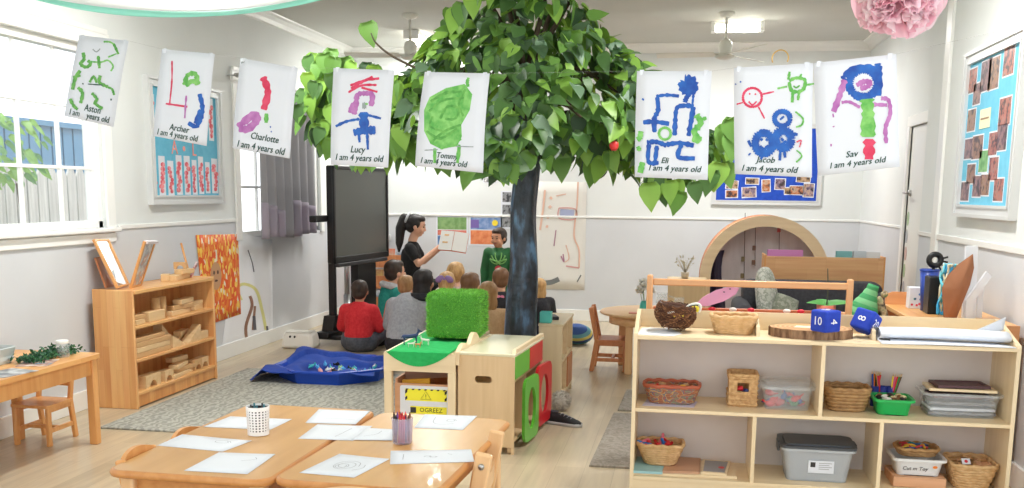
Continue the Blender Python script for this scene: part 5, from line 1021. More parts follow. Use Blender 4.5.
# ------------------------------------------------------------------ baskets
def basket_mesh(w_, d_, h, flare, rows, r=.05, t=.0075, stake=True):
    b = MB(); base = rrect(w_*flare, d_*flare, min(r, d_*flare*.45), 5); n_ = 64
    def loop(f):
        W, D = w_*(flare+(1-flare)*f), d_*(flare+(1-flare)*f); q = rrect(W, D, min(r, D*.45), 5); P_ = [Vector((*p, 0)) for p in q]; L = [0]
        for i in range(len(P_)): L.append(L[-1]+(P_[(i+1) % len(P_)]-P_[i]).length)
        out = []
        for k in range(n_):
            s = L[-1]*k/n_; i = max(j for j in range(len(P_)) if L[j] <= s+1e-9); t_ = (s-L[i])/max(1e-9, L[i+1]-L[i]); out.append(P_[i].lerp(P_[(i+1) % len(P_)], t_))
        return out
    b.prism(base, 'xy', 0, .006)
    for i in range(rows):
        f = (i+.5)/rows; q = loop(f); z = t*.5+(h-t)*f
        b.tube([p*(1+.018*(1 if (k//2+i) % 2 else -1))+Vector((0, 0, z)) for k, p in enumerate(q)], (h/rows)*.56, 6, closed=True)
    if stake:
        lo, hi = loop(0), loop(1)
        for k in range(0, n_, 4): b.tube([lo[k]+Vector((0, 0, .004)), hi[k]+Vector((0, 0, h))], .003, 5)
    return b, [p*1.01+Vector((0, 0, h)) for p in loop(1)]
WICK = noisy('wicker_honey', [(.3, (198, 158, 108)), (.7, (222, 186, 138))], nscale=40, rough=.6); WICKD = noisy('wicker_brown', [(.3, (150, 112, 72)), (.7, (184, 146, 98))], nscale=40, rough=.65)
def basket(name, loc, w_, d_, h, flare, rows, m, label, rz=0, rim=None):
    t = T(name, label, 'basket', loc, rz); b, hi = basket_mesh(w_, d_, h, flare, rows); b.build('weave', m, t)
    b = MB(); b.tube([p+Vector((0, 0, .003*math.sin(k*1.3))) for k, p in enumerate(hi)], .0095, 8, closed=True); b.build('rim', rim or m, t); return t
# ------------------------------------------------------------------ birch shelf unit
UX0, UX1, UY0, UY1 = -.218, 1.525, 4.79, 5.165
Z1, Z2, Z3 = .10, .442, .797     # board tops
un = T('birch_shelf_unit', 'wide birch ply shelf unit with open compartments holding baskets and tubs', 'shelf', ((UX0+UX1)/2, 4.98, 0))
for x0, x1 in ((UX0, UX0+.018), (UX1-.018, UX1)):
    b = MB(); b.prism([(UY0, 0), (UY1, 0), (UY1, .885), (UY1-.06, .885), (UY0+.004, Z3+.01), (UY0, Z3)], 'yz', x0, x1); b.build('side_panel', BIRCHZ, un, True)
for z in (Z1, Z2, Z3): MB().bx(UX0+.018, UX1-.018, UY0, UY1-.018, z-.018, z, .002).build('shelf_board', BIRCH, un, True)
MB().bx(UX0+.018, UX1-.018, UY1-.018, UY1-.004, .03, Z3).build('back_panel', LAM, un, True)
MB().bx(UX0+.018, UX1-.018, UY1-.018, UY1-.004, Z3, .885).build('top_rail', BIRCH, un, True)
MB().bx(UX0+.018, UX1-.018, UY0+.004, UY0+.02, .0, Z1-.018).build('plinth', BIRCH, un, True)
for px_, z0, z1 in ((821, Z2, Z3-.018), (753, Z1, Z2-.018), (880, Z1, Z2-.018)):
    x = at(px_, 400 if z0 == Z2 else 455, Y=UY0).x; MB().bx(x-.009, x+.009, UY0+.002, UY1-.018, z0, z1).build('divider', BIRCHZ, un, True)
for x in (at(757.5, 335, Y=4.93).x, .905):
    b = MB(); b.prism([(UY0+.1, Z3), (UY1-.018, Z3), (UY1-.018, .88), (UY1-.08, .88), (UY0+.12, Z3+.045)], 'yz', x-.008, x+.008); b.build('top_fin', BIRCHZ, un, True)
# things on its top
z = Z3+.0005
b = MB(); q = [(-.205, 4.825), (-.03, 4.81), (.01, 4.90), (-.05, 5.10), (-.19, 5.08)]
b.prism(q, 'xy', z, z+.001); S(b, 'paper_sheet', PAPER, 'loose white paper lying under the brown bird nest on the birch unit', 'paper', origin=(-.1, 4.95, z))
nest = T('bird_nest', 'round brown twig nest leaning to one side on the birch unit', 'nest', (-.035, 5.0, z+.012))
b = MB(); rnd.seed(12); TWB = [mat('nest_brown', (104, 66, 42), .9), mat('nest_brown_light', (146, 100, 66), .9), mat('nest_dark', (74, 46, 32), .9)]
b.mi = 2; b.lathe([(.03, .006), (.075, .03), (.095, .075), (.088, .115), (.07, .125), (.06, .115), (.05, .07), (.002, .05)], seg=24)
for k in range(900):
    a = rnd.uniform(0, 6.28); zz = rnd.uniform(.01, .125); r = .1*math.sin(min(1, (zz+.03)/.11)*PI/2)*(1-.12*max(0, zz-.08)/.04); p = Vector((r*math.cos(a), r*math.sin(a), zz)); tg = Vector((-math.sin(a), math.cos(a), rnd.uniform(-.9, .9))).normalized()*rnd.uniform(.010, .022)
    o_ = Vector((math.cos(a), math.sin(a), 0))*.006; b.mi = rnd.choice((0, 0, 1, 2)); b.tube([p-tg+o_*.2, p+o_*1.2, p+tg+o_*.2], .0022, 4, cap=False)
b.xf(RY(.12) @ Matrix.Scale(.98, 4)); b.build('nest_bowl', TWB, nest)
for k, (x, y, zz, m, nm) in enumerate(((.02, -.088, .085, 'toy_yellow', 'yellow'), (-.01, -.085, .10, 'toy_white', 'white'))):
    b = MB(); b.ell((0, 0, 0), (.02, .013, .011)); b.prism([(.015, .002), (.032, .01), (.03, -.006)], 'xz', -.004, .004)
    o = b.build('toy_chick', col(m, (240, 214, 60) if nm == 'yellow' else (222, 218, 206))); o.location = (-.035+x, 5.0+y, z+zz); o.rotation_euler.z = .3*k; tag(o, 'tiny %s felt chick stuck to the side of the brown nest' % nm, 'toy')
b = MB(); A = at(695, 308, Y=5.02)
b.mi = 0; b.tube(spline([(-.05, 0, .0), (-.02, .0, .03), (.03, 0, .042), (.052, 0, .02), (.04, 0, -.015)], 6), [.009]*25, 8); b.mi = 1; b.tube(spline([(-.04, -.006, -.008), (.0, -.006, .018), (.03, -.006, .018), (.03, -.006, -.01)], 6), [.010]*19, 8)
b.mi = 2; b.tube(spline([(-.045, -.004, .004), (-.01, -.004, .026), (.036, -.004, .03)], 6), [.007]*13, 8)
S(b, 'striped_snake', [col('snake_white', (228, 230, 222)), col('snake_yellow', (240, 220, 60)), col('snake_black', (40, 50, 44))], 'yellow black and white striped toy curled over the edge of the brown nest', 'toy'); LAST.location = (A.x-.012, A.y-.02, A.z-.008); LAST.scale = (.75, .75, .75)
basket('wicker_basket', (.258, 5.0, z), .215, .16, .085, .80, 8, WICK, 'shallow honey wicker basket on top of the birch unit between nest and log slice')
lg = T('log_slice', 'thick round slice of a log with bark edge on top of the birch unit', 'log slice', (.625, 4.975, z)); b = MB(); rnd.seed(14)
jit = [1+rnd.uniform(-.03, .03) for k in range(60)]
b.grid(lambda u, v: Vector((.195*math.cos(2*PI*u)*jit[int(u*60) % 60], .14*math.sin(2*PI*u)*jit[int(u*60) % 60], .042*v)), 60, 3, closed_u=True, smooth=False); b.build('bark', noisy('rough_bark', [(.35, (96, 68, 50)), (.65, (166, 132, 102))], (1, 1, .25), 40, 4, .9, bump=.6), lg)
RINGS = mat('log_rings', (198, 150, 104), .6); n, l, p = nodes(RINGS); tcn = n.new('ShaderNodeTexCoord'); wv = n.new('ShaderNodeTexWave'); wv.wave_type = 'RINGS'; wv.rings_direction = 'Z'; wv.inputs['Scale'].default_value = 14; wv.inputs['Distortion'].default_value = 1.5; rp = n.new('ShaderNodeValToRGB'); rp.color_ramp.elements[0].color = lin((186, 136, 92)); rp.color_ramp.elements[1].color = lin((212, 168, 122)); l.new(tcn.outputs['Object'], wv.inputs['Vector']); l.new(wv.outputs['Fac'], rp.inputs[0]); l.new(rp.outputs[0], p.inputs['Base Color'])
b = MB(); b.prism([(.191*math.cos(2*PI*k/60)*jit[k], .136*math.sin(2*PI*k/60)*jit[k]) for k in range(60)], 'xy', 0, .043); b.build('face', RINGS, lg)
S(MB().prism([(-.02, -.02), (.08, -.03), (.09, .04), (0, .05)], 'xy', 0, .0015), 'paper_scrap', col('cream_scrap', (238, 228, 196)), 'cream paper scrap lying on the log slice beside the upright die', 'paper'); LAST.location = (.56, 4.96, z+.0435)
DIE = noisy('royal_blue_foam', [(.3, (22, 54, 168)), (.7, (32, 66, 184))], nscale=30, rough=.75)
def die(c, s, Mrot, faces, label):
    b = MB(); b.box((0, 0, 0), (s, s, s), s*.12, seg=3); b.mi = 1
    for txt, ax, rot in faces:
        F = {'-y': Matrix(((1, 0, 0), (0, 0, -1), (0, 1, 0))), '+x': Matrix(((0, 0, 1), (1, 0, 0), (0, 1, 0))), '+z': Matrix.Identity(3), '-x': Matrix(((0, 0, -1), (-1, 0, 0), (0, 1, 0)))}[ax].to_4x4()
        b.text(txt, s*(.55 if len(txt) < 4 else .3), F @ TR(0, 0, s/2+.0006) @ RZ(rot), .0005)
    o = b.build('foam_die', [DIE, mat('die_white', (240, 242, 244), .6)]); o.matrix_world = TR(c) @ Mrot; return tag(o, label, 'die')
c = at(827.5, 334, Z=z+.043); s = .102
die(Vector((c.x+.0, c.y+.085, z+.0435+s/2)), s, RZ(math.radians(38)), [('10', '-x', 0), ('4', '-y', -PI/2), ('16', '+z', .6)], 'blue foam die showing 10 and 4 standing on the log slice')
c2 = at(866, 322, Y=5.0); die(Vector((c2.x+.0, 5.0, z+.0745)), .102, RY(math.radians(24)) @ RX(math.radians(-14)) @ RZ(math.radians(52)), [('8', '-x', PI/2), ('20', '-y', 0), ('12', '+z', .4)], 'blue foam die tipped on its edge beside the log slice')
# big paper sheets
rp_ = T('paper_pile', 'long pile of large white paper sheets rolled loosely on the birch unit', 'paper', (1.21, 4.90, z))
b = MB(); b.slab(lambda u, v: (Vector((.918+.58*u, 4.772+.23*v, z+.004+.004*math.sin(3*u+2*v))), Vector((0, 0, 1))), 12, 6, .003); b.build('flat_sheets', PAPER, rp_, True)
b = MB()
def roll(u, v): a = 2*PI*1.25*v; r = 1-.14*v; return Vector((.925+.575*u, 4.925+.075*r*math.cos(a), z+.034+.026*r*math.sin(a)+.004*math.sin(4*u))), Vector((0, math.cos(a), math.sin(a)))
b.slab(roll, 10, 40, .001); b.build('rolled_sheet', PAPER, rp_, True)
b = MB(); b.slab(lambda u, v: (Vector((1.37+.128*u-.0*v, 4.96+.02*u*v, z+.055+.075*u*(1-v)*.9-.03*v*(1-u))), Vector((0, -1, .2))), 8, 6, .001); b.build('lifted_corner', PAPER, rp_, True)
b = MB(); b.cyl((.917, 4.84, z+.016), (.965, 4.835, z+.014), .0045, seg=8); S(b, 'marker_pen', BLACK, 'black marker pen end poking out of the large paper pile', 'pen', origin=(.92, 4.86, z))
# middle row
z = Z2+.0005
S(MB().prism([(-.17, 4.85), (.08, 4.86), (.10, 5.0), (-.15, 5.02)], 'xy', z, z+.0015), 'card_sheet', col('lilac_card', (206, 200, 222)), 'pale lilac card lying under the rainbow basket', 'card', origin=(-.03, 4.93, z))
RAIN = mat('rainbow_weave', (170, 110, 90), .6); n, l, p = nodes(RAIN); tcn = n.new('ShaderNodeTexCoord'); mpn = n.new('ShaderNodeMapping'); mpn.inputs['Scale'].default_value = (22, 22, 40); ck = n.new('ShaderNodeTexNoise'); ck.inputs['Scale'].default_value = 1.6; ck.inputs['Detail'].default_value = 0; rpn = n.new('ShaderNodeValToRGB'); rpn.color_ramp.interpolation = 'CONSTANT'
for k, (q, cl_) in enumerate(((0, (166, 104, 74)), (.42, (192, 156, 104)), (.50, (104, 112, 130)), (.57, (170, 96, 76)), (.64, (132, 130, 106)))):
    e = rpn.color_ramp.elements[k] if k < 2 else rpn.color_ramp.elements.new(q); e.position = q; e.color = lin(cl_)
l.new(tcn.outputs['Object'], mpn.inputs[0]); l.new(mpn.outputs[0], ck.inputs['Vector']); l.new(ck.outputs['Fac'], rpn.inputs[0]); l.new(rpn.outputs[0], p.inputs['Base Color'])
basket('woven_basket', (-.03, 4.97, z+.002), .27, .17, .09, .78, 8, RAIN, 'rainbow coloured woven basket with a rust rim on the middle shelf', rim=col('rust_rim', (178, 92, 66)))
rnd.seed(15)
for k in range(9):
    b = MB(); b.ell((0, 0, 0), (.018, .014, .012), None, 10, 7); nm, cl_ = (('mustard', (214, 160, 60)), ('red', (204, 60, 50)), ('tan', (190, 150, 110)))[k % 3]
    o = b.build('wooden_bead', col('bead_'+nm, cl_)); o.location = (-.03+rnd.uniform(-.09, .09), 4.97+rnd.uniform(-.045, .045), z+.075+rnd.uniform(0, .01)); tag(o, nm+' bead lying in the rainbow basket on the middle shelf', 'bead', nm+' beads in the rainbow basket')
wb = T('woven_box', 'square rush box with a small window cut in its front on the middle shelf', 'box', (.315, 5.0, z)); b = MB(); w_, d_, h = .135, .15, .155
RUSH = noisy('plaited_rush', [(.35, (186, 142, 92)), (.65, (214, 176, 126))], (1, 1, 1), 60, 2, .75, bump=.5, bscale=70)
b.prism([(-w_/2, 0), (w_/2, 0), (w_/2, h), (-w_/2, h)], 'xz', -d_/2, -d_/2+.01, holes=[[(-.028, .075), (.028, .075), (.028, .12), (-.028, .12)]]); b.bx(-w_/2, w_/2, d_/2-.01, d_/2, 0, h); b.bx(-w_/2, -w_/2+.01, -d_/2+.01, d_/2-.01, 0, h); b.bx(w_/2-.01, w_/2, -d_/2+.01, d_/2-.01, 0, h); b.bx(-w_/2+.01, w_/2-.01, -d_/2+.01, d_/2-.01, 0, .008); b.build('box_body', RUSH, wb)
b = MB()
for k in range(6): zz = .012+.026*k; b.tube([(x, y, zz) for x, y in rrect(w_+.004, d_+.004, .012, 4)] if not (.07 < zz < .125) else [(w_/2+.002, -d_/2+.02, zz), (w_/2+.002, d_/2, zz)], .0065, 6, closed=not (.07 < zz < .125))
b.tube([(x, y, h) for x, y in rrect(w_, d_, .014, 4)], .009, 8, closed=True); b.build('plaited_bands', RUSH, wb)
for k, (nm, cl_, x, y, zz) in enumerate((('red', (206, 40, 50), .005, -.045, .03), ('green', (40, 150, 90), -.01, -.04, .062), ('dark blue', (40, 50, 100), .012, -.05, .075), ('red', (206, 40, 50), -.02, -.045, .085))):
    b = MB(); b.box((0, 0, 0), (.045, .022, .022), .006); o = b.build('toy_brick', col('brick_'+nm.replace(' ', '_'), cl_)); o.location = (.315+x, 5.0+y, z+zz); o.rotation_euler = (.3*k, .2, k); tag(o, nm+' toy brick seen through the window of the rush box', 'toy', nm+' bricks in the rush box')
def tub(loc, w_, d_, h, m, label, name='plastic_tub', lid=None, lidm=None, rz=0, taper=.88, lip=.012, cat='tub'):
    t = T(name, label, cat, loc, rz); b = MB()
    q = lambda f, o=0: rrect(w_*f+o, d_*f+o, .03, 5)
    A = lambda u, f, zz, o=0: (lambda L, k: Vector((*L[k % len(L)], zz)))(q(f, o), round(u*24))
    pr = [(taper, .0, -.012), (taper, 0, 0), (taper, .006, 0)]+[(taper+(1-taper)*k/4, .006+(h-.006)*k/4, 0) for k in range(1, 5)]+[(1, h, lip*2), (1, h-.012, lip*2), (1, h-.012, lip*2-.003), (1, h-.003, lip*2-.004), (1, h-.003, -.005), (taper, .008, -.005), (taper*.1, .008, 0)]
    b.grid(lambda u, v: A(u, pr[round(v*(len(pr)-1))][0], pr[round(v*(len(pr)-1))][1], pr[round(v*(len(pr)-1))][2]), 24, len(pr)-1, closed_u=True, smooth=False)
    b.prism(q(taper), 'xy', 0, .004); b.build('tub_body', m, t)
    if lid:
        b = MB(); b.prism(rrect(w_+lip*2.4, d_+lip*2.4, .035, 5), 'xy', h, h+.012); b.prism(rrect(w_-.02, d_-.02, .03, 5), 'xy', h+.012, h+.02); lid_o = b.build('lid', lidm, t)
        for sx in (-1, 1): b = MB(); b.box((sx*(w_/2+lip*1.3), 0, h-.012), (.014, d_*.35, .05), .005); b.build('clip', lidm, lid_o)
    return t
tub((.525, 4.985, z), .235, .20, .115, CLEAR, 'clear lidded plastic tub of red and green toys on the middle shelf', lid=True, lidm=CLEAR)
rnd.seed(16)
for k in range(20):
    nm, cl_ = (('red', (214, 50, 56)), ('red', (214, 50, 56)), ('green', (70, 150, 90)), ('blue', (60, 90, 170)))[k % 4]; b = MB(); b.ell((0, 0, 0), (.026, .014, .016), None, 10, 7); b.cap((.015, 0, 0), (.04, 0, .012), .006, .004)
    o = b.build('plastic_toy', col('tt_'+nm, cl_)); o.location = (.525+rnd.uniform(-.08, .08), 4.985+rnd.uniform(-.07, .06), z+.022+.045*(k//10)*rnd.random()); o.rotation_euler = (rnd.uniform(-1, 1), rnd.uniform(-.5, .5), rnd.uniform(0, 6)); tag(o, '%s plastic toy piece inside the clear lidded tub' % nm, 'toy', '%s toys in the clear tub' % nm)
basket('wicker_basket', (.81, 4.985, z), .205, .17, .11, .78, 6, WICKD, 'chunky brown wicker basket on the middle shelf beside the green tray')
grn = mat('bright_green_plastic', (30, 172, 84), .35); tub((1.015, 4.955, z), .165, .17, .078, grn, 'bright green plastic tray of pebbles and bottle tops', taper=.86, cat='tray', name='plastic_tray')
rnd.seed(17)
for k in range(22):
    nm, cl_ = (('black', (44, 40, 42)), ('white', (224, 220, 214)), ('brown', (130, 90, 60)), ('cream', (214, 196, 150)))[k % 4]; b = MB(); b.ell((0, 0, 0), (.016, .013, .008), None, 10, 7); o = b.build('pebble', col('peb_'+nm, cl_)); o.location = (1.015+rnd.uniform(-.058, .058), 4.955+rnd.uniform(-.058, .058), z+.062+.018*rnd.random()); o.rotation_euler = (rnd.uniform(-.5, .5), rnd.uniform(-.5, .5), 0); tag(o, nm+' pebble heaped in the bright green tray', 'pebble', nm+' pebbles in the green tray')
ph = T('pencil_holder', 'small blue holder of coloured pencils behind the green tray', 'holder', (1.0, 5.10, z)); b = MB()
for k in range(3): b.lathe([(.018, 0), (.02, .10), (.017, .10), (.016, .01), (.002, .008)], (-.038+.038*k, 0, 0), 14)
b.build('cups', col('holder_blue', (40, 60, 150)), ph)
PC = [('red', (214, 46, 46)), ('black', (40, 38, 42)), ('yellow', (238, 206, 60)), ('green', (60, 160, 80)), ('orange', (236, 130, 50)), ('pink', (224, 90, 140)), ('brown', (130, 84, 56)), ('blue', (50, 90, 190))]
for k in range(18):
    nm, cl_ = PC[k % 8]; x = -.038+.038*(k % 3); a = k*2.2; b = MB(); tl = Vector((.20*math.cos(a)+.08*(k % 3-1), .14*math.sin(a), 1)).normalized(); b.cyl((0, 0, 0), tl*.145, .0042, seg=6); b.mi = 1; b.cyl(tl*.145, tl*.16, .0038, .0008, 6)
    o = b.build('coloured_pencil', [col('pc_'+nm, cl_), col('pencil_wood', (222, 190, 150))]); o.location = (1.0+x+.005*math.cos(a), 5.10+.005*math.sin(a), z+.012); tag(o, nm+' pencil standing in the small blue holder', 'pencil', nm+' pencils in the blue holder')
tub((1.325, 4.99, z), .335, .20, .115, CLEAR, 'large clear open tub piled with flat wooden frames on the middle shelf', taper=.9)
for k, (w_, d_, zz, rz, m, lb) in enumerate(((.30, .17, .012, .0, col('slate_grey', (120, 116, 118)), 'grey board lying at the bottom of the large clear tub'), (.29, .16, .03, .04, PAPER, 'white board near the bottom of the large clear tub'), (.29, .16, .058, -.03, col('slate_grey', (120, 116, 118)), 'grey board halfway up the large clear tub'), (.27, .15, .088, .05, col('maroon_board', (96, 58, 62)), 'maroon board near the top of the large clear tub'), (.30, .17, .122, -.03, BIRCH, 'pale wooden board across the rim of the large clear tub'), (.24, .15, .138, .06, col('plum_board', (86, 56, 62)), 'dark plum board on top of the pale one over the clear tub'))):
    b = MB(); b.prism([(-w_/2, -d_/2), (w_/2, -d_/2), (w_/2, d_/2), (-w_/2, d_/2)], 'xy', 0, .012, holes=[[(-w_/2+.02, -d_/2+.02), (w_/2-.02, -d_/2+.02), (w_/2-.02, d_/2-.02), (-w_/2+.02, d_/2-.02)]]); b.bx(-w_/2+.015, w_/2-.015, -d_/2+.015, d_/2-.015, .002, .008); o = b.build('framed_board', m); o.location = (1.325, 4.99, z+zz); o.rotation_euler.z = rz; tag(o, lb, 'board')
# bottom row
z = Z1+.0005
for k, (q, z0, m, lb) in enumerate((([(-.20, 4.81), (.30, 4.84), (.31, 5.10), (-.18, 5.12)], 0, BIRCH, 'large pale board at the bottom of the pile on the lowest shelf'), ([(-.205, 4.80), (-.06, 4.805), (-.05, 5.08), (-.195, 5.08)], .012, col('aqua_book', (156, 200, 206)), 'aqua book under the wicker basket of red toys'), ([(-.06, 4.83), (.12, 4.85), (.13, 5.11), (-.04, 5.12)], .012, col('tan_board', (196, 152, 122)), 'tan board beside the basket of red toys'), ([(.125, 4.85), (.25, 4.84), (.28, 5.08), (.14, 5.09)], .012, None, 'framed grey picture lying on the pile on the lowest shelf'))):
    b = MB(); b.prism(q, 'xy', z+z0, z+z0+.0115)
    if m is None:
        cx = sum(p[0] for p in q)/4; cy = sum(p[1] for p in q)/4; b.mi = 1; b.prism([(cx+(x-cx)*.82, cy+(y-cy)*.85) for x, y in q], 'xy', z+z0+.0115, z+z0+.0128); b.mi = 2; b.prism(ellp(cx+.03, cy-.02, .016, .02, 10), 'xy', z+z0+.0128, z+z0+.0134)
    S(b, 'flat_board', m or [BIRCH, col('picture_grey', (150, 150, 156)), col('picture_red', (206, 70, 80))], lb, 'board', origin=(q[0][0], q[0][1], z+z0))
basket('wicker_basket', (-.075, 4.975, z+.0245), .225, .17, .105, .66, 8, WICK, 'honey wicker basket heaped with red toys on the lowest shelf')
rnd.seed(18)
for k in range(14):
    nm, cl_ = (('red', (208, 40, 44)), ('red', (208, 40, 44)), ('pink', (226, 120, 140)), ('blue', (60, 120, 190)))[k % 4]; b = MB(); b.box((0, 0, 0), (.05, .028, .02), .008); b.cap((.02, 0, 0), (.045, .01, .01), .008); o = b.build('plastic_toy', col('tt2_'+nm, cl_)); o.location = (-.085+rnd.uniform(-.08, .06), 4.975+rnd.uniform(-.05, .04), z+.10+rnd.uniform(0, .035)); o.rotation_euler = (rnd.uniform(-.8, .8), rnd.uniform(-.6, .6), rnd.uniform(0, 6)); tag(o, '%s plastic toy heaped in the wicker basket on the lowest shelf' % nm, 'toy', '%s toys in the lowest shelf basket' % nm)
gt = tub((.68, 4.975, z), .33, .235, .165, CLOUDY, 'large cloudy grey tub with a dark clip lid and white label on the lowest shelf', lid=True, lidm=mat('charcoal_lid', (70, 74, 80), .4), taper=.86)
b = MB(); b.bx(-.045, .075, -.1045, -.103, .055, .118); b.mi = 1; b.bx(-.035, -.012, -.1052, -.1045, .085, .110); b.mi = 2
for k in range(4): b.bx(.004, .065-.012*(k % 2), -.1052, -.1045, .105-.010*k, .108-.010*k)
b.xf(RX(math.radians(5.7))); b.build('label_sheet', [PAPER, DKGREY, col('label_grey', (150, 152, 156))], gt)
crt = S(MB().bx(1.03, 1.27, 4.86, 5.08, z, z+.05, .004), 'wooden_box', RAW, 'flat reddish wooden box under the white tub on the lowest shelf', 'box', origin=(1.15, 4.97, z))
wt = tub((1.15, 4.975, z+.0505), .225, .19, .085, mat('white_tub', (226, 228, 230), .4), 'white plastic tub with black handwriting and an orange dot on the lowest shelf', taper=.86)
M = Matrix(((1, 0, 0), (0, 0, -1), (0, 1, 0))).to_4x4(); b = MB(); b.text('Cut m Toy', .026, TR(-.02, -.0832, .05) @ M, .0003, .2); b.mi = 1; b.prism(ellp(.07, .062, .011, .007, 12), 'xz', -.0842, -.083); b.xf(RX(math.radians(8.9))); b.build('handwriting', [BLACK, col('orange_dot', (238, 140, 50))], wt)
basket('shallow_basket', (1.15, 4.98, z+.137), .19, .15, .035, .85, 4, WICKD, 'shallow brown basket of coloured scraps sitting in the white tub')
rnd.seed(19)
for k in range(18):
    nm, cl_ = (('blue', (60, 100, 160)), ('teal', (60, 140, 150)), ('red', (196, 60, 70)), ('yellow', (226, 180, 60)))[k % 4]; b = MB(); b.tube(spline([(-.03, 0, 0), (0, .008, .01), (.03, 0, 0)], 4), .005, 6); o = b.build('craft_scrap', col('scr_'+nm, cl_)); o.location = (1.15+rnd.uniform(-.06, .06), 4.98+rnd.uniform(-.05, .05), z+.165+rnd.uniform(0, .015)); o.rotation_euler = (0, 0, rnd.uniform(0, 6)); tag(o, nm+' craft scrap in the shallow basket on the white tub', 'scrap', nm+' scraps in the shallow basket')
basket('wicker_basket', (1.395, 4.965, z), .20, .24, .12, .72, 8, WICK, 'deep honey wicker basket of wooden scraps at the wall end of the lowest shelf')
rnd.seed(20)
for k in range(16):
    b = MB(); b.box((0, 0, 0), (.055, .022, .012), .004); o = b.build('wood_scrap', [BLOCK2, RAW][k % 2]); o.location = (1.41+rnd.uniform(-.06, .06), 4.965+rnd.uniform(-.08, .08), z+.10+rnd.uniform(0, .02)); o.rotation_euler = (rnd.uniform(-.4, .4), rnd.uniform(-.4, .4), rnd.uniform(0, 6)); tag(o, 'small wooden scrap in the deep wicker basket at the wall end', 'scrap', 'wooden scraps in the deep basket')
b = MB(); b.box((0, 0, 0), (.04, .03, .003)); b.mi = 1; b.prism(ellp(0, 0, .008, .008, 10), 'xy', .0015, .0022); o = b.build('picture_card', [PAPER, col('card_red', (206, 50, 60))]); o.location = (1.36, 4.90, z+.132); o.rotation_euler = (.9, 0, .2); tag(o, 'small white card with a red dot on the deep wicker basket', 'card')
# ------------------------------------------------------------------ rack behind the unit
RKW = wood('rack_beech', (214, 156, 106), (228, 174, 124), 0, .4); RKZ = wood('rack_beech_up', (214, 156, 106), (228, 174, 124), 2, .4)
rk = T('wooden_rack', 'open beech rack with a high rail and a trough standing behind the birch unit', 'rack', (.34, 5.4, 0)); ry0, ry1 = 5.30, 5.52
for x in (-.165, .848):
    b = MB(); b.bx(x-.016, x+.016, ry0, ry0+.035, 0, 1.05, .008); b.bx(x-.016, x+.016, ry1-.035, ry1, 0, .86, .008); b.bx(x-.014, x+.014, ry0+.035, ry1-.035, .70, .76, .003); b.bx(x-.014, x+.014, ry0+.035, ry1-.035, .10, .15, .003); b.build('end_frame', RKZ, rk, True)
b = MB(); b.bx(-.149, .849, ry0+.006, ry0+.03, .995, 1.03, .006); b.build('top_rail', RKW, rk, True)
for y in (ry0+.004, ry1-.022):
    b = MB(); b.bx(-.149, .849, y, y+.018, .72, .845, .003); b.mi = 1; b.bx(-.149, .849, y-.002, y+.02, .845, .862, .004); b.build('trough_side', [RKW, wood('rail_red', (176, 100, 66), (194, 118, 80), 0)], rk, True)
MB().bx(-.149, .849, ry0+.02, ry1-.022, .72, .735).build('trough_floor', RKW, rk, True)
MB().bx(-.14, -.05, ry0+.001, ry0+.0035, .79, .845).build('white_label', PAPER, rk, True)
b = MB(); PKM = mat('pink_wing', (230, 168, 204), .6); pp = [at(x, y, Y=5.40) for x, y in ((694, 306), (703, 297), (716, 290), (730, 286.5), (739, 288), (736, 294), (724, 301), (708, 306))]
b.prism([(q.x, q.z) for q in pp], 'xz', 5.39, 5.40); b.mi = 1
for q in ((730, 289), (724, 292)): c = at(*q, Y=5.39); b.prism(ellp(c.x, c.z, .006, .003, 8), 'xz', 5.3885, 5.39)
S(b, 'pink_paddle', [PKM, col('paddle_dark', (70, 50, 60))], 'pale pink fabric paddle leaning out of the rack trough', 'paddle', origin=(pp[0].x, 5.395, .735))
for k, (px_, nm, cl_) in enumerate(((712, 'red', (206, 40, 60)), (733, 'white', (226, 222, 216)), (751, 'red', (206, 40, 60)), (787, 'white', (226, 222, 216)), (801, 'red', (206, 40, 60)))):
    c = at(px_, 308, Y=5.40); b = MB(); b.ell((0, 0, 0), (.02, .014, .012), None, 10, 7); b.cyl((0, 0, -.12), (0, 0, 0), .008, seg=8); o = b.build('wooden_peg', col('peg_'+nm, cl_)); o.location = (c.x, 5.40, .868); tag(o, nm+' knobbed peg standing in the rack trough', 'peg', nm+' pegs in the rack trough')
op = T('orchid_plant', 'orchid with two broad leaves and a bare stem behind the upright die', 'plant', (at(826, 310, Y=5.42).x, 5.42, .735)); b = MB(); b.lathe([(.035, 0), (.05, .17), (.045, .17), (.002, .155)], seg=18); b.build('pot', col('terracotta', (196, 108, 84)), op)
b = MB()
for rz, L in ((-.1, .14), (PI+.15, .10), (1.9, .08)):
    d_ = Vector((math.cos(rz), math.sin(rz)*.6-.1, .28)); leaf(b, Vector((0, 0, .17)), d_, Vector((0, -.35, 1)), L, .07, 0, .2, .2)
b.build('leaves', leafmat('orchid_green', (76, 146, 72), .15), op)
b = MB(); b.tube(spline([(0, 0, .14), (.004, 0, .24), (-.004, 0, .36)], 6), [.0045-.0002*k for k in range(13)], 6); b.build('flower_stem', col('stem_dark', (70, 78, 60)), op)
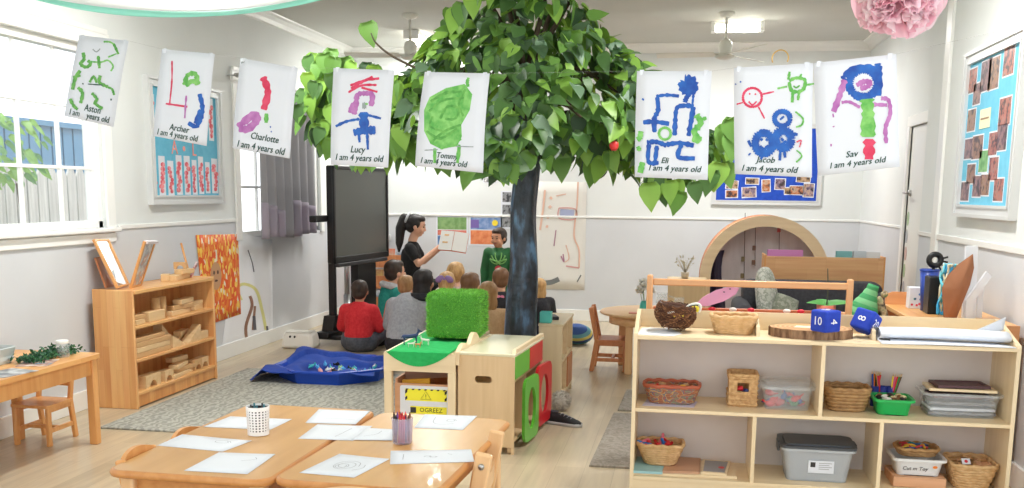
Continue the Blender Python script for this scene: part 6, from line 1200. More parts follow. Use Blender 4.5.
# ------------------------------------------------------------------ sofa, bookcase, arch
SOF = noisy('charcoal_sofa', [(.3, (64, 64, 70)), (.7, (78, 78, 84))], nscale=40, rough=.9)
sf = T('low_sofa', 'low charcoal sofa with its back against the wooden bookcase', 'sofa', (1.05, 8.3, 0))
MB().bx(.50, 1.62, 7.95, 8.72, .06, .36, .05, 3).build('seat_base', SOF, sf, True); MB().bx(.50, 1.62, 8.48, 8.76, .30, .77, .07, 4).build('backrest', SOF, sf, True)
for x0, x1 in ((.42, .56), (1.54, 1.68)): MB().bx(x0, x1, 7.93, 8.74, .06, .70 if x0 > 1 else .62, .06, 4).build('arm', SOF, sf, True)
for x in (.48, 1.62):
    for y in (8.0, 8.68): MB().cyl((x, y, 0), (x, y, .07), .02, seg=10).build('foot', BLACK, sf, True)
def cushion(loc, w_, h, t, rot, m, label):
    b = MB()
    def f(u, v, s):
        x, y = (u-.5)*2, (v-.5)*2; k = (1-abs(x)**3.2)*(1-abs(y)**3.2); return Vector((x*w_/2*(1-.06*(1-abs(y)**2)*0-.05*(y*y)), s*t/2*max(0, k)**.6, y*h/2*(1-.05*x*x)))
    b.grid(lambda u, v: f(u, v, -1), 16, 16); b.grid(lambda u, v: f(1-u, v, 1), 16, 16); bmesh.ops.remove_doubles(b.bm, verts=b.bm.verts[:], dist=.0005)
    o = b.build('cushion', m); o.matrix_world = TR(loc) @ rot; return tag(o, label, 'cushion')
FLOR = noisy('floral_print', [(.42, (206, 208, 198)), (.5, (150, 158, 142)), (.56, (214, 214, 206))], nscale=28, rough=.9); FLOR2 = noisy('sage_print', [(.42, (150, 154, 140)), (.5, (126, 132, 116)), (.58, (168, 170, 156))], nscale=26, rough=.9)
c = at(768, 285, Y=8.3); cushion((c.x, 8.3, .62), .26, .56, .15, RZ(1.15) @ RX(-.15), FLOR, 'tall pale floral cushion upright on the sofa end')
c = at(785, 297, Y=8.12); cushion((c.x, 8.12, .56), .22, .27, .11, RZ(.35) @ RY(.35) @ RX(-.3), FLOR2, 'sage green patterned cushion leaning beside the tall floral one')
bk = T('wooden_bookcase', 'honey wooden bookcase with a plain back board behind the sofa', 'bookcase', (1.2, 8.98, 0)); CBW = strips('bookcase_boards', [(226, 176, 128), (212, 158, 108), (184, 130, 84)], 2, .085, 0)
MB().bx(.70, 1.67, 8.82, 8.84, .03, .955, .004).build('back_board', CBW, bk, True)
for x0, x1 in ((.69, .71), (1.66, 1.68)): MB().bx(x0, x1, 8.82, 9.12, 0, .965, .004).build('side_panel', PINEP, bk, True)
for zz in (.08, .42, .72): MB().bx(.71, 1.66, 8.84, 9.11, zz-.018, zz, .003).build('shelf_board', PINEP, bk, True)
def book(x0, x1, y0, y1, z0, z1, m, label, group=None):
    b = MB(); b.bx(x0, x1, y0, y0+.003, z0, z1); b.bx(x0, x1, y1-.003, y1, z0, z1); b.bx(x0, x0+.003, y0, y1, z0, z1); b.mi = 1; b.bx(x0+.003, x1-.003, y0+.003, y1-.003, z0+.003, z1-.003); return S(b, 'book', [m, PAPER], label, 'book', group, origin=(x0, y0, z0))
for px0, px1, py_, m, lb in ((767, 803, 249.5, col('book_pink', (206, 132, 190)), 'pink book standing at one end of the wooden bookcase top'), (836, 852, 251, col('book_teal', (120, 180, 184)), 'teal book standing in the wooden bookcase beside the pale books'), (853, 866, 251, col('book_pale', (196, 206, 214)), 'pale blue book next to the teal one in the bookcase'), (866, 880, 252, col('book_white', (222, 224, 226)), 'white book at the wall end of the wooden bookcase')):
    A, B_ = at(px0, py_, Y=8.88), at(px1, py_, Y=8.88); book(max(.715, A.x), min(1.655, B_.x), 8.86, 8.90, .722, A.z, m, lb)
ar = T('wooden_arch', 'half round wooden play arch hung with dark netting by the back wall', 'arch', (.78, 10.2, 0))
AX, R0, ZC = .79, .62, .655
def ring_arch(y0, y1, r0, r1, zb): return [(AX+r1*math.cos(PI*k/32), ZC+r1*math.sin(PI*k/32)) for k in range(33)]+[(AX-r1, zb), (AX-r0, zb)]+[(AX-r0*math.cos(PI*k/32), ZC+r0*math.sin(PI*k/32)) for k in range(33)]+[(AX+r0, zb), (AX+r1, zb)]
for y0, nm in ((10.0, 0), (10.42, 1)):
    b = MB(); b.prism(ring_arch(y0, y0, R0-.105, R0, 0), 'xz', y0, y0+.03); b.build('arch_hoop', BIRCH if nm == 0 else wood('orange_wood', (206, 132, 80), (220, 150, 96), 0), ar, True)
b = MB(); b.slab(lambda u, v: (Vector((AX-(R0-.01)*math.cos(PI*u), 10.03+.39*v, ZC+(R0-.01)*math.sin(PI*u))), Vector((math.cos(PI*u), 0, -math.sin(PI*u)))), 32, 2, .006); b.build('arch_skin', wood('orange_wood', (206, 132, 80), (220, 150, 96), 0), ar, True)
b = MB(); b.prism([(AX+(R0-.06)*math.cos(PI*k/32), ZC+(R0-.06)*math.sin(PI*k/32)) for k in range(33)]+[(AX-R0+.06, .02), (AX+R0-.06, .02)], 'xz', 10.40, 10.41); b.build('netting', noisy('grey_netting', [(.3, (196, 194, 200)), (.7, (214, 212, 218))], (4, 1, 1), 3, rough=.9), ar, True)
b = MB(); rnd.seed(22)
b.slab(lambda u, v: (Vector((AX-R0+.10+.14*u+.03*math.sin(6*v), 10.05+.03*math.sin(8*u), .08+.85*v)), Vector((0, -1, 0))), 12, 10, .005); b.build('side_drape', col('dark_violet_cloth', (44, 36, 60)), ar, True)
for k, (px_, y0, y1) in enumerate(((744, 238, 280), (755, 230, 266), (779, 228, 262))):
    A, B_ = at(px_, y0, Y=10.3), at(px_, y1, Y=10.3); b = MB(); b.cyl(A+Vector((0, 0, .25 if k == 0 else .1)), B_, .0035, seg=5); b.mi = 1
    for j in range(2 if k < 2 else 1): zz = A.z+(B_.z-A.z)*(.5+.4*j if k != 2 else .05); b.box((A.x, 10.3, zz), (.035, .012, .05), .006)
    o = S(b, 'hanging_charm', [col('charm_string', (90, 84, 84)), (col('charm_olive', (128, 118, 90)), col('charm_brown', (120, 92, 80)), col('charm_red', (176, 70, 76)))[k]], ('olive charm on a string hanging inside the arch, nearest the drape', 'brown charm on a string hanging in the middle of the arch', 'red charm on a string hanging in the arch above the bookcase')[k], 'charm', origin=A)
# striped green pouch
b = MB(); c = at(868, 305, Y=5.75); st_ = []
for k in range(9):
    b.mi = k % 2; f0, f1 = k/9, (k+1)/9; w0 = lambda f: .075*(1-.35*f)+.02*math.sin(f*5)
    b.lathe([(w0(f0), -.12+.26*f0), (w0((f0+f1)/2)+.003, -.12+.26*(f0+f1)/2), (w0(f1), -.12+.26*f1)], seg=18, cap0=(k == 0), cap1=(k == 8))
b.xf(TR(0, 0, .12) @ RY(.32) @ Matrix.Diagonal((1, .7, 1, 1)))
S(b, 'striped_pouch', [col('pouch_green', (64, 150, 92), .7), col('pouch_light', (116, 184, 128), .7)], 'green striped fabric pouch leaning behind the tipped die', 'pouch'); LAST.location = (c.x-.02, 5.75, .735)
b = MB(); b.chain([(0, 0, 0), (.02, 0, .08), (.0, 0, .17)], [.035, .03, .018]); b.ell((.02, -.01, .2), (.02, .015, .02)); S(b, 'soft_toy', [noisy('speckled_plush', [(.4, (60, 54, 50)), (.55, (196, 176, 140)), (.7, (120, 140, 96))], nscale=30, rough=.9)], 'speckled brown soft toy beside the green striped pouch', 'toy'); LAST.location = (c.x+.07, 5.8, .735)
S(MB().bx(.93, 1.22, 5.62, 5.95, .70, .735, .006).bx(.94, .98, 5.63, 5.94, 0, .70, .004).bx(1.17, 1.21, 5.63, 5.94, 0, .70, .004), 'side_stand', RKW, 'small beech stand behind the birch unit carrying the green pouch', 'stand', origin=(1.05, 5.78, 0))
# ------------------------------------------------------------------ wall side: pine unit and its things
REDX = wood('warm_pine', (206, 142, 92), (220, 160, 110), 0)
pw = T('pine_wall_unit', 'honey pine low unit against the wall under the photo board', 'cabinet', (1.47, 5.9, 0)); wx0, wx1, wy0, wy1, wz = 1.21, 1.69, 5.36, 6.30, .83
b = MB(); b.prism([(wx0, 0), (wx1, 0), (wx1, .905), (wx0+.04, .905), (wx0+.012, .895), (wx0, .865)], 'xz', wy1-.022, wy1); b.build('end_panel', REDX, pw, True)
b = MB(); b.prism([(wx0, 0), (wx1, 0), (wx1, wz), (wx0, wz)], 'xz', wy0, wy0+.022); b.build('end_panel', REDX, pw, True)
MB().bx(wx0-.004, wx1, wy0+.022, wy1-.022, wz-.025, wz, .004).build('top', PINE_T, pw, True); MB().bx(wx0+.01, wx1, wy0+.022, wy1-.022, .30, .32, .003).build('shelf_board', PINE_T, pw, True); MB().bx(wx1-.012, wx1, wy0+.022, wy1-.022, .02, wz-.025).build('back_panel', PINE, pw, True)
z = wz+.0005
c = at(917, 307, Y=6.10); bxw = T('dotted_box', 'white card box with coloured dots on the pine wall unit', 'box', (c.x, 6.10, z)); h = at(917, 287, Y=6.10).z-z
b = MB(); b.bx(-.055, .055, -.04, .04, 0, h, .003); b.build('carton', PAPER, bxw); b = MB(); rnd.seed(23)
for k in range(12): b.mi = k % 3; b.prism(ellp(rnd.uniform(-.04, .04), rnd.uniform(.015, h-.015), .007, .007, 8), 'xz', -.0415, -.04)
b.build('printed_dots', [col('dot_red', (216, 70, 90)), col('dot_teal', (80, 180, 170)), col('dot_blue', (90, 130, 200))], bxw)
A, B_ = at(926, 320, Y=5.80), at(941, 277, Y=5.80); S(MB().bx(A.x, B_.x, 5.78, 5.90, z, B_.z, .004), 'black_box', BLACK, 'upright black box between dotted carton and blue yarn', 'box', origin=(A.x, 5.84, z))
c = at(929, 282, Y=5.98); cupb = T('blue_beaker', 'blue plastic beaker standing on the pine wall unit behind the black box', 'beaker', (c.x, 5.98, z)); h = at(926, 269, Y=5.98).z-z; b = MB(); b.lathe([(.035, 0), (.052, h), (.048, h), (.031, .01), (.002, .008)], seg=24); b.build('beaker_body', mat('blue_beaker', (44, 70, 156), .35), cupb); b = MB(); b.lathe([(.052, h-.012), (.056, h-.006), (.052, h)], seg=24, cap0=False); b.build('rim', mat('blue_beaker', (44, 70, 156), .35), cupb)
c = at(935, 260, Y=5.98); b = MB(); b.tube([(c.x+.032*math.cos(a), 5.98, c.z+.032*math.sin(a)) for a in [2*PI*k/20 for k in range(20)]], .016, 8, closed=True); b.cyl((c.x-.012, 5.98, z+.02), (c.x-.005, 5.98, c.z-.04), .009, seg=8)
for k in range(4): a = -1.0+.42*k; b.cyl((c.x+.045*math.cos(a), 5.98, c.z+.045*math.sin(a)), (c.x+.07*math.cos(a), 5.98, c.z+.07*math.sin(a)), .006, seg=6)
S(b, 'pasta_spoon', BLACK, 'black toothed serving spoon standing in the blue beaker', 'spoon', origin=(c.x-.012, 5.98, z+.02))
b = MB(); rnd.seed(24); A, B_ = at(946, 264, Y=5.72), at(946, 318, Y=5.72)
for k in range(26):
    x0 = rnd.uniform(-.024, .024); pts = [(A.x+x0+.02*(1-t)+.014*math.sin(6*t+k), 5.72+rnd.uniform(-.03, .03), A.z+(z+.01-A.z)*t) for t in [j/7 for j in range(8)]]; b.mi = k % 3; b.tube(spline(pts, 4), .0055, 6)
S(b, 'yarn_hank', [col('yarn_blue', (60, 160, 210), .9), col('yarn_aqua', (110, 200, 220), .9), col('yarn_cream', (214, 206, 176), .9)], 'loose hank of blue and cream yarn beside the black box', 'yarn', origin=(A.x, 5.68, z))
b = MB(); pp = [at(x, y, Y=5.60) for x, y in ((973, 254), (974, 268), (970, 285), (963, 302), (955, 322), (944, 322), (943, 305), (942, 288), (948, 275), (959, 264))]
cx = sum(q.x for q in pp)/len(pp); cz = sum(q.z for q in pp)/len(pp)
def lf(u, v):
    k = u*len(pp); i = int(k) % len(pp); q = pp[i].lerp(pp[(i+1) % len(pp)], k-int(k)); r = math.sin(PI*v/2+.0001) if v < 1 else 1; return Vector((cx+(q.x-cx)*(1-v), 5.60-.045*math.sin(PI/2*v), cz+(q.z-cz)*(1-v)))
b.grid(lf, 40, 6, closed_u=True); b.grid(lambda u, v: Vector((lf(u, v).x, 5.605+.03*math.sin(PI/2*v), lf(u, v).z)), 40, 6, closed_u=True)
S(b, 'brown_leaf_shape', noisy('brown_felt', [(.3, (142, 92, 62)), (.7, (160, 108, 76))], nscale=6, rough=.8), 'tall brown leaf shaped padded form leaning by the white stand', 'leaf shape', origin=(pp[5].x, 5.6, z))
WS = mat('white_stand', (226, 230, 236), .4); ws = T('white_stand', 'white wooden stand with a slanting brace on the pine wall unit', 'stand', (1.56, 5.66, z))
P2 = lambda x, y: (lambda v: (v.x, v.z))(at(x, y, Y=5.66))
b = MB(); b.prism([P2(966, 246), P2(978, 246), P2(975, 325), P2(962, 325)], 'xz', 5.655, 5.685); b.build('upright', WS, ws, True)
b = MB(); b.prism([P2(985, 271), P2(990, 276), P2(971, 302), P2(971, 326), P2(963, 326), P2(964, 300)], 'xz', 5.625, 5.653); b.build('brace', WS, ws, True)
b = MB(); b.prism([P2(982, 280), P2(986, 283), P2(983, 325), P2(977, 325)], 'xz', 5.69, 5.71); b.build('rear_leg', WS, ws, True)
# photo board on the wall
pb = T('photo_board', 'pale blue pin board of small photos in a white frame on the side wall', 'notice board', (XR, 6.23, 1.35)); y0, y1, z0, z1 = 5.66, 6.80, 1.35, 2.345
frame_mesh('yz', y0, y1, z0, z1, .075, XR-.045, XR).build('frame', SILV, pb, True); MB().bx(XR-.02, XR, y0+.06, y1-.06, z0+.06, z1-.06).build('pin_panel', noisy('aqua_felt', [(.3, (104, 184, 214)), (.7, (116, 194, 222))], nscale=20, rough=.8), pb, True)
PH = [noisy('photo_%d' % k, [(.38, (52, 36, 40)), (.5, c), (.62, (150, 116, 106)), (.72, (60, 46, 50))], nscale=24, detail=3, rough=.35) for k, c in enumerate(((176, 96, 80), (120, 86, 96), (150, 110, 80)))]
b5 = lambda x, y: at(820+x/2, y/2, X=XR-.021)
def pin(cx, cy, w_, h, m): 
    A, B_ = b5(cx-w_/2, cy-h/2), b5(cx+w_/2, cy+h/2); b = MB(); b.bx(XR-.0215, XR-.02, B_.y, A.y, B_.z, A.z); b.mi = 1; t = .008; b.bx(XR-.0222, XR-.0215, B_.y+t, A.y-t, B_.z+t, A.z-t); b.build('photo', [PAPER, m], pb, True)
for k, q in enumerate(((305, 162, 14, 46), (332, 152, 16, 58), (348, 147, 17, 60), (378, 123, 18, 52), (314, 188, 12, 42), (303, 241, 13, 44), (370, 223, 20, 54), (297, 298, 13, 42), (315, 295, 18, 48), (346, 288, 14, 48), (364, 275, 16, 54), (302, 348, 14, 42), (347, 338, 15, 50), (314, 373, 14, 46), (330, 370, 15, 46), (357, 380, 16, 50), (290, 383, 14, 42))): pin(*q, PH[k % 3])
pin(327, 323, 15, 46, noisy('photo_green', [(.4, (90, 150, 90)), (.6, (130, 180, 120))], nscale=20))
A, B_ = b5(322, 220), b5(339, 254); b = MB(); b.bx(XR-.024, XR-.02, B_.y, A.y, B_.z, A.z); b.mi = 1; b.bx(XR-.0246, XR-.024, B_.y+.02, A.y-.02, B_.z+.05, A.z-.05); b.build('cut_out_shape', [col('cream_cut', (236, 232, 190)), col('cut_brown', (150, 120, 90))], pb, True)
# ------------------------------------------------------------------ back wall
bb = T('photo_board', 'royal blue pin board of snapshots on the back wall above the arch', 'notice board', (.88, YB, 1.36)); x0, x1, z0, z1 = .29, 1.47, 1.36, 2.24
frame_mesh('xz', x0, x1, z0, z1, .05, YB-.035, YB).build('frame', SILV, bb, True); MB().bx(x0+.04, x1-.04, YB-.02, YB, z0+.04, z1-.04).build('pin_panel', noisy('royal_felt', [(.3, (22, 66, 170)), (.7, (34, 80, 190))], nscale=20, rough=.8), bb, True)
c3 = lambda x, y: at(690+x/3.05, 130+y/3.05, Y=YB-.021)
PH2 = [noisy('snap_%d' % k, [(.38, (60, 48, 52)), (.5, c), (.62, (190, 160, 136)), (.72, (90, 72, 72))], nscale=20, detail=3, rough=.35) for k, c in enumerate(((180, 110, 70), (130, 110, 130), (160, 130, 90)))]
for k, (cx, cy, w_, h) in enumerate(((108, 120, 24, 30), (124, 92, 14, 26), (128, 167, 38, 28), (127, 195, 38, 26), (180, 190, 44, 34), (190, 156, 42, 22), (232, 170, 26, 40), (275, 165, 32, 36), (296, 186, 18, 24), (325, 184, 42, 30), (362, 184, 32, 44), (346, 150, 44, 22), (106, 150, 24, 16), (240, 120, 40, 30), (300, 110, 40, 30), (340, 60, 30, 40), (180, 60, 36, 30), (110, 40, 26, 34), (250, 60, 36, 30))):
    A, B_ = c3(cx-w_/2, cy-h/2), c3(cx+w_/2, cy+h/2); t = .008; b = MB(); b.box(((A.x+B_.x)/2, YB-.0207, (A.z+B_.z)/2), (B_.x-A.x, .0014, A.z-B_.z), 0, RY(rnd.uniform(-.1, .1))); b.mi = 1; b.box(((A.x+B_.x)/2, YB-.0217, (A.z+B_.z)/2), (B_.x-A.x-2*t, .0006, A.z-B_.z-2*t), 0, RY(0)); b.build('photo', [PAPER, PH2[k % 3]], bb, True)
def wallposter(px0, py0, px1, py1, label, bands, off=.003, name='wall_poster'):
    A, B_ = at(px0, py0, Y=YB-off), at(px1, py1, Y=YB-off); t = T(name, label, 'poster', ((A.x+B_.x)/2, YB, B_.z)); MB().bx(A.x, B_.x, YB-off, YB-.0005, B_.z, A.z).build('sheet', PAPER, t, True)
    W, H = B_.x-A.x, A.z-B_.z
    for j, (u0, u1, v0, v1, m, nm) in enumerate(bands): MB().bx(A.x+W*u0, A.x+W*u1, YB-off-.0006-.0003*j, YB-off, A.z-H*v1, A.z-H*v0).build(nm, m, t, True)
    return t
pt = lambda n_, a, c_: noisy(n_, [(.4, a), (.6, c_)], nscale=14)
wallposter(436, 216, 468, 248, 'poster banded green orange and blue behind the reader', [(.05, .95, .03, .42, pt('po_green', (110, 150, 90), (140, 174, 116)), 'green_band'), (.05, .95, .44, .60, pt('po_red', (196, 90, 80), (216, 130, 110)), 'red_band'), (.05, .95, .62, .97, pt('po_blue', (80, 120, 176), (110, 146, 190)), 'blue_band')])
t = wallposter(469, 216, 502, 246, 'poster with a blue band and yellow sun above an orange band', [(.05, .95, .05, .45, pt('po_blue2', (100, 136, 190), (150, 170, 210)), 'blue_band'), (.05, .95, .48, .95, pt('po_orange', (216, 120, 76), (232, 150, 104)), 'orange_band'), (.05, .3, .12, .4, col('po_purple', (120, 100, 170)), 'purple_panel')])
A = at(495, 223, Y=YB-.006); MB().prism(ellp(A.x, A.z, .035, .035, 20), 'xz', YB-.0060, YB-.0045).build('yellow_sun', col('po_sun', (240, 214, 60)), t, True)
wallposter(501, 191, 512, 229, 'vertical strip of small black and white photos beside the trunk', [(.14, .9, .03+.33*k, .29+.33*k, noisy('bw_photo%d' % k, [(.4, (60, 62, 66)), (.55, (150, 152, 156)), (.7, (90, 92, 96))], nscale=20), 'photo') for k in range(3)])
wallposter(483, 177, 497, 183, 'narrow printed notice high on the back wall by the trunk', [(.06, .94, .1, .9, noisy('notice_print', [(.45, (220, 220, 220)), (.55, (110, 110, 112))], (30, 1, 8), 3), 'printed_text')])
# long painting
A, B_ = at(534, 192, Y=YB-.004), at(584.5, 290, Y=YB-.004); b = MB(); b.slab(lambda u, v: (Vector((A.x+(B_.x-A.x)*u, YB-.004-.003*math.sin(5*v+3*u), B_.z+(A.z+.12-B_.z)*v)), Vector((0, -1, 0))), 6, 10, .0008)
def bst(mi, w_, pts):
    b.mi = mi; sp = spline([Vector((*q, 0)) for q in pts], 5); n_ = len(sp); vs = []
    for i, q in enumerate(sp):
        t_ = (sp[min(i+1, n_-1)]-sp[max(i-1, 0)]).normalized(); s_ = Vector((-t_.y, t_.x, 0))*w_/2; vs += [at(*(q-s_).xy, Y=YB-.0085), at(*(q+s_).xy, Y=YB-.0085)]
    b._add(vs, [(2*i, 2*i+1, 2*i+3, 2*i+2) for i in range(n_-1)])
for mi, w_, pts in ((1, 2, [(545, 190), (543, 210), (540, 230)]), (1, 1.6, [(578, 182), (577, 205), (574, 235), (579, 250), (579, 268)]), (1, 2.4, [(550, 197), (552, 199)]), (1, 3, [(549, 206), (551, 208)]), (1, 3, [(547, 216), (549, 218)]), (1, 2.6, [(546, 226), (548, 227)]), (2, 8, [(560, 213), (574, 214)]), (3, 1.2, [(559, 208), (575, 209), (575, 219), (559, 218), (559, 208)]), (3, 1.4, [(566, 266), (579, 268)]), (4, 1.2, [(561, 256), (564, 262), (563, 254)]), (5, 5, [(545, 283), (552, 282), (559, 279)]), (1, 1, [(566, 245), (569, 258), (565, 262)]), (4, 1, [(556, 230), (554, 246)]), (5, 1.2, [(577, 282), (581, 275)]), (1, 1, [(556, 196), (566, 194)])): bst(mi, w_, pts)
S(b, 'wall_painting', [mat('aged_paper', (226, 224, 218), .7), col('bw_orange', (226, 186, 166)), col('bw_blue', (164, 172, 202)), col('bw_rose', (212, 160, 158)), col('bw_mauve', (176, 126, 150)), col('bw_grey', (120, 124, 124))], 'tall watery painting with orange drips hung on the back wall beside the tree trunk', 'painting', origin=((A.x+B_.x)/2, YB, B_.z))
# book rack by the screen
br_ = T('book_rack', 'low rack of picture books against the back wall behind the screen', 'rack', (-3.35, 11.3, 0)); A, B_ = at(371, 255, Y=11.3), at(402, 255, Y=11.3); rx0, rx1 = A.x-.1, B_.x
for k in range(3): b = MB(); b.bx(rx0, rx1, 11.18+.09*k, 11.20+.09*k, .12+.24*k, .25+.24*k, .003); b.bx(rx0, rx1, 11.18+.09*k, 11.32+.06*k, .10+.24*k, .12+.24*k); b.build('tier', REDWOOD, br_, True)
for x in (rx0-.018, rx1): MB().prism([(11.16, 0), (11.53, 0), (11.53, .85), (11.45, .85), (11.16, .2)], 'yz', x, x+.018).build('side_panel', REDWOOD, br_, True)
rnd.seed(33); CV = [noisy('cover_%d' % k, [(.4, a), (.6, c_)], nscale=12, rough=.4) for k, (a, c_) in enumerate((((196, 170, 150), (214, 120, 90)), ((120, 140, 160), (200, 206, 210)), ((190, 160, 90), (150, 110, 80)), ((140, 160, 130), (210, 200, 180))))]
LBK = ('tan and red', 'blue grey', 'mustard brown', 'sage'); TIER = ('bottom', 'middle', 'top')
for k in range(3):
    for j in range(4):
        x = rx0+.02+(rx1-rx0-.03)*j/4; b = MB(); b.box((0, 0, .1), ((rx1-rx0)/4-.015, .012, .2), .002); o = b.build('picture_book', CV[(j+k) % 4]); o.location = (x+(rx1-rx0)/8, 11.225+.09*k, .122+.24*k); o.rotation_euler.x = -.12; tag(o, '%s picture book on the %s tier of the low book rack' % (LBK[(j+k) % 4], TIER[k]), 'book')
b = MB(); cpts = [at(*q, Y=11.52) for q in ((386, 178), (386.5, 195), (388, 210), (386, 222), (388, 232))]; b.tube(spline(cpts, 5), .005, 6); A = at(389, 238, Y=11.51); b.box((A.x, 11.51, A.z), (.05, .03, .08), .008); S(b, 'pull_switch', mat('cord_grey', (196, 196, 196), .5), 'thin cord with a white switch end hanging on the back wall beside the screen', 'cord', origin=A)
# ------------------------------------------------------------------ ceiling things
def fan(loc, label, rz):
    t = T('ceiling_fan', label, 'fan', loc); FW_ = mat('fan_white', (222, 222, 212), .35)
    b = MB(); b.lathe([(.002, 0), (.07, 0), (.075, -.01), (.06, -.035), (.02, -.05), (.002, -.05)][::-1], seg=24); b.build('ceiling_cup', FW_, t); b = MB(); b.cyl((0, 0, -.24), (0, 0, -.04), .012); b.build('down_rod', FW_, t)
    b = MB(); b.lathe([(.002, -.42), (.05, -.415), (.085, -.40), (.09, -.385), (.055, -.37), (.055, -.345), (.062, -.30), (.05, -.255), (.02, -.235), (.002, -.235)], seg=28); b.build('motor', FW_, t)
    for k in range(3):
        b = MB(); b.box((.36, 0, 0), (.52, .12, .008), .003); b.bx(.05, .13, -.025, .025, -.004, .004); b.xf(RX(.22)); b.xf(TR(0, 0, -.37) @ RZ(rz+k*PI*2/3)); b.build('blade', FW_, t)
    return t
c = at(727, 12, Z=HC); fan((c.x, c.y-.0, HC), 'white three blade ceiling fan in front of the lit batten on the blue board side', PI-.05)
c = at(410, 14, Z=HC); fan((c.x, c.y, HC), 'white three blade ceiling fan half hidden by the tree leaves', PI+.1)
LAMP = mat('lamp_diffuser', (255, 252, 240), .4, emit=(255, 250, 235), est=5.0)
def batten(loc, L, rz, label):
    t = T('ceiling_light', label, 'light', loc, rz); b = MB(); b.bx(-.06, .06, -L/2, L/2, -.03, 0, .004); b.build('housing', TRIM, t); b = MB(); b.bx(-.075, .075, -L/2+.02, L/2-.02, -.085, -.03, .02, 3); b.build('diffuser', LAMP, t)
    for s in (-1, 1): MB().bx(-.08, .08, s*L/2-.02, s*L/2+.02, -.09, 0, .006).build('end_cap', TRIM, t)
    return t
c = at(738, 26, Z=HC-.05); batten((c.x, c.y+.1, HC), 0.46, PI/2, 'lit fluorescent batten behind the ceiling fan over the arch'); print('BATTEN', c)
c = at(437, 50, Z=HC-.05); batten((c.x, min(10.9, c.y), HC), 1.2, 0, 'lit fluorescent batten glimpsed through the leaves over the screen')
for x, y in ((-2.6, 5.6), (.6, 5.6), (-2.6, 2.2), (.4, 2.2)): batten((x, y, HC), 1.25, 0, 'added out-of-view batten light %s' % {(-2.6, 5.6): 'above the pine block shelf side of the tree', (.6, 5.6): 'above the birch shelf unit side of the tree', (-2.6, 2.2): 'nearest the pine window table', (.4, 2.2): 'nearest the low tables, photo board side'}[(x, y)])  # extra battens added beyond the view to brighten the room
# tissue pompom
c = at(900, -6, Y=3.6); pm = T('paper_pompom', 'pink tissue paper pompom hanging from the ceiling', 'pompom', (c.x, 3.6, c.z)); R_p = .155
def tissue(nm, c_):
    m = leafmat(nm, c_, .55, .9); [q for q in m.node_tree.nodes if q.type == 'BSDF_TRANSLUCENT'][0].inputs[0].default_value = lin(c_); return m
b = MB(); rnd.seed(26); PK = [*(tissue(n_, c_) for n_, c_ in (('tissue_pink', (255, 226, 235)), ('tissue_pale', (255, 238, 243)), ('tissue_rose', (255, 214, 226))))]
b.mi = 2; b.ell((0, 0, 0), .085)
for k in range(330):
    d_ = rv(1)
    if d_.length < .05: continue
    d_.normalize(); a = d_.cross(rv(1)).normalized(); c2 = d_.cross(a); b.mi = rnd.choice((0, 0, 1, 1, 2)); R1 = R_p*rnd.uniform(.80, 1.0); w_ = rnd.uniform(.03, .055); tw = rnd.uniform(-.6, .6)
    def pet(u, v):
        x = (u-.5)*2; r = .04+(R1-.04)*v; return d_*(r-.02*x*x*v)+a*(x*w_*(.25+v*.9))+c2*(.014*math.sin(x*3.2+tw*4)*v+.012*(v-.5)+.008*math.sin(9*x)*v*v)
    b.grid(pet, 8, 4)
b.build('petals', PK, pm); b = MB(); b.cyl((0, 0, .05), (0, 0, HC-c.z), .0015, seg=5); b.build('thread', mat('nylon_line', (230, 232, 232), .3), pm)
# swagged cloth
dr_ = T('hanging_cloth', 'white and mint sheer cloth swagged under the ceiling over the window side', 'cloth', (-2.35, 4.3, 2.3)); e0, e1 = at(30, -6, Y=4.3), at(345, -12, Y=4.3); mid = at(235, 12, Y=4.3)
def swag(off, top):
    def f(u, v):
        x = e0.x+(e1.x-e0.x)*u; zb = e0.z+(e1.z-e0.z)*u-4*u*(1-u)*(.5*(e0.z+e1.z)-mid.z)*1.0-.02; z_ = zb+(.10+.15*u*(1-u))*v+off; return Vector((x, 4.3+.30*v*math.sin(PI*.5*v)+.012*math.sin(7*v+9*u), z_)), Vector((0, -1, 0))
    return f
f0 = swag(0, 0); b = MB(); b.slab(lambda u, v: f0(u, .22*v), 40, 4, .002); b.build('mint_edge', mat('mint_sheer', (150, 226, 206), .7), dr_, True)
b = MB(); b.slab(lambda u, v: f0(u, .22+.78*v), 40, 10, .002); b.build('white_folds', mat('white_sheer', (232, 236, 234), .7), dr_, True)
b = MB()
for q in (f0(0, 1)[0], f0(1, 1)[0]): b.cyl(q-Vector((0, 0, .05)), (q.x, q.y, HC), .0015, seg=5)
b.build('thread', mat('nylon_line', (230, 232, 232), .3), dr_, True)
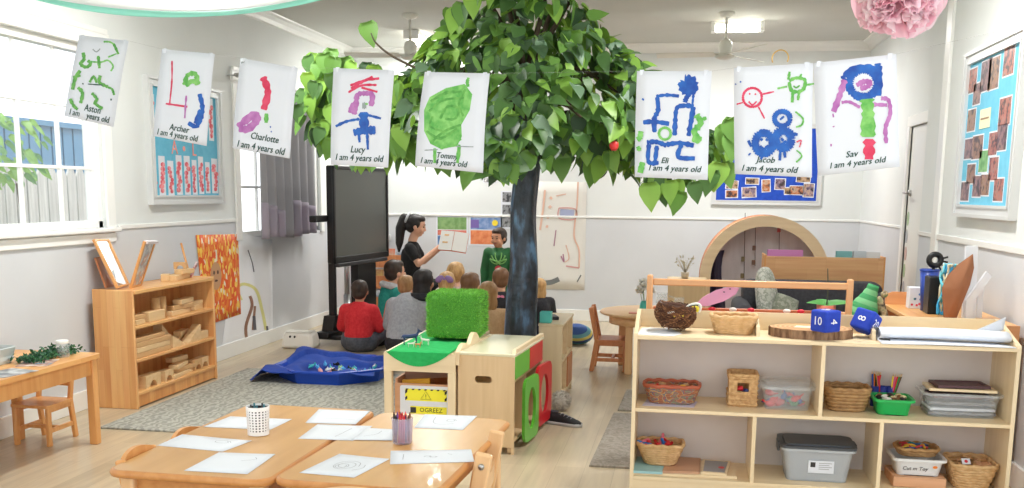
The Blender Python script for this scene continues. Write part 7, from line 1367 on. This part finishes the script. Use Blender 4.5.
# ------------------------------------------------------------------ people
SKIN = [noisy('skin_%d' % k, [(.3, a), (.7, c_)], nscale=6, rough=.5) for k, (a, c_) in enumerate((((214, 164, 136), (224, 176, 148)), ((190, 136, 106), (202, 150, 120)), ((226, 184, 160), (236, 196, 172))))]
HAIR = {k: noisy('hair_'+k, [(.35, a), (.65, c_)], (14, 14, 2), 3, rough=.55) for k, a, c_ in (('black', (24, 20, 20), (40, 34, 32)), ('dark', (46, 34, 28), (66, 50, 40)), ('brown', (104, 72, 48), (130, 94, 64)), ('blond', (172, 132, 84), (204, 166, 114)), ('sandy', (150, 112, 72), (180, 140, 96)))}
EYE = mat('eye_dark', (36, 28, 24), .2); LIP = mat('lip', (176, 96, 92), .5)
V = Vector; t_hair = {}
def head_parts(b, c, R, s):
    M = Matrix.Translation(c) @ R
    def e(p, r, RR=None): b.ell(M @ V(p)*1.0, tuple(q*s for q in r), R @ (RR or Matrix.Identity(4)), 18, 12)
    k = s
    e((0, -.01*k, .018*k), (.074, .088, .084)); e((0, .012*k, -.035*k), (.058, .068, .066)); e((0, .045*k, -.07*k), (.03, .026, .024))
    e((0, .086*k, -.022*k), (.011, .014, .013)); b.cap(M @ V((0, .076*k, .012*k)), M @ V((0, .088*k, -.018*k)), .007*k, .009*k)
    for x in (-1, 1): e((x*.076*k, -.004*k, -.012*k), (.010, .018, .026)); e((x*.036*k, .058*k, -.03*k), (.024, .02, .022))
    return M
def person(loc, rz, label, s, J, skin, shirt, pants, hair, hstyle, hR=None, group=None, extras=None, shoes=None, sleeve=1.0, fat=1.0):
    """J: joints in metres in the local frame (front is +y); one continuous body, clothes and hair as children"""
    t = T('person', label, 'person', loc, rz, group); b = MB(); hs = J.get('hs', .86)*s; hc = V(J['head']); R = hR or Matrix.Identity(4)
    M = head_parts(b, hc, R, hs)
    pel, che, nek = V(J['pelvis']), V(J['chest']), V(J['neck'])
    b.cap(nek, hc-V((0, 0, .03*hs)), .043*hs, .045*hs); b.chain([pel, (pel+che)/2, che], [.10*s*fat, .095*s*fat, .10*s*fat])
    arms = []
    for sd in ('l', 'r'):
        sh, el, ha = V(J['sh'+sd]), V(J['el'+sd]), V(J['ha'+sd]); arms.append((sh, el, ha)); b.cap(che+V((0, 0, .02*s)), sh, .07*s, .045*s); b.chain([sh, el, ha], [.042*s, .033*s, .023*s])
        hd = (ha-el).normalized(); up = V(J.get('palm'+sd, (0, 0, 1))); up = (up-hd*up.dot(hd)).normalized(); sdv = hd.cross(up); mir = 1 if sd == 'l' else -1
        pc_ = ha+hd*.035*s; b.cap(ha, pc_+sdv*.012*s, .022*s, .021*s); b.cap(ha+hd*.01*s, pc_-sdv*.012*s, .020*s, .019*s)
        for q, (o_, L) in enumerate(((-.024, .045), (-.008, .054), (.008, .050), (.023, .038))):
            r0 = pc_+sdv*o_*s+hd*.012*s; m_ = r0+hd*L*.55*s-up*.010*s; e_ = m_+hd*L*.38*s-up*.022*s; b.chain([r0, m_, e_], [.0085*s, .0080*s, .0070*s])
        th0 = ha+hd*.012*s+sdv*mir*.020*s; b.chain([th0, th0+sdv*mir*.022*s+hd*.022*s, th0+sdv*mir*.024*s+hd*.046*s-up*.01*s], [.0105*s, .009*s, .0075*s])
    for sd in ('l', 'r'):
        hp, kn, an, to = V(J['hp'+sd]), V(J['kn'+sd]), V(J['an'+sd]), V(J['to'+sd]); b.chain([pel, hp], [.09*s, .075*s]); b.chain([hp, kn, an], [.072*s, .05*s, .034*s]); b.chain([an, (an+to)/2, to], [.034*s, .032*s, .024*s])
    body = b.build('body', skin, t, remesh=.0075*s, smooth_it=2)
    # clothes
    c_ = MB(); g = .012*s
    c_.chain([pel+V((0, 0, .03*s)), (pel+che)/2, che], [.112*s*fat, .108*s*fat, .114*s*fat]); c_.cap(che, nek-V((0, 0, .035*s)), .095*s, .056*s)
    for sh, el, ha in arms:
        c_.cap(che+V((0, 0, .025*s)), sh, .085*s, .058*s)
        if sleeve >= 1: c_.chain([sh, el, el.lerp(ha, .93)], [.058*s, .046*s, .034*s])
        else: c_.cap(sh, sh.lerp(el, .55), .06*s, .056*s)
    if J.get('skirt'): pass
    c_.build('top', shirt, t, remesh=.011*s, smooth_it=4)
    c_ = MB(); c_.cap(pel+V((0, 0, .02*s)), pel, .112*s*fat, .112*s*fat)
    for sd in ('l', 'r'):
        hp, kn, an = V(J['hp'+sd]), V(J['kn'+sd]), V(J['an'+sd]); c_.chain([pel, hp], [.108*s*fat, .094*s]); c_.chain([hp, kn, kn.lerp(an, .9)], [.088*s, .064*s, .046*s])
    c_.build('trousers', pants, t, remesh=.011*s, smooth_it=3)
    for sd in ('l', 'r'):
        an, to = V(J['an'+sd]), V(J['to'+sd]); f_ = MB(); f_.chain([an-V((0, 0, .012*s)), (an+to)/2-V((0, 0, .01*s)), to], [.042*s, .040*s, .032*s]); f_.build('shoe', shoes or BLACK, t, remesh=.009*s, smooth_it=2)
    # face
    for x in (-1, 1):
        f_ = MB(); f_.ell(M @ V((x*.030*hs, .072*hs, .006*hs)), (.009*hs, .007*hs, .007*hs), R, 10, 8); f_.build('eye', EYE, body)
        f_ = MB(); f_.cap(M @ V((x*.018*hs, .079*hs, .028*hs)), M @ V((x*.042*hs, .069*hs, .028*hs)), .0035*hs); f_.build('eyebrow', HAIR['dark' if hair in ('black', 'dark') else 'brown'], body)
    f_ = MB(); f_.ell(M @ V((0, .074*hs, -.052*hs)), (.020*hs, .008*hs, .006*hs), R, 12, 8); f_.build('mouth', LIP, body)
    # hair
    h = MB(); k = hs
    def e(p, r): h.ell(M @ V(p), tuple(q*k for q in r), R, 18, 12)
    e((0, -.026*k, .032*k), (.083, .090, .083)); e((0, -.046*k, -.02*k), (.074, .062, .06)); e((0, .012*k, .072*k), (.066, .058, .038))
    for x in (-1, 1): e((x*.056*k, -.012*k, .02*k), (.028, .05, .05))
    if hstyle == 'ponytail': h.chain([M @ V((0, -.09*k, .06*k)), M @ V((0, -.135*k, .045*k)), M @ V((0, -.15*k, -.06*k)), M @ V((.01*k, -.13*k, -.20*k)), M @ V((.015*k, -.115*k, -.28*k))], [.04*k, .048*k, .05*k, .038*k, .012*k])
    if hstyle == 'long': e((0, -.055*k, -.07*k), (.078, .05, .10))
    if hstyle == 'braids':
        for j in range(9): a = PI*(.05+.9*j/8); e((.07*math.cos(a)*k, -.075*k, (.06*math.sin(a)-.0)*k), (.024, .022, .02))
        e((0, -.10*k, .015*k), (.036, .03, .036))
    if hstyle == 'tail': h.chain([M @ V((0, -.10*k, .02*k)), M @ V((0, -.125*k, -.04*k)), M @ V((0, -.115*k, -.12*k))], [.034*k, .034*k, .014*k])
    t_hair[t.name] = h.build('hair', HAIR[hair], t, remesh=.008*s, smooth_it=2)
    if extras: extras(t, M, R, hs)
    return t
def sit(s=1.0, lean=0, tall=1.0, head=(0, 0)):
    """cross legged on the floor, facing +y"""
    q = lambda x, y, z: (x*s, y*s, z*s*tall if z > .1 else z*s)
    return dict(pelvis=q(0, 0, .10), chest=q(0, .02+lean*.6, .30), neck=q(0, .025+lean, .395), head=q(head[0], .05+lean+head[1], .505), shl=q(.115, .02+lean*.8, .345), shr=q(-.115, .02+lean*.8, .345), ell=q(.165, .06+lean*.4, .20), elr=q(-.165, .06+lean*.4, .20), hal=q(.07, .19, .14), har=q(-.07, .19, .14),
        hpl=q(.07, .02, .085), hpr=q(-.07, .02, .085), knl=q(.14, .20, .13), knr=q(-.14, .20, .13), anl=q(-.06, .27, .045), anr=q(.06, .24, .06), tol=q(-.15, .26, .04), tor=q(.15, .24, .05))
F = lambda n_, a, c_: noisy(n_, [(.3, a), (.7, c_)], nscale=50, rough=.85)
def hp(x, y, Yd): v = at(x, y, Y=Yd); return v
def seated(px_, py_, Yd, label, face=0, s=None, **k):
    """place a seated child so its head centre sits at the photo pixel on depth Yd"""
    c = hp(px_, py_, Yd); sc = s or c.z/.505; J = sit(sc, k.pop('lean', 0), head=k.pop('hoff', (0, 0))); hd = V(J['head']); off = Matrix.Rotation(face, 3, 'Z') @ V((hd.x, hd.y, 0)); return person((c.x-off.x, c.y-off.y, 0), face, label, sc, J, **k)
C_RED = F('jumper_red', (196, 34, 44), (214, 52, 58)); JEAN = F('jeans_grey', (70, 74, 84), (92, 96, 106)); C_GREY = F('marle_grey', (150, 152, 158), (172, 174, 180)); C_DK = F('dark_cotton', (34, 34, 40), (48, 48, 54)); C_TEAL = F('teal_cotton', (36, 146, 136), (52, 164, 152)); C_WH = F('floral_white', (226, 218, 214), (214, 150, 150)); C_CR = F('cream_cotton', (222, 206, 176), (232, 218, 192)); C_PINK = F('peach_cotton', (226, 140, 120), (238, 160, 140)); C_LG = F('light_grey_cotton', (188, 190, 194), (206, 208, 212)); C_TAN = F('tan_cotton', (186, 150, 110), (200, 166, 128)); C_NAVY = F('navy_cotton', (40, 46, 70), (54, 60, 86))
seated(360, 291, 8.85, 'child in a red jumper and grey jeans sitting on the floor with back turned', .05, skin=SKIN[1], shirt=C_RED, pants=JEAN, hair='dark', hstyle='short', shoes=C_DK, fat=1.12)
def hood(m, nm='hood'):
    def f(t, M, R, hs):
        b = MB(); b.tube([M @ V((.10*hs*math.cos(a), (-.05+.07*math.sin(a))*hs, (-.125-.02*math.sin(a))*hs)) for a in [2*PI*k/16 for k in range(16)]], .032*hs, 10, closed=True); b.build(nm, m, t)
    return f
seated(424, 279, 8.78, 'larger black haired person in a grey marle jumper sitting among the children', -.15, s=1.30, skin=SKIN[1], shirt=C_GREY, pants=C_DK, hair='black', hstyle='long', extras=hood(C_DK, 'collar'), lean=.06, hoff=(.085, .02), fat=1.25)
def teal(t, M, R, hs): hood(C_LG)(t, M, R, hs)
seated(396, 272, 9.8, 'child with teal sleeves and a pale grey hood sitting in profile by the screen', -.9, skin=SKIN[0], shirt=C_TEAL, pants=C_DK, hair='dark', hstyle='short', extras=teal)
seated(406, 286, 9.3, 'small sandy haired child in peach top squeezed behind the grey jumper', .1, skin=SKIN[2], shirt=C_PINK, pants=C_DK, hair='sandy', hstyle='short')
seated(456, 264, 9.95, 'fair child with a braided crown of hair and floral top in front of the reader', .1, s=1.28, skin=SKIN[2], shirt=C_WH, pants=C_LG, hair='blond', hstyle='braids')
BOW = mat('bow_violet', (150, 120, 176), .5)
def bow(t, M, R, hs):
    b = MB()
    for x in (-1, 1): b.ell(M @ V((x*.045*hs, -.105*hs, .045*hs)), (.046*hs, .018*hs, .032*hs), R @ RY(x*.5), 12, 8)
    b.ell(M @ V((0, -.11*hs, .04*hs)), (.015*hs, .018*hs, .02*hs), R); b.build('hair_bow', BOW, t_hair[t.name])
seated(447, 283, 9.42, 'fair child wearing a violet hair bow behind the turf cube', 0, skin=SKIN[2], shirt=C_CR, pants=C_LG, hair='blond', hstyle='tail', extras=bow)
seated(471, 285, 8.98, 'short brown haired child in cream top behind the turf cube', -.25, skin=SKIN[0], shirt=C_CR, pants=C_NAVY, hair='brown', hstyle='short')
def flower(t, M, R, hs):
    b = MB(); c = M @ V((0, -.125*hs, -.19*hs))
    for k in range(6): a = k*PI/3; b.mi = 0; b.ell(c+R.to_3x3() @ V((.032*math.cos(a)*hs, -.006, .032*math.sin(a)*hs)), (.022*hs, .008*hs, .022*hs), R, 10, 6)
    b.mi = 1; b.ell(c+V((0, -.012, 0)), (.016*hs, .01*hs, .016*hs), R, 10, 6); b.build('flower_motif', [col('motif_pink', (226, 130, 160)), col('motif_yellow', (240, 214, 90))], t)
seated(501, 279, 9.8, 'brown haired child in a black top with a pink flower beside the trunk', .15, skin=SKIN[0], shirt=C_DK, pants=C_DK, hair='brown', hstyle='short', extras=flower)
seated(488, 294, 8.5, 'long sandy haired child half hidden by the turf cube and trunk', .3, skin=SKIN[0], shirt=C_TAN, pants=C_LG, hair='sandy', hstyle='long')
seated(539, 287, 10.3, 'blond child in dark top peeping out on the far side of the trunk', .5, skin=SKIN[2], shirt=C_DK, pants=C_NAVY, hair='blond', hstyle='long')
# teacher on a low chair, facing the children from the side
TYD = 10.6; c = hp(418, 226, TYD); bx0, by0 = c.x-.10, TYD
rot = -PI/2+.12       # local +y looks along +X
J = dict(pelvis=(0, 0, .44), chest=(0, .02, .78), neck=(0, .035, .94), head=(0, .085, c.z), hs=1.12, shl=(.165, .03, .87), shr=(-.165, .03, .87), ell=(.21, .13, .70), elr=(-.22, .13, .70), hal=(.12, .36, .90), har=(-.14, .33, .86), hpl=(.09, .03, .43), hpr=(-.09, .03, .43), knl=(.13, .42, .46), knr=(-.11, .42, .46), anl=(.12, .40, .08), anr=(-.10, .40, .08), tol=(.13, .54, .035), tor=(-.11, .54, .035), palmr=(0, 0, 1), palml=(0, 0, 1))
BT = F('black_tee', (20, 20, 22), (32, 32, 34))
def hairtie(t, M, R, hs): b = MB(); b.tube([M @ V((.05*hs*math.cos(a), -.105*hs+.01*math.sin(a)*hs, .052*hs+.05*hs*math.sin(a))) for a in [2*PI*k/14 for k in range(14)]], .012*hs, 8, closed=True); b.build('hair_tie', C_LG, t_hair[t.name])
person((bx0, by0, 0), rot, 'woman with dark ponytail and black top seated side on, reading a picture book aloud', 1.0, J, SKIN[0], BT, BT, 'black', 'ponytail', hR=RX(-.22), extras=hairtie, sleeve=.5)
chr_ = T('low_stool', 'dark low stool under the reading woman', 'stool', (bx0, by0, 0)); b = MB(); b.prism(rrect(.34, .34, .06, 5), 'xy', .29, .325); b.build('seat', C_DK, chr_)
for x in (-.13, .13):
    for y in (-.13, .13): MB().bar((x*1.15, y*1.15, 0), (x, y, .29), .03, .03, .005).build('leg', REDWOOD, chr_)
# picture book held open towards the children
bkc = at(453, 241, Y=10.35); bo = T('picture_book', 'open picture book with white pages and orange cover held up by the woman', 'book', (bkc.x, 10.35, bkc.z)); W, H = .155, .21; bo.rotation_euler.x = -.35
CO = mat('cover_orange', (216, 110, 76), .5); PG = mat('printed_page', (240, 240, 236), .6)
for s_, an in ((-1, .16), (1, -.16)):
    b = MB(); b.box((s_*W/2, .008, 0), (W, .004, H+.012)); b.xf(RZ(an*-1) @ Matrix.Identity(4)); b.xf(RY(.10)); b.build('cover', CO, bo)
    b = MB(); b.box((s_*W/2, 0, .002), (W-.006, .010, H)); b.xf(RZ(an*-1)); b.xf(RY(.10)); b.build('pages', PG, bo)
b = MB()
for k, (x, zz, w_) in enumerate(((-.08, .06, .05), (-.085, -.02, .06))): b.mi = k; b.box((x, -.006, zz), (w_, .003, .016))
b.xf(RZ(-.16)); b.xf(RY(.10)); b.build('page_pictures', [col('pic_orange', (236, 190, 130)), col('pic_tan', (220, 180, 120))], bo)
# standing boy in green costume
GC = noisy('costume_green', [(.3, (28, 84, 44)), (.7, (44, 108, 60))], nscale=14, rough=.7); c = hp(498, 238, 10.75); k_ = c.z/.985
JB = {k: tuple(q*k_ for q in v) for k, v in dict(pelvis=(0, 0, .50), chest=(0, .01, .75), neck=(0, .015, .885), head=(0, .03, .985), shl=(.11, 0, .825), shr=(-.11, 0, .825), ell=(.155, .0, .63), elr=(-.165, .02, .63), hal=(.155, .05, .43), har=(-.15, .06, .44), hpl=(.065, 0, .48), hpr=(-.065, 0, .48), knl=(.075, .01, .27), knr=(-.075, .01, .27), anl=(.075, -.01, .06), anr=(-.075, -.01, .06), tol=(.085, .10, .03), tor=(-.085, .10, .03)).items()}
JB['hs'] = 1.0
def costume(t, M, R, hs):
    b = MB(); yy = .125*k_; P3 = lambda x, zz: V((x, yy+.006-abs(x)*.25, zz))
    b.mi = 0; b.prism(ellp(0, .655*k_, .038, .036, 18), 'xz', yy-.015, yy+.004); b.mi = 1
    for sx in (-1, 1):
        for q in ([(.0, .71), (.05, .755), (.075, .80)], [(.0, .715), (.03, .775), (.035, .83)], [(.01, .705), (.06, .72), (.085, .75)]): b.tube(spline([P3(sx*x, zz*k_) for x, zz in q], 5), .007, 6)
    b.mi = 1; b.tube(spline([P3(-.09, .76*k_), P3(0, .735*k_), P3(.09, .76*k_)], 6), .008, 6); b.build('costume_emblem', [col('emblem_red', (196, 60, 70)), col('emblem_lime', (120, 176, 96))], t)
person((c.x, 10.75+.03, 0), PI+.18, 'child standing in a green costume with a red disc on the chest', k_, JB, SKIN[1], GC, GC, 'dark', 'short', hR=RZ(-.6) @ RX(-.12), extras=costume, shoes=C_DK)
# ------------------------------------------------------------------ lamps and exposure
def area(loc, rot, sx, sy, e, c=(1, 1, 1)):
    l_ = bpy.data.lights.new('lamp', 'AREA'); l_.shape = 'RECTANGLE'; l_.size = sx; l_.size_y = sy; l_.energy = e; l_.color = c; o = bpy.data.objects.new('lamp', l_); COL.objects.link(o); o.location = loc; o.rotation_euler = rot; return o
for o in [q for q in COL.objects if q.name.startswith('ceiling_light')]:
    area((o.location.x, o.location.y, HC-.10), (0, 0, o.rotation_euler.z), .14, 1.2 if o.rotation_euler.z == 0 else .5, 4 if o.location.y < 4 else 33 if o.location.y < 7 else 34, (1, .985, .965))
su = bpy.data.lights.new('daylight', 'SUN'); su.energy = 1.6; su.angle = math.radians(20); su.color = (1, .98, .95); so = bpy.data.objects.new('daylight', su); COL.objects.link(so); so.rotation_euler = V((-.48, .12, -.87)).to_track_quat('-Z', 'Y').to_euler()
SC.view_settings.view_transform = 'Standard'; SC.view_settings.look = 'None'; SC.view_settings.gamma = 1; SC.view_settings.use_curve_mapping = False; SC.view_settings.exposure = .76
try:
    SC.cycles.use_denoising = True; SC.cycles.max_bounces = 8; SC.cycles.transparent_max_bounces = 16; SC.cycles.diffuse_bounces = 7
except Exception: pass
